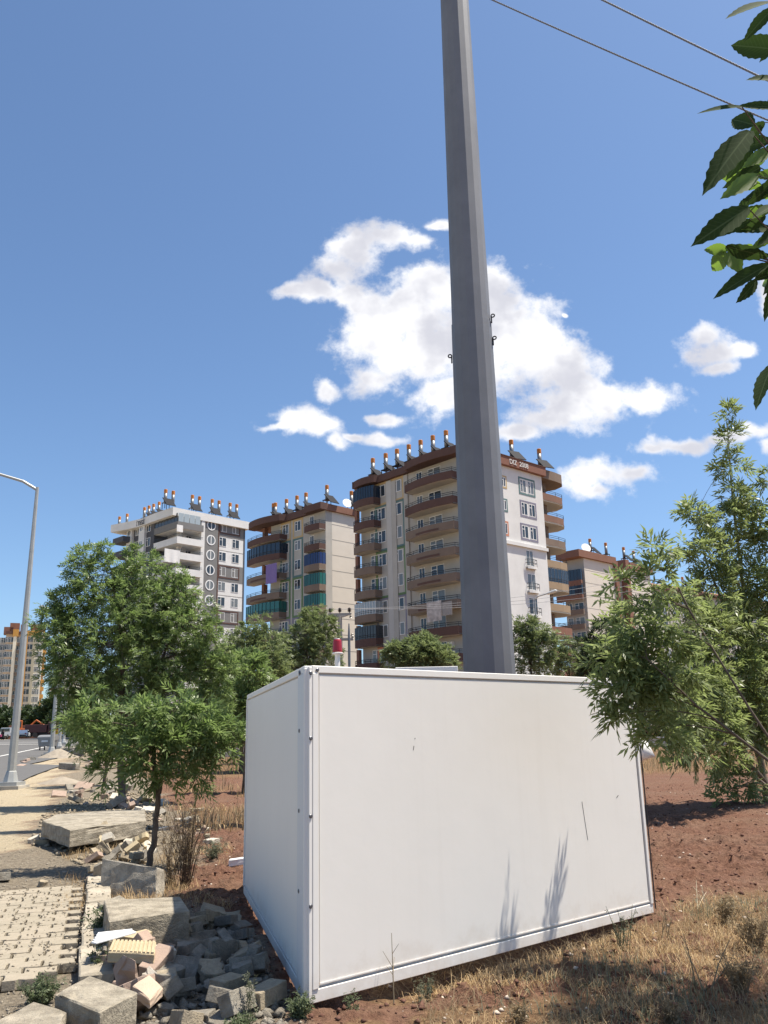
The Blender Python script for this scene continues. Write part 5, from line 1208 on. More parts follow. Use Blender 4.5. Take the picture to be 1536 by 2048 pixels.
# lorry with dark red load bed and an orange digger
p = at(84, 1468, 178); z = float(base_z(p.x, p.y))+0.17
lo = empty('lorry', (p.x, p.y, z), R(15)); tag(lo, 'dark maroon lorry standing far off beyond the crossing', 'lorry')
M_mar = mat('lorry_maroon', (0.06, 0.025, 0.028), 0.5, 0.15, 2); M_org = mat('digger_orange', (0.42, 0.11, 0.03), 0.5, 0.15, 2)
MB().box(-3.2, 0.9, -1.2, 1.2, 0.95, 2.5).build('load_bed', M_mar, lo, bevel=0.04); MB().box(1.1, 3.0, -1.15, 1.15, 0.6, 3.0).build('cab', M_mar, lo, bevel=0.12)
MB().box(2.9, 3.03, -0.95, 0.95, 1.7, 2.6).build('windscreen', M_pane, lo); MB().box(1.5, 2.6, -1.17, -1.14, 1.8, 2.6).build('side_window', M_pane, lo); MB().box(-3.2, 3.0, -0.5, 0.5, 0.55, 0.949).build('chassis', M_rail, lo)
for x in (-2.4, -1.2, 2.2):
    for s_ in (-1, 1): MB().tube([(x, s_*0.9, 0.5), (x, s_*1.2, 0.5)], 0.5, 14).build('wheel', M_ins, lo)
p = at(43, 1460, 185); z = float(base_z(p.x, p.y))+0.17
dg_ = empty('digger', (p.x, p.y, z), R(20)); tag(dg_, 'orange brown digger far off right of the lamp post', 'digger')
MB().box(-1.3, 1.3, -1.0, 1.0, 1.0, 1.9).build('engine_house', M_org, dg_, bevel=0.08); MB().box(-1.2, 0.1, -0.9, 0.3, 1.9005, 3.6).build('cab', M_org, dg_, bevel=0.08); MB().box(-1.0, -0.1, -0.93, -0.89, 2.2, 3.3).build('cab_window', M_pane, dg_)
MB().tube([(1.0, 0.4, 1.8), (2.8, 0.4, 3.6), (4.6, 0.4, 2.4)], 0.2, 6).build('boom', M_org, dg_); MB().box(4.2, 5.1, 0.0, 0.8, 1.2, 2.3).build('bucket', M_org, dg_)
for s_ in (-1, 1): MB().tube([(-1.5, s_*0.8, 0.5), (1.5, s_*0.8, 0.5)], 0.5, 8).build('track', M_ins, dg_)
# long site hoarding behind the vehicles
p = at(64, 1466, 190); ho = empty('site_hoarding', (p.x, p.y, float(base_z(p.x, p.y))), R(4)); tag(ho, 'reddish brown site hoarding far off behind the cars', 'hoarding')
for i in range(6):
    MB().box(-5+i*2.1, -5+i*2.1+2.05, -0.05, 0.05, 0, 2.9).build('board', M_rust, ho)
# yellow board on two posts
p = at(117, 1464, 118); z0 = at(117, 1470.5, 118).z; z1 = at(117, 1457, 118).z; zg = float(base_z(p.x, 118)); xw = (at(128, 1464, 118)-at(106, 1464, 118)).length
sg = empty('notice_board', (p.x, 118, zg)); tag(sg, 'yellow notice board on posts between the far lamp posts', 'sign')
MB().box(-xw/2, xw/2, -0.03, 0.03, z0-zg+0.12, z1-zg-0.14).build('panel', mat('board_yellow', (0.62, 0.40, 0.05), 0.6, 0.12, 2), sg)
MB().box(-xw/2, xw/2, -0.035, 0.035, z1-zg-0.139, z1-zg).build('top_band', mat('board_maroon', (0.22, 0.03, 0.02), 0.6, 0.1, 2), sg); MB().box(-xw/2, xw/2, -0.035, 0.035, z0-zg-0.05, z0-zg+0.119).build('bottom_band', M_cw, sg)
for x in (-xw/2+0.1, xw/2-0.1): MB().box(x-0.05, x+0.05, 0.031, 0.12, 0, z1-zg).build('post', M_rail, sg)
for x, zz in ((-0.42, 0.1), (-0.30, 0.0), (-0.18, 0.08), (0.30, 0.02), (0.42, 0.1), (0.52, 0.0)): MB().box(x-0.03, x+0.03, -0.036, -0.031, (z0+z1)/2-zg-0.16+zz*0.3, (z0+z1)/2-zg+0.14).build('mark', MATS['board_maroon'], sg)
# grey waste container by the path
b = G(95, 1499); wcn = empty('waste_container', (b.x, b.y, b.z+0.05), R(-12)); tag(wcn, 'grey metal waste container at the kerb beside the second lamp post', 'container')
M_wc = mat('container_zinc', (0.27, 0.27, 0.27), 0.5, 0.15, 2, metal=0.3)
kk = b.y/64.0
MB().add([(-.65, -.45, .35), (.65, -.45, .35), (.65, .45, .35), (-.65, .45, .35), (-.75, -.55, 1.15), (.75, -.55, 1.15), (.75, .55, 1.15), (-.75, .55, 1.15)], [(0, 3, 2, 1), (4, 5, 6, 7), (0, 1, 5, 4), (1, 2, 6, 5), (2, 3, 7, 6), (3, 0, 4, 7)]).build('body', M_wc, wcn, bevel=0.03)
MB().lathe([(0.56, -0.75), (0.56, 0.75)], 14).build('lid', M_wc, wcn).matrix_local = Matrix.Translation((0, 0, 1.12)) @ Matrix.Rotation(R(90), 4, 'Y') @ Matrix.Diagonal((0.45, 1, 1, 1))
for x in (-.55, .55):
    for y in (-.35, .35): MB().tube([(x, y, 0), (x, y, 0.349)], 0.06, 8).build('leg', M_ins, wcn)
MB().box(-.3, .35, -.565, -.535, .75, .9).build('sticker', M_cw, wcn)
# pedestrian at the left edge, long black dress, pink bag
Yd = 138; p = at(4.5, 1480, Yd); z = float(base_z(p.x, p.y))+0.17
pe = empty('person', (p.x, p.y, z), R(160)); tag(pe, 'person in a long black dress carrying a pink bag at the left edge', 'person')
def skin(name, verts, edges, radii, m, parent, root=0, sub=1):
    me = bpy.data.meshes.new(name); me.from_pydata(verts, edges, []); o = link(name, me, m, parent)
    bpy.context.view_layer.objects.active = o
    md = o.modifiers.new('skin', 'SKIN')
    if not me.skin_vertices: 
        bpy.ops.object.select_all(action='DESELECT'); o.select_set(True)
        bm = bmesh.new(); bm.from_mesh(me); bm.verts.layers.skin.verify(); bm.to_mesh(me); bm.free()
    for i, r_ in enumerate(radii): me.skin_vertices[0].data[i].radius = (r_, r_)
    me.skin_vertices[0].data[root].use_root = True
    s_ = o.modifiers.new('sub', 'SUBSURF'); s_.levels = sub; s_.render_levels = sub; return o
M_skin = mat('skin', (0.42, 0.26, 0.19), 0.6, 0.05, 8); M_black = mat('black_cloth', (0.012, 0.012, 0.014), 0.9, 0.2, 8)
V_ = [(0, 0, .92), (0, 0, 1.12), (0, 0, 1.32), (0, 0, 1.42), (0, 0.01, 1.52), (0, 0.01, 1.60), (.17, 0, 1.36), (.24, 0.02, 1.10), (.22, 0.10, .86), (-.17, 0, 1.36), (-.24, 0.02, 1.10), (-.25, 0.06, .84), (.09, 0, .86), (.10, .04, .46), (.10, .10, .06), (-.09, 0, .86), (-.10, -.04, .46), (-.10, -.12, .06), (.10, .20, .04), (-.10, -.02, .04)]
E_ = [(0, 1), (1, 2), (2, 3), (3, 4), (4, 5), (2, 6), (6, 7), (7, 8), (2, 9), (9, 10), (10, 11), (0, 12), (12, 13), (13, 14), (0, 15), (15, 16), (16, 17), (14, 18), (17, 19)]
skin('body', V_, E_, [.14, .13, .15, .055, .085, .07, .06, .045, .035, .06, .045, .035, .085, .06, .04, .085, .06, .04, .035, .035], M_skin, pe)
MB().lathe([(0.30, 0.10), (0.27, 0.5), (0.21, 0.95), (0.20, 1.15), (0.22, 1.34), (0.10, 1.42)], 14).build('dress', M_black, pe, smooth=True)
for s_ in (-1, 1): MB().tube([(s_*.17, 0, 1.36), (s_*.245, .02, 1.1), (s_*.24, .07, .90)], [.085, .07, .055], 8).build('sleeve', M_black, pe, smooth=True)
MB().lathe([(0.13, 1.38), (0.125, 1.5), (0.115, 1.60), (0.07, 1.67)], 12).build('headscarf', M_black, pe, smooth=True)
bg_ = MB().box(-.16, .16, -.07, .07, 0, .34).build('handbag', mat('bag_pink', (0.60, 0.10, 0.20), 0.6, 0.1, 5), bevel=0.03); bg_.location = (p.x+0.02-0.2, p.y-0.28, z+0.50); tag(bg_, 'pink bag held by the person in black at the left edge', 'bag')
# white sack behind the right edge of the enclosure, pale slab on the far left ground, white bar
sk = G(1284, 1512); q = MB(); 
b = at(1283, 1503, 13.5); b.z = gz1(b.x, b.y)
sk = MB().lathe([(0.08, 0), (0.17, 0.06), (0.15, 0.2), (0.08, 0.28), (0.02, 0.33)], 12).build('white_sack', mat('sack_white', (0.72, 0.70, 0.66), 0.8, 0.08, 6, 0.6, 9), smooth=True)
for v in sk.data.vertices: v.co += Vector((math.sin(v.co.z*31+v.co.y*9), math.cos(v.co.x*23+v.co.z*17), math.sin(v.co.x*19)))*0.03
yy = 12.4; b = at(1288, 1508, yy); sk.location = (b.x-0.05, yy, b.z-0.10); tag(sk, 'white plastic sack just behind the right edge of the enclosure', 'sack')
# ------------------------------------------------------------------ pavement, kerb and rubble
M_conc = mat('concrete_old', (0.33, 0.295, 0.24), 0.95, 0.30, 14, 1.6, 55, col2=(0.24, 0.21, 0.17))
M_conc_l = mat('concrete_pale', (0.36, 0.315, 0.245), 0.95, 0.34, 14, 1.8, 55, col2=(0.26, 0.225, 0.172))
M_conc_d = mat('concrete_dark', (0.25, 0.225, 0.19), 0.95, 0.2, 6, 0.9, 40, col2=(0.19, 0.17, 0.145))
M_pv = [mat('paver_grey', (0.26, 0.235, 0.195), 0.95, 0.3, 22, 1.2, 80, col2=(0.20, 0.175, 0.14)), mat('paver_tan', (0.37, 0.305, 0.215), 0.95, 0.28, 22, 1.2, 80, col2=(0.29, 0.24, 0.175)), mat('paver_rose', (0.36, 0.265, 0.21), 0.95, 0.15, 9, 0.6, 60),
        mat('paver_yellow', (0.45, 0.365, 0.235), 0.95, 0.12, 9, 0.6, 60), mat('paver_pale', (0.52, 0.47, 0.39), 0.95, 0.15, 9, 0.6, 60)]
def roughen(me, amp, seed, cuts=2, chip=0.0, bev=0.01):
    bm = bmesh.new(); bm.from_mesh(me); rr = random.Random(seed)
    if bev: bmesh.ops.bevel(bm, geom=list(bm.edges), offset=bev, segments=1, affect='EDGES')
    if cuts: bmesh.ops.subdivide_edges(bm, edges=[e for e in bm.edges if e.calc_length() > 4*max(bev, 0.01)], cuts=cuts, use_grid_fill=True)
    bm.normal_update()
    for v in bm.verts:
        n = Vector((rr.uniform(-1, 1), rr.uniform(-1, 1), rr.uniform(-1, 1)))
        v.co += n*amp
        if chip and rr.random() < 0.10: v.co -= v.normal*chip*rr.random()
    bm.to_mesh(me); bm.free(); me.update()
    return me
def T(px, py, z):
    x, y = flatG(px, py, z); return Vector((x, y, z))
def polyblock(name, label, top, ztop, zbot, m, cat, group=None, seed=1, amp=0.0018, cuts=3, chip=0.012, bev=0.008, taper=0.0):
    """block whose top outline was measured on the photo at its own height; sides drop to zbot"""
    zt = ztop if isinstance(ztop, (list, tuple)) else [ztop]*len(top)
    P = [T(x, y, z) for (x, y), z in zip(top, zt)]
    ar = sum(P[i].x*P[(i+1) % len(P)].y-P[(i+1) % len(P)].x*P[i].y for i in range(len(P)))
    if ar < 0: P = P[::-1]
    c = sum(P, Vector())/len(P); c0 = Vector((c.x, c.y, zbot)); n = len(P)
    vs = [tuple(Vector((p.x, p.y, zbot+ (p.z-max(q.z for q in P))*0.9)) - c0) for p in P]+[tuple(p-c0) for p in P]
    me = bpy.data.meshes.new(name); me.from_pydata(vs, [], [tuple(range(n-1, -1, -1)), tuple(range(n, 2*n))]+[(i, (i+1) % n, n+(i+1) % n, n+i) for i in range(n)]); me.update()
    roughen(me, amp, seed, cuts, chip, bev)
    o = link(name, me, m); o.location = c0; tag(o, label, cat, group); return o
# level pavement with interlocking blocks still in place
pv = empty('pavement', (0, 0, 0)); tag(pv, kind='structure')
def paver_plan(w, l):
    return [(-w/2, -l/2), (-w*.12, -l/2), (-w*.06, -l/2+.012), (w*.06, -l/2+.012), (w*.12, -l/2), (w/2, -l/2), (w/2-.011, -l*.34), (w/2-.011, l*.34), (w/2, l/2), (w*.1, l/2), (0, l/2-.01), (-w*.1, l/2), (-w/2, l/2), (-w/2+.011, l*.34), (-w/2+.011, -l*.34)]
pms = []
for s_ in range(4):
    me = MB().prism(paver_plan(0.239, 0.170), -0.07, 0.0).mesh('paver'); roughen(me, 0.0015, s_, 0, 0, 0.004); me.materials.append(mat('paver_dusty', (0.33, 0.285, 0.215), 0.95, 0.25, 4, 0.7, 50, col2=(0.27, 0.235, 0.18)) if s_ % 2 else mat('paver_dusty_b', (0.36, 0.31, 0.235), 0.95, 0.25, 4, 0.7, 50, col2=(0.28, 0.24, 0.185))); pms.append(me)
rr = random.Random(3)
for j in range(24):
    for i in range(13):
        u = -0.15-0.24*i-(0.12 if j % 2 else 0); v = 0.20+0.172*j
        c = K0+kd*v+kn*u
        if j < 2 and rr.random() < 0.35 or (j == 0 and i > 2): continue
        if c.y < 5.6: continue
        o = link('paver', rr.choice(pms), None, pv)
        o.location = (c.x, c.y, 0.004+rr.uniform(-0.006, 0.006)); o.rotation_euler = (rr.uniform(-.02, .02), rr.uniform(-.02, .02), math.atan2(kd.y, kd.x)-math.pi/2+rr.uniform(-.02, .02))
kb = empty('kerb', (0, 0, 0)); tag(kb, kind='structure')
for i in range(5):
    me = MB().box(-0.12, 0.12, -0.46, 0.46, -0.24, 0.065).mesh('kerb_stone'); roughen(me, 0.004, 40+i, 3, 0.015, 0.012)
    o = link('kerb_stone', me, mat('kerb_dusty', (0.40, 0.35, 0.275), 0.95, 0.25, 5, 0.9, 40, col2=(0.30, 0.26, 0.2)), kb); c = K0+kd*(0.30+0.945*i)+kn*(0.12+rr.uniform(-.012, .012)); o.location = c; o.rotation_euler = (rr.uniform(-.01, .01), 0, math.atan2(kd.y, kd.x)-math.pi/2+rr.uniform(-.015, .015))
# large pieces
polyblock('concrete_block', 'big broken concrete block in the foreground at the bottom left', [(110, 1987), (180, 1951), (276, 1984), (199, 2023)], 0.20, -0.05, M_conc_l, 'concrete block', seed=1, cuts=5, chip=0.014)
polyblock('concrete_block', 'concrete block cut by the bottom left corner of the picture', [(-60, 2070), (68, 2002), (134, 2022), (90, 2120)], 0.15, -0.05, M_conc_l, 'concrete block', seed=2, cuts=5, chip=0.014)
polyblock('kerb_slab', 'pale kerb stone lying flat with its right end in the enclosure shadow', [(208, 1800), (361, 1793), (380, 1822), (218, 1842)], 0.27, 0.04, M_conc_l, 'kerb stone', seed=3, cuts=5, chip=0.010)
polyblock('concrete_beam', 'long weathered concrete beam lying across the rubble near the big ash', [(84, 1642), (112, 1629), (200, 1622), (290, 1619), (292, 1641), (140, 1660)], 0.36, 0.12, M_conc_l, 'concrete beam', seed=4, cuts=5, chip=0.03, amp=0.006)
polyblock('concrete_slab', 'thin pale slab leaning under the flat kerb stone', [(195, 1806), (240, 1790), (262, 1802), (215, 1818)], [0.1, 0.14, 0.16, 0.12], 0.09, M_conc_l, 'concrete slab', seed=5, cuts=3)
for k, (t_, zt_, lab) in enumerate((
    ([(226, 1880), (312, 1883), (309, 1908), (216, 1903)], [0.20, 0.20, 0.19, 0.19], 'yellow ribbed paving slab lying on top of the rubble in the sun'),
    ([(232, 1874), (292, 1860), (304, 1866), (276, 1879)], [0.17, 0.19, 0.17, 0.16], 'second yellow ribbed paving slab, under the white strips'))):
    o = polyblock('ribbed_paver', lab, t_, zt_, 0.13, MATS['paver_yellow'], 'paving slab', seed=20+k, cuts=2, chip=0.004, amp=0.002, bev=0.006)
    P = [T(x, y, z) for (x, y), z in zip(t_, zt_)]
    for i in range(11):
        a = P[0].lerp(P[1], (i+0.5)/11); b_ = P[3].lerp(P[2], (i+0.5)/11); dd = (P[1]-P[0]).normalized()*0.010
        MB().obox((a+b_)/2+Vector((0, 0, 0.002))-o.location, dd, (b_-a)*0.47, Vector((0, 0, 0.006))).build('rib', MATS['paver_yellow'], o)
st = empty('plastic_strips', T(228, 1874, 0.2)); tag(st, 'bundle of white corrugated plastic strips on the rubble beside the kerb', 'plastic strips')
for i in range(5):
    a = T(187+2*i, 1886-4.5*i, 0.205+0.004*i); b_ = T(268-1*i, 1864-0.9*i, 0.215+0.004*i); d = (b_-a); n_ = Vector((-d.y, d.x, 0)).normalized()*0.028
    MB().obox((a+b_)/2-st.location, d/2, n_, Vector((0, 0, 0.006))).build('strip', mat('plastic_white', (0.78, 0.78, 0.78), 0.4, 0.05, 4), st, bevel=0.002)
polyblock('paving_slab', 'rose grey paving slab tilted towards the camera in the sunlit rubble', [(229, 1926), (248, 1908), (272, 1920), (277, 1952), (234, 1962)], [0.18, 0.24, 0.24, 0.10, 0.08], 0.17, MATS['paver_rose'], 'paving slab', seed=30, cuts=2)
polyblock('paving_slab', 'peach coloured square paving slab half in the enclosure shadow', [(264, 1970), (299, 1948), (327, 1973), (299, 1999)], [0.15, 0.18, 0.14, 0.11], 0.115, mat('paver_peach', (0.52, 0.39, 0.29), 0.95, 0.1, 7, 0.5, 60), 'paving slab', seed=31, cuts=2)
polyblock('paving_slab', 'pale slab behind the peach paving slab', [(282, 1946), (300, 1930), (330, 1958), (320, 1970)], [0.12, 0.16, 0.14, 0.1], 0.09, MATS['paver_pale'], 'paving slab', seed=32, cuts=2)
def chunk(name, label, px, py, dx, dy, dz, yaw, tilt, m, cat, seed, amp=0.02, chip=0.06, lift=0.0):
    p = G(px, py); me = MB().box(-dx/2, dx/2, -dy/2, dy/2, 0, dz).mesh(name); roughen(me, amp, seed, 3, chip, 0.02)
    o = link(name, me, m); o.location = p+Vector((0, 0, lift-0.03)); o.rotation_euler = (tilt[0], tilt[1], yaw); tag(o, label, cat); return o
chunk('concrete_slab', 'flat pale concrete sheet on the ground behind the big ash trunk', 235, 1522, 3.2, 2.4, 0.10, 0.05, (0, 0), M_pale, 'concrete slab', 6, 0.004, 0.0, 0.06)
chunk('kerb_slab', 'grey kerb stone lying in the rubble row near the sandy path', 138, 1540, 1.0, 0.35, 0.30, R(-18), (0.0, 0.05), M_conc, 'kerb stone', 7, 0.006, 0.02, 0.05)
chunk('broken_slab', 'large broken slab farther up the rubble row', 150, 1503, 2.2, 1.2, 0.5, R(8), (0.12, -0.05), M_conc_d, 'concrete slab', 8, 0.05, 0.1)
chunk('broken_slab', 'tilted broken slab at the far end of the rubble row', 152, 1487, 2.6, 1.0, 0.35, R(20), (0.05, -0.25), M_conc, 'concrete slab', 9, 0.04, 0.1, 0.25)
chunk('broken_slab', 'rounded pinkish slab leaning beside the thin tree in the rubble', 186, 1541, 1.0, 0.3, 0.75, R(-40), (-0.6, 0.25), MATS['paver_rose'], 'concrete slab', 10, 0.05, 0.12)
chunk('broken_slab', 'upright square stub of concrete in the rubble row', 155, 1513, 0.75, 0.6, 0.5, R(12), (0.05, 0.0), M_conc_d, 'concrete slab', 12, 0.03, 0.08)
chunk('paving_slab', 'rosy square paving slab tilted at the edge of the sandy path', 117, 1594, 0.42, 0.30, 0.12, R(20), (0.5, 0.1), MATS['paver_rose'], 'paving slab', 13, 0.004, 0.02, 0.05)
chunk('paving_slab', 'pale slab propped before the rubble left of the big ash', 161, 1577, 0.36, 0.45, 0.07, R(-8), (0.55, 0.0), MATS['paver_rose'], 'paving slab', 14, 0.004, 0.02, 0.08)
# kerb stone standing on edge, leaning away
a = G(200, 1784); b_ = G(313, 1797); d = (b_-a); upv = Vector((-0.15, 0.42, 0.86)).normalized(); th = d.normalized().cross(upv).normalized()
if th.y < 0: th = -th
me = MB().add([tuple(v) for v in (Vector(), d, d+upv*0.36, upv*0.46, th*0.13, d+th*0.13, d+th*0.13+upv*0.36, th*0.13+upv*0.46)], [(0, 1, 2, 3), (5, 4, 7, 6), (3, 2, 6, 7), (1, 5, 6, 2), (4, 0, 3, 7), (4, 5, 1, 0)]).mesh('leaning_kerb'); roughen(me, 0.004, 77, 4, 0.02, 0.012)
o = link('leaning_kerb', me, M_conc); o.location = a-Vector((0, 0, 0.02)); tag(o, 'grey kerb stone leaning on edge in front of the young ash', 'kerb stone')
# white bar on the red earth beside the enclosure
a = G(458, 1734)+Vector((0, 0, .04)); b_ = G(496, 1733)+Vector((0, 0, .04)); me = MB().obox((a+b_)/2-a, (b_-a)/2, Vector((0, .05, 0)), Vector((0, 0, .045))).mesh('white_bar'); roughen(me, 0.003, 5, 2, 0, 0.01)
o = link('white_bar', me, MATS['plastic_white']); o.location = a; tag(o, 'white foam bar on the red earth at the left edge of the enclosure', 'bar')

# heaps of loose blocks, stacked on a height map
def block_mesh(dx, dy, dz, kind, seed):
    if kind == 'zig':
        pl = [(-dx/2, -dy/2), (-dx*.25, -dy*.36), (0, -dy/2), (dx*.25, -dy*.36), (dx/2, -dy/2), (dx*.42, 0), (dx/2, dy/2), (dx*.25, dy*.62), (0, dy/2), (-dx*.25, dy*.62), (-dx/2, dy/2), (-dx*.58, 0)]
        me = MB().prism(pl, -dz/2, dz/2).mesh('block'); roughen(me, 0.002, seed, 0, 0, 0.004)
    elif kind == 'broken':
        r_ = random.Random(seed); n = r_.randint(4, 6); an = sorted(r_.uniform(0, 6.28) for _ in range(n))
        an = [2*math.pi*i/n+r_.uniform(-.35, .35) for i in range(n)]
        me = MB().prism([(dx/2*r_.uniform(.6, 1.1)*math.cos(a), dy/2*r_.uniform(.7, 1.1)*math.sin(a)) for a in an], -dz/2, dz/2).mesh('block'); roughen(me, 0.003, seed, 1, 0.006, 0.004)
    else:
        me = MB().box(-dx/2, dx/2, -dy/2, dy/2, -dz/2, dz/2).mesh('block'); roughen(me, 0.0012, seed, 1, 0.004, 0.004)
    return me
VAR = [(block_mesh(*a, 100+i), a) for i, a in enumerate(((.20, .10, .075, 'box'), (.21, .16, .075, 'zig'), (.20, .20, .07, 'box'), (.17, .13, .075, 'broken'), (.22, .11, .08, 'zig'), (.12, .10, .07, 'broken'), (.26, .2, .08, 'broken'), (.24, .12, .09, 'box')))]
HM = {}
def drop(name, label, cat, group, x, y, scale=1.0, mats=(0, 1, 2, 4), rr=rr, flat=0.35, var=None, sink=0.025, cap=0.12):
    me, a = VAR[var if var is not None else rr.randrange(len(VAR))]
    hx = 0.45*max(a[0], a[1])*scale; cells = [(int(math.floor((x+i*0.06)/0.06)), int(math.floor((y+j*0.06)/0.06))) for i in range(-int(hx/0.06), int(hx/0.06)+1) for j in range(-int(hx/0.06), int(hx/0.06)+1)]
    base = gz1(x, y); hs = [HM.get(c, base) for c in cells]; h = min(base+cap, max(base-0.03, sorted(hs)[int(len(hs)*0.6)]))
    tilt = rr.gauss(0, flat); tilt2 = rr.gauss(0, flat)
    if rr.random() < 0.12: tilt += 1.2
    dz = a[2]*scale; ext = abs(math.cos(tilt)*math.cos(tilt2))*dz/2+abs(math.sin(tilt))*a[1]*scale/2*0.8+abs(math.sin(tilt2))*a[0]*scale/2*0.8
    m_ = M_pv[rr.choice(mats)]
    o = bpy.data.objects.new(name, me); COL.objects.link(o)
    if not me.materials: me.materials.append(None)
    o.material_slots[0].link = 'OBJECT'; o.material_slots[0].material = m_
    o.location = (x, y, h+ext*0.85-sink); o.rotation_euler = (tilt, tilt2, rr.uniform(0, 6.28)); o.scale = (scale,)*3
    for c in cells: HM[c] = max(HM.get(c, base), h+ext*1.3)
    o['_m'] = m_.name; o['_k'] = VAR.index((me, a)); tag(o, label, cat, group); return o
def in_poly(px, py, poly):
    c = False; n = len(poly)
    for i in range(n):
        x1, y1 = poly[i]; x2, y2 = poly[(i+1) % n]
        if (y1 > py) != (y2 > py) and px < (x2-x1)*(py-y1)/(y2-y1)+x1: c = not c
    return c
def heap(label, group, poly, n, seed, scale=(0.9, 1.1), mats=(0, 1, 2, 4), flat=0.35, z=0.0, name='paving_block', cap=0.12):
    r_ = random.Random(seed); W = [flatG(x, y, z) for x, y in poly]
    x0, x1 = min(w[0] for w in W), max(w[0] for w in W); y0, y1 = min(w[1] for w in W), max(w[1] for w in W); k = 0; t = 0; made = []
    while k < n and t < 6000:
        t += 1; x, y = r_.uniform(x0, x1), r_.uniform(y0, y1)
        if not in_poly(x, y, W): continue
        made.append(drop(name, label, 'paving block', group, x, y, r_.uniform(*scale), mats, r_, flat, cap=cap)); k += 1
    # each block's label says its colour, shape and where in the heap it lies
    cx = sorted(o.location.x for o in made); cy = sorted(o.location.y for o in made); used = {}
    for o in made:
        cn = {'paver_grey': 'grey', 'paver_tan': 'tan', 'paver_rose': 'rose', 'paver_yellow': 'yellow', 'paver_pale': 'pale'}[o['_m']]
        sh_ = ('brick-shaped', 'zigzag-edged', 'square', 'broken', 'long zigzag', 'small broken', 'large broken', 'long')[o['_k']]
        fx = cx.index(o.location.x)/len(cx); fy = cy.index(o.location.y)/len(cy)
        wh = ('left', 'middle', 'right')[min(2, int(fx*3))]; dp = ('front', 'centre', 'back')[min(2, int(fy*3))]
        st_ = 'tilted ' if max(abs(o.rotation_euler[0]), abs(o.rotation_euler[1])) > 0.45 else 'flat '
        o['label'] = f'{st_}{cn} {sh_} block, {dp} {wh} of the {label}'
        del o['_m']; del o['_k']; used.setdefault(o['label'], []).append(o)
    for l_, os_ in used.items():
        if len(os_) > 1:
            os_.sort(key=lambda o: o.location.y); nm = ('nearer', 'farther') if len(os_) == 2 else ('nearest', 'middle', 'farthest', 'rearmost', 'last')
            for q_, o in enumerate(os_): o['label'] = (nm[min(q_, len(nm)-1)]+' '+l_)
heap('heap in the enclosure shadow', 'blocks in the enclosure shadow', [(335, 1880), (430, 1825), (475, 1840), (545, 1975), (560, 2050), (320, 2060), (315, 1960)], 70, 5, flat=0.22, mats=(0, 0, 0, 1), cap=0.07)
heap('sunlit heap by the kerb', 'sunlit blocks beside the kerb', [(205, 1905), (330, 1900), (320, 2040), (285, 2045), (270, 1985), (200, 1945)], 16, 6, flat=0.3, mats=(1, 2, 4, 2), cap=0.08)
heap('heap behind the leaning kerb stone', 'blocks between beam and leaning kerb', [(175, 1690), (280, 1670), (300, 1700), (285, 1735), (200, 1720)], 60, 7, flat=0.5, mats=(1, 3, 4, 1, 0), cap=0.26)
heap('gap left of the leaning kerb', 'blocks wedged beside the kerb', [(178, 1725), (200, 1722), (198, 1780), (182, 1800)], 10, 17, flat=0.6)
heap('rubble round the big ash', 'blocks round the big ash', [(130, 1582), (230, 1572), (330, 1610), (320, 1640), (240, 1618), (150, 1612)], 50, 8, scale=(1.0, 1.6), flat=0.4, cap=0.2)
heap('scatter right of the young ash', 'blocks right of the young ash', [(310, 1625), (420, 1615), (425, 1690), (330, 1700)], 22, 9, flat=0.15, mats=(2, 4, 1))
heap('scatter before the long beam', 'blocks before the long beam', [(50, 1660), (190, 1655), (180, 1690), (60, 1692)], 12, 10, flat=0.2, mats=(4, 1, 0))
heap('far rubble row by the path', 'pieces in the far rubble row', [(128, 1560), (140, 1520), (160, 1490), (215, 1492), (215, 1560), (180, 1575)], 36, 11, scale=(1.3, 2.8), flat=0.5, mats=(0, 2, 4, 0))
heap('rubble nearest the road', 'pieces near the road', [(130, 1496), (140, 1478), (190, 1476), (200, 1492)], 14, 12, scale=(2.2, 4.0), flat=0.5, mats=(0, 2, 4, 0))
heap('stack by the nearest lamp post', 'blocks by the lamp post', [(30, 1546), (58, 1532), (62, 1538), (36, 1552)], 8, 13, scale=(1.8, 2.4), flat=0.1, mats=(0, 0, 2))
for k, (px, py, lab) in enumerate(((85, 1752+16, 'flat brown stone alone on the dusty pavement'), (128, 1748, 'dark stone on the pavement beside the kerb line'), (6, 1762, 'grey block on the pavement at the left picture edge'))):
    p = G(px, py); q_ = drop('loose_stone', lab, 'stone', None, p.x, p.y, (1.0, 0.9, 1.3)[k], ((1,), (0,), (0,))[k], flat=0.1, var=(3, 5, 0)[k]); del q_['_m']; del q_['_k']
# earth mounds along the path
for k, (px, py, r_, h_, lab) in enumerate(((117, 1515, 1.3, 0.75, 'grey earth mound beside the second lamp post'), (123, 1566, 0.8, 0.3, 'small grey earth mound on the sandy path near the rubble'))):
    p = G(px, py); n = 20; vs, fs = [], []
    g_ = np.linspace(-1, 1, n)
    for j in range(n):
        for i in range(n):
            x, y = g_[i]*r_*1.3, g_[j]*r_; q = math.hypot(g_[i], g_[j]); z = h_*max(0, 1-q)**1.1+0.10*h_*(float(vnoise(x*4+9, y*4))-0.5)-0.03
            if q > 0.98: z = -0.12
            vs.append((x, y, z))
    for j in range(n-1):
        for i in range(n-1): a = j*n+i; fs.append((a, a+1, a+n+1, a+n))
    me = bpy.data.meshes.new('earth_mound'); me.from_pydata(vs, [], fs); me.update(); o = link('earth_mound', me, mat('mound_earth', (0.30, 0.255, 0.20), 0.95, 0.2, 4, 0.9, 30)); o.location = p; tag(o, lab, 'earth mound')

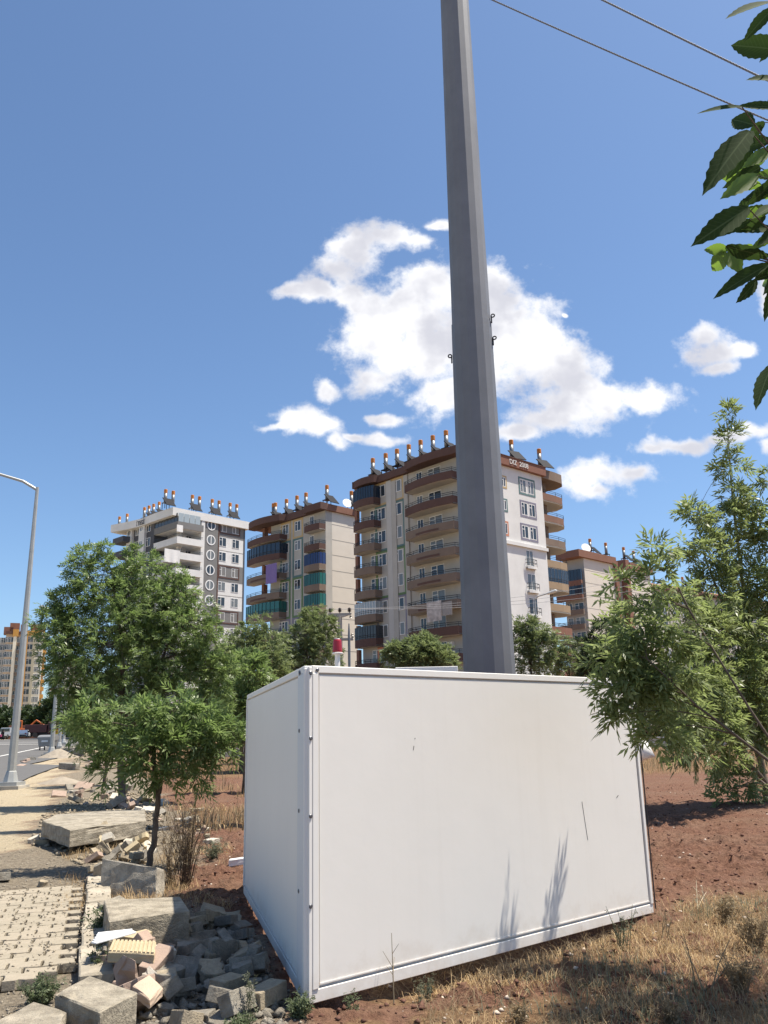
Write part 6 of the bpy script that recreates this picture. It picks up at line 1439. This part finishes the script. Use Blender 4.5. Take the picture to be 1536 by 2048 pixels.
# gravel and clods: too many to count
def rocks(name, label, n, fn, smin, smax, m, seed, cat='gravel'):
    r_ = np.random.default_rng(seed)
    base = np.array([[1, 0, 0], [-.5, .87, 0], [-.5, -.87, 0], [.3, .2, .9], [0, 0, -.8], [-.5, .1, .6]], float)
    tri = np.array([[0, 1, 3], [1, 5, 3], [1, 2, 5], [2, 3, 5], [2, 0, 3], [1, 0, 4], [2, 1, 4], [0, 2, 4]])
    P = fn(r_, n); n = len(P); s = smin+(smax-smin)*r_.random(n)**3
    V = base[None]*s[:, None, None]*r_.uniform(.6, 1.3, (n, 6, 3)); a = r_.uniform(0, 6.28, n); c, si = np.cos(a)[:, None], np.sin(a)[:, None]
    V = np.stack([V[..., 0]*c-V[..., 1]*si, V[..., 0]*si+V[..., 1]*c, V[..., 2]*0.7], -1)
    zz = gz(P[:, 0], P[:, 1]); dk = (P[:, 0]-K0.x)*kn.x+(P[:, 1]-K0.y)*kn.y; onp = (P[:, 1] > 6.7) & (P[:, 1] < 10.6)
    zz = np.where(onp & (dk < -0.02), np.maximum(zz, 0.006), zz); zz = np.where(onp & (dk >= -0.02) & (dk < 0.24), 0.064, zz)
    V += np.stack([P[:, 0], P[:, 1], zz+s*0.25], -1)[:, None]
    o = link(name, np_mesh(name, V.reshape(-1, 3), (tri[None]+(np.arange(n)*6)[:, None, None]).reshape(-1, 3)), m); tag(o, label, cat, kind='stuff'); return o
def spread_pts(r_, n, x0, x1, y0, y1, fn):
    y = y0*(y1/y0)**r_.random(n*4); x = x0+(x1-x0)*r_.random(n*4); x = x*(y/8.0)
    w = fn(x, y); k = r_.random(n*4) < w; return np.stack([x[k], y[k]], -1)[:n]
def pavz(x, y): 
    d = (x-K0.x)*kn.x+(y-K0.y)*kn.y; return d < 0
rocks('gravel', 'fine gravel and rubble crumbs over the dusty pavement', 10000, lambda r_, n: spread_pts(r_, n, -5.0, 0.2, 5.3, 26, lambda x, y: zones(x, y)[1]*0.9+zones(x, y)[0]*0.25), 0.003, 0.020, mat('gravel', (0.29, 0.25, 0.195), 0.95, 0.3, 3), 5)
rocks('earth_clods', 'red earth clods of the bare ground round the enclosure', 11000, lambda r_, n: spread_pts(r_, n, -2.5, 5, 5.0, 26, lambda x, y: (1-zones(x, y)[0]-zones(x, y)[1])*(1-0.6*zones(x, y)[2])), 0.004, 0.036, mat('clod', (0.125, 0.062, 0.044), 0.95, 0.35, 3), 6, 'soil')
rocks('pale_pebbles', 'pale pebbles scattered on the red earth', 900, lambda r_, n: spread_pts(r_, n, -2.5, 5, 5.0, 24, lambda x, y: (1-zones(x, y)[0]-zones(x, y)[1])*0.5), 0.005, 0.03, mat('pebble', (0.55, 0.46, 0.38), 0.95, 0.2, 3), 7)

SHP = [flatG(x, y, 0.0) for x, y in ((185, 1890), (345, 1850), (440, 1820), (485, 1840), (560, 1975), (575, 2060), (60, 2060), (180, 1960))]
def heap_pts(r_, n):
    x = r_.uniform(-3.0, -0.5, n*6); y = r_.uniform(5.3, 9.2, n*6); k = np.array([in_poly(a, b2, SHP) for a, b2 in zip(x, y)]); return np.stack([x[k], y[k]], -1)[:n]
rocks('rubble_crumbs', 'small concrete crumbs filling the gaps between the heaped blocks', 2600, heap_pts, 0.008, 0.06, MATS['paver_grey'], 8, 'rubble')
TRP = [flatG(x, y, 0.0) for x, y in ((120, 1560), (230, 1560), (340, 1612), (300, 1735), (170, 1740), (60, 1690))]
def heap_pts2(r_, n):
    x = r_.uniform(-9, -2.5, n*8); y = r_.uniform(10.5, 32, n*8); k = np.array([in_poly(a, b2, TRP) for a, b2 in zip(x, y)]); return np.stack([x[k], y[k]], -1)[:n]
rocks('rubble_crumbs', 'broken crumbs and mortar strewn along the rubble strip by the trees', 2600, heap_pts2, 0.008, 0.07, MATS['paver_tan'], 9, 'rubble')
# ------------------------------------------------------------------ straw, weeds, shrubs and the near overhanging tree
def blades(name, label, P, h, w, m, seed, lean=0.6, flat=0.0, kind='stuff', cat='grass', seg=2):
    r_ = np.random.default_rng(seed); n = len(P); hh = h*r_.uniform(.4, 1.3, n); a = r_.uniform(0, 6.28, n); ln = lean*r_.random(n)+flat
    d = np.stack([np.cos(a), np.sin(a), np.zeros(n)], -1); s = np.stack([-np.sin(a), np.cos(a), np.zeros(n)], -1)*(w*r_.uniform(.6, 1.3, n))[:, None]
    b = np.stack([P[:, 0], P[:, 1], gz(P[:, 0], P[:, 1])], -1)
    up_ = np.array([0, 0, 1.0])
    c1 = np.cos(ln*0.6)[:, None]*up_+np.sin(ln*0.6)[:, None]*d; c2 = np.cos(ln*1.5)[:, None]*up_+np.sin(ln*1.5)[:, None]*d
    m1 = b+c1*(hh*.5)[:, None]; t = m1+c2*(hh*.5)[:, None]; t[:, 2] = np.maximum(t[:, 2], b[:, 2]+0.004)
    V = np.stack([b-s, b+s, m1+s*.7, m1-s*.7, t], 1).reshape(-1, 3); i = np.arange(n)*5
    F = np.concatenate([np.stack([i, i+1, i+2], -1), np.stack([i, i+2, i+3], -1), np.stack([i+3, i+2, i+4], -1)])
    o = link(name, np_mesh(name, V, F), m); tag(o, label, cat, kind=kind); return o
M_straw = leaf_mat('straw', (0.26, 0.17, 0.085), (0.52, 0.38, 0.21), 0.25, 0.7)
M_straw2 = leaf_mat('dull_straw', (0.15, 0.11, 0.065), (0.30, 0.23, 0.14), 0.25, 0.8)
M_weed = leaf_mat('weed_green', (0.07, 0.095, 0.045), (0.15, 0.18, 0.095), 0.3, 0.6)
M_weedg = leaf_mat('weed_greygreen', (0.10, 0.11, 0.07), (0.20, 0.205, 0.14), 0.3, 0.7)
def patches(r_, n, x0, x1, y0, y1, fn, cl=0.0, sc=1.2, seed=60):
    y = y0*(y1/y0)**r_.random(n*6); x = x0+(x1-x0)*r_.random(n*6); x = x*(y/8.0)
    w = fn(x, y)*sstep(cl, cl+0.18, fbm(x*sc, y*sc, seed, 4)); k = r_.random(n*6) < w; return np.stack([x[k], y[k]], -1)[:n]
r_ = np.random.default_rng(12)
front = lambda x, y: (1-sstep(-0.1, 0.9, y-(6.30+0.62*(x+0.2))))*sstep(-0.8, -0.3, x)
blades('dry_grass', 'flattened yellow straw in front of the enclosure', patches(r_, 9000, -1, 4.2, 4.3, 11, front, 0.44, 1.4), 0.13, 0.0022, M_straw, 1, 1.0, 0.7)
blades('dry_grass', 'dull brown dead grass at the lower right', patches(r_, 7000, 0.2, 4.6, 4.3, 11, front, 0.42, 0.9, 80), 0.15, 0.002, M_straw2, 2, 0.9, 0.4)
blades('weedy_ground_cover', 'low grey green weeds at the lower right', patches(r_, 5000, 0.6, 4.6, 4.3, 10.5, lambda x, y: front(x, y)*sstep(0.2, 2.2, x-0.1*(y-5)), 0.48, 1.3, 33), 0.10, 0.003, M_weedg, 3, 0.9, 0.2, cat='weeds')
blades('dry_grass', 'dry grass strip along the far edge of the field', patches(r_, 15000, -2.6, 5.4, 15.5, 58, lambda x, y: zones(x, y)[2], 0.25, 0.5, 44), 0.42, 0.009, M_straw2, 4, 0.7, 0.1)
blades('dry_grass', 'pale straw wisps over the field', patches(r_, 7000, -2.6, 5.4, 15.5, 55, lambda x, y: zones(x, y)[2], 0.35, 0.7, 47), 0.25, 0.008, M_straw, 5, 0.8, 0.4)
blades('dry_grass', 'thin dead grass between the young ash and the enclosure', patches(r_, 3000, -2.9, -1.4, 9.0, 14, lambda x, y: 1-zones(x, y)[0], 0.42, 1.2, 51), 0.16, 0.0022, M_straw, 6, 0.9, 0.5)
def weed(name, label, base, h, n, spread, leafm, seed, leaf=0.02, nleaf=14, stem_r=0.0018, stemm=None, curve=0.25, cat='weed', twiggy=0):
    r_ = random.Random(seed); root = empty(name, base); tag(root, label, cat); q = MB(); TP, TD = [], []
    for i in range(n):
        a = r_.uniform(0, 6.28); l = h*r_.uniform(.55, 1.1); sp = spread*r_.random()
        p0 = Vector((r_.uniform(-.03, .03), r_.uniform(-.03, .03), -0.01))*(1+h); d = Vector((math.cos(a)*sp, math.sin(a)*sp, 1)).normalized()
        p1 = p0+d*l*.5; p2 = p1+(d+Vector((math.cos(a), math.sin(a), 0.2))*curve*r_.random()).normalized()*l*.5
        q.tube([p0, p1, p2], [stem_r*1.4, stem_r, stem_r*.5], 4, cap=False)
        for k in range(twiggy):
            t = r_.uniform(.35, .95); s = p0.lerp(p1, t*2) if t < .5 else p1.lerp(p2, t*2-1); a2 = r_.uniform(0, 6.28)
            e = s+Vector((math.cos(a2)*.6, math.sin(a2)*.6, .8)).normalized()*l*r_.uniform(.12, .3); q.tube([s, e], [stem_r*.7, stem_r*.4], 3, cap=False)
            if leafm: TP.append(e); TD.append((e-s).normalized())
        if leafm:
            for k in range(nleaf):
                t = r_.uniform(.15, 1); s = p0.lerp(p1, t*2) if t < .5 else p1.lerp(p2, t*2-1); a2 = r_.uniform(0, 6.28)
                TP.append(s); TD.append(Vector((math.cos(a2), math.sin(a2), .5)))
    q.build('stem', stemm or M_stem, root)
    if TP:
        V, F = foliage(np.array([tuple(p) for p in TP]), np.array([tuple(p) for p in TD]), 1, 1, leaf, leaf*.35, leaf*.8, rs=np.random.default_rng(seed))
        link('foliage', np_mesh('foliage', V, F), leafm, root)
    return root
M_stem = mat('dry_stem', (0.24, 0.19, 0.12), 0.9, 0.2, 20); M_stemg = mat('green_stem', (0.13, 0.14, 0.08), 0.9, 0.2, 20); M_stemd = mat('dark_stem', (0.13, 0.095, 0.065), 0.9, 0.2, 20)
weed('dry_shrub', 'wispy dry shrub growing between the young ash and the enclosure', G(372, 1772), 0.95, 46, 0.42, M_straw2, 1, 0.03, 7, 0.0035, M_stemd, 0.3, 'shrub', 4)
weed('dry_shrub', 'second dry shrub just behind, left of the wispy one', G(340, 1764), 0.6, 26, 0.5, M_straw2, 2, 0.03, 6, 0.003, M_stemd, 0.3, 'shrub', 3)
weed('weed', 'pale green weed patch on the red earth left of the enclosure', G(425, 1722), 0.32, 40, 1.2, M_weedg, 3, 0.03, 10, 0.002, M_stemg)
weed('weed', 'green weed at the foot of the enclosure corner', G(596, 2040), 0.14, 26, 0.9, M_weed, 4, 0.022, 16, 0.0014, M_stemg)
weed('weed', 'upright silvery weed in the shadow left of the enclosure corner', G(500, 2046), 0.30, 4, 0.25, M_weedg, 5, 0.022, 22, 0.002, M_stemg)
weed('weed', 'low green weed at the bottom edge below the shaded rubble', G(480, 2058), 0.10, 30, 1.3, M_weed, 6, 0.02, 14, 0.0014, M_stemg)
weed('weed', 'bushy green weed between the foreground concrete blocks', G(82, 1992), 0.20, 60, 1.1, M_weed, 7, 0.022, 18, 0.0016, M_stemg)
weed('weed', 'green grass tuft between the kerb and the flat kerb stone', G(200, 1870), 0.30, 40, 0.5, M_weed, 8, 0.035, 8, 0.0016, M_stemg)
weed('weed', 'thin green tuft beside the kerb below the white strips', G(193, 1945), 0.26, 26, 0.5, M_weed, 9, 0.03, 8, 0.0016, M_stemg)
weed('dry_twig', 'single tall dry twig standing before the long panel', G(778, 1988), 0.46, 1, 0.35, None, 13, stem_r=0.0035, stemm=M_stem, curve=0.2, cat='twig', twiggy=4)
weed('weed', 'small green sprout before the long panel near its left end', G(702, 2012), 0.14, 6, 0.4, M_weed, 11, 0.016, 14, 0.0014, M_stemg)
weed('weed', 'grey weed with stiff stems before the middle of the long panel', G(850, 1982), 0.18, 12, 0.5, M_weedg, 12, 0.018, 12, 0.0014, M_stemg)
weed('weed', 'stiff stemmed weed before the right part of the long panel', G(1248, 1902), 0.36, 9, 0.35, M_weedg, 14, 0.02, 10, 0.003, M_stemg)
weed('weed', 'dry leaning stalk near the lower right corner of the long panel', G(1330, 1880), 0.34, 5, 0.5, None, 15, 0.02, 10, 0.0025, M_stem, 0.5, twiggy=4)
weed('dry_twig', 'pale forked dry twigs lying in the dead grass at the lower right', G(1410, 1985), 0.36, 4, 0.9, None, 16, stem_r=0.0035, stemm=M_stem, curve=0.3, cat='twig', twiggy=3)
weed('dry_twig', 'bleached twigs on the red earth right of the enclosure corner', G(1400, 1818), 0.3, 4, 1.6, None, 18, stem_r=0.004, stemm=mat('bleached', (0.5, 0.42, 0.3), 0.9, 0.1, 9), curve=0.3, cat='twig', twiggy=2)
for k, (px, py, lab) in enumerate(((1455, 1850, 'dry brown brush at the right edge of the dead grass'), (1510, 1900, 'tall dry brown brush at the right picture edge'), (1480, 1985, 'dry brown brush in the lower right corner'), (1340, 2050, 'dry brown brush at the bottom edge right of centre'), (1040, 2046, 'low dry weeds at the bottom edge below the enclosure'))):
    weed('brush', lab, G(px, py), (0.24, 0.30, 0.24, 0.16, 0.12)[k], (36, 44, 36, 26, 22)[k], 0.8, M_straw2, 30+k, 0.024, 6, 0.0018, M_stem, 0.4, 'brush', 3)
# ---- near tree: trunk outside the frame, a bough with big serrated leaves hanging in
M_big = leaf_mat('big_leaf_backlit', (0.022, 0.040, 0.012), (0.045, 0.075, 0.022), 0.28, 0.8); MATS['big_leaf_backlit'].node_tree.nodes['Principled BSDF'].inputs['Specular IOR Level'].default_value = 0.12; M_bigy = leaf_mat('big_leaf_sunlit', (0.10, 0.165, 0.03), (0.14, 0.21, 0.05), 0.5, 0.4)  # dark copy carries backlight in its colour, bright copy carries sun
for lm_ in (M_big, M_bigy):          # pale midrib and side veins
    nt_ = lm_.node_tree; N_ = nt_.nodes.new; L_k = nt_.links.new; pb = nt_.nodes['Principled BSDF']; src_ = pb.inputs['Base Color'].links[0].from_socket
    tc_ = N_('ShaderNodeTexCoord'); sp_ = N_('ShaderNodeSeparateXYZ'); L_k(tc_.outputs['Object'], sp_.inputs[0])
    ab = N_('ShaderNodeMath'); ab.operation = 'ABSOLUTE'; L_k(sp_.outputs[1], ab.inputs[0])
    mr_ = N_('ShaderNodeMapRange'); L_k(ab.outputs[0], mr_.inputs['Value']); mr_.inputs['From Min'].default_value = 0.004; mr_.inputs['From Max'].default_value = 0.013; mr_.inputs['To Min'].default_value = 0.75; mr_.inputs['To Max'].default_value = 0.0
    ph_ = N_('ShaderNodeMath'); ph_.operation = 'MULTIPLY_ADD'; L_k(ab.outputs[0], ph_.inputs[0]); ph_.inputs[1].default_value = -1.1; L_k(sp_.outputs[0], ph_.inputs[2])
    wv_ = N_('ShaderNodeMath'); wv_.operation = 'MULTIPLY'; L_k(ph_.outputs[0], wv_.inputs[0]); wv_.inputs[1].default_value = 75.0
    sn_ = N_('ShaderNodeMath'); sn_.operation = 'SINE'; L_k(wv_.outputs[0], sn_.inputs[0])
    m2_ = N_('ShaderNodeMapRange'); L_k(sn_.outputs[0], m2_.inputs['Value']); m2_.inputs['From Min'].default_value = 0.75; m2_.inputs['From Max'].default_value = 1.0; m2_.inputs['To Max'].default_value = 0.28
    mxv = N_('ShaderNodeMath'); mxv.operation = 'MAXIMUM'; L_k(mr_.outputs[0], mxv.inputs[0]); L_k(m2_.outputs[0], mxv.inputs[1])
    mc_ = N_('ShaderNodeMix'); mc_.data_type = 'RGBA'; L_k(mxv.outputs[0], mc_.inputs['Factor']); L_k(src_, mc_.inputs['A']); mc_.inputs['B'].default_value = (0.13, 0.17, 0.075, 1); L_k(mc_.outputs['Result'], pb.inputs['Base Color'])
def big_leaf_mesh(seed, wr):
    r_ = random.Random(seed); n = 15; vs, fs = [], []
    for i in range(n+1):
        t = i/n; w = wr*(math.sin(math.pi*min(1, t*0.93+0.05)**0.85))*(1-t*0.12); w = max(0.0, w) if i < n else 0.0
        saw = 0.012 if i % 2 else -0.006
        zc = 0.10*t*t*(-1); cup = 0.25*w
        vs += [(t, -(w+saw*(0 < i < n)), zc+cup), (t, -(w+saw)*0.5*(0 < i < n), zc+cup*0.35), (t, 0, zc), (t, (w+saw)*0.5*(0 < i < n), zc+cup*0.35), (t, w+saw*(0 < i < n), zc+cup)]
    for i in range(n):
        for j in range(4): a = i*5+j; fs.append((a, a+1, a+6, a+5))
    me = bpy.data.meshes.new('leaf'); me.from_pydata(vs, [], fs); me.polygons.foreach_set('use_smooth', [True]*len(fs)); me.update(); return me
BLM = [big_leaf_mesh(i, w) for i, w in enumerate((0.15, 0.17, 0.20))]; BLR = big_leaf_mesh(9, 0.27)
for me in BLM+[BLR]: me.materials.append(None)
nt_base = Vector((2.35, 1.3, gz1(2.35, 1.3)))
LZ = [  # base pixel, tip pixel, distance, roll, sunlit, round
    (1545, 4, 1452, 24, 1.45, 1.35, 0, 0), (1548, 14, 1487, 78, 1.5, 0.5, 0, 0), (1560, 100, 1456, 86, 1.55, 0.3, 0, 0), (1560, 160, 1496, 152, 1.5, 1.2, 0, 0), (1484, 214, 1394, 219, 1.5, 1.3, 0, 0), (1508, 250, 1457, 234, 1.6, 0.3, 0, 0),
    (1500, 262, 1406, 375, 1.45, 0.5, 0, 0), (1556, 216, 1474, 206, 1.5, 0.9, 0, 0), (1530, 318, 1444, 342, 1.7, 0.2, 1, 0), (1520, 335, 1453, 374, 1.65, -0.2, 0, 0), (1522, 372, 1434, 352, 1.7, -0.3, 1, 0), (1560, 372, 1480, 397, 1.5, 0.8, 0, 0),
    (1496, 416, 1389, 483, 1.45, 0.3, 0, 0), (1456, 498, 1407, 500, 1.6, 0.0, 1, 1), (1454, 505, 1420, 545, 1.6, 0.2, 1, 1), (1456, 505, 1482, 543, 1.6, -0.3, 1, 1), (1452, 492, 1545, 520, 1.5, 0.5, 0, 0), (1536, 530, 1421, 591, 1.5, 0.9, 0, 0), (1545, 728, 1506, 812, 1.5, 0.7, 0, 0),
    (1500, 440, 1440, 470, 1.6, 0.4, 0, 0), (1530, 430, 1470, 470, 1.65, -0.4, 0, 0), (1540, 300, 1490, 330, 1.6, 0.2, 1, 0), (1560, 460, 1500, 500, 1.6, 0.1, 1, 0), (1500, 396, 1470, 440, 1.55, 0.6, 0, 0), (1550, 410, 1506, 430, 1.5, 0.9, 0, 0),
    (1560, 560, 1524, 640, 1.55, 0.7, 0, 0), (1530, 245, 1490, 280, 1.62, 0.4, 0, 0), (1560, 345, 1510, 352, 1.58, 0.0, 1, 0), (1580, 60, 1520, 120, 1.6, 0.3, 0, 0), (1600, 200, 1540, 260, 1.6, 0.3, 0, 0), (1600, 420, 1545, 470, 1.6, 0.3, 0, 0), (1610, 520, 1550, 560, 1.6, 0.3, 0, 0), (1600, 700, 1530, 752, 1.6, 0.4, 1, 0)]
rl_ = random.Random(44)
for k in range(18):
    x_, y_ = rl_.uniform(1505, 1590), rl_.uniform(235, 575); LZ.append((x_, y_, x_-rl_.uniform(30, 75), y_+rl_.uniform(-5, 70), rl_.uniform(1.5, 1.75), rl_.uniform(-.4, 1.1), rl_.random() < 0.22, 0))
for k in range(34):
    x_, y_ = rl_.uniform(1600, 1820), rl_.uniform(150, 640); LZ.append((x_, y_, x_+rl_.uniform(-70, 40), y_+rl_.uniform(-20, 80), rl_.uniform(1.5, 1.75), rl_.uniform(-.4, 1.1), rl_.random() < 0.22, 0))
ntree = empty('overhanging_tree', nt_base); tag(ntree, 'near tree at the right whose big serrated leaves hang into the top right', 'tree')
bough_hub = [at(1640, 120, 1.7), at(1620, 260, 1.7), at(1610, 400, 1.65), at(1620, 560, 1.65), at(1640, 700, 1.65)]
q = MB(); tb = nt_base
q.tube([Vector((0, 0, -.1)), Vector((0.05, 0, 1.2)), Vector((0.0, 0.1, 2.2)), Vector((0.1, 0.3, 3.4)), Vector((0.2, 0.1, 4.8))], [0.11, 0.085, 0.075, 0.06, 0.02], 8)
q.tube([Vector((0, 0.1, 2.3)), at(1760, 330, 1.6)-tb, at(1640, 330, 1.66)-tb], [0.022, 0.010, 0.006], 6)
for h in bough_hub: q.tube([at(1700, 330, 1.63)-tb, h-tb], [0.008, 0.004], 5)
for b0x, b0y, tx, ty, Yd, ro, sunny, rnd in LZ:
    a = at(b0x, b0y, Yd)
    h = min(bough_hub, key=lambda v: (v-a).length); q.tube([h-tb, (h+a)/2-tb+Vector((0, 0, .01)), a-tb], [0.003, 0.0018, 0.0012], 4, cap=False)
q.build('trunk', M_bark, ntree, smooth=True)
for k, (b0x, b0y, tx, ty, Yd, ro, sunny, rnd) in enumerate(LZ):
    a, t = at(b0x, b0y, Yd), at(tx, ty, Yd-0.03+0.05*(k % 3)); d = t-a; me = BLR if rnd else BLM[k % 3]
    o = bpy.data.objects.new('leaf', me); COL.objects.link(o); o.parent = ntree
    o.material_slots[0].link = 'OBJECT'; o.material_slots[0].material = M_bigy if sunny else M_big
    x = d.normalized(); view = ((a+t)/2-Vector((0, 0, EYE))).normalized()
    zax = (-view-x*(-view).dot(x)).normalized(); zax = Matrix.Rotation(ro, 3, x) @ zax; yax = zax.cross(x)
    mm = Matrix((x, yax, zax)).transposed().to_4x4(); l = d.length
    o.matrix_local = Matrix.Translation(a-tb) @ mm @ Matrix.Scale(l, 4)
# its crown stands above and right of the camera, outside the view
rs = np.random.default_rng(91); TP, TD = [], []
NC = ((2.7, 1.7, 4.6), (3.1, 1.0, 5.2), (2.4, 0.9, 5.4))
for c in NC:
    u = unit(rs.normal(0, 1, (90, 3))); TP.append(np.array(c)-np.array(tb)+u*rs.uniform(.3, 1.05, (90, 1))*0.75); TD.append(u)
V, F = foliage(np.concatenate(TP), np.concatenate(TD), 6, 3, 0.095, 0.03, 0.17, rs=rs); link('crown', np_mesh('crown', V, F), M_leaf_ash, ntree)
q = MB()
for c in NC: q.tube([Vector((0.1, 0.3, 3.4)), (Vector((0.1, 0.3, 3.4))+Vector(c)-tb)/2+Vector((0, 0, .2)), Vector(c)-tb], [0.03, 0.02, 0.008], 5)
q.build('limb', M_bark, ntree, smooth=True)
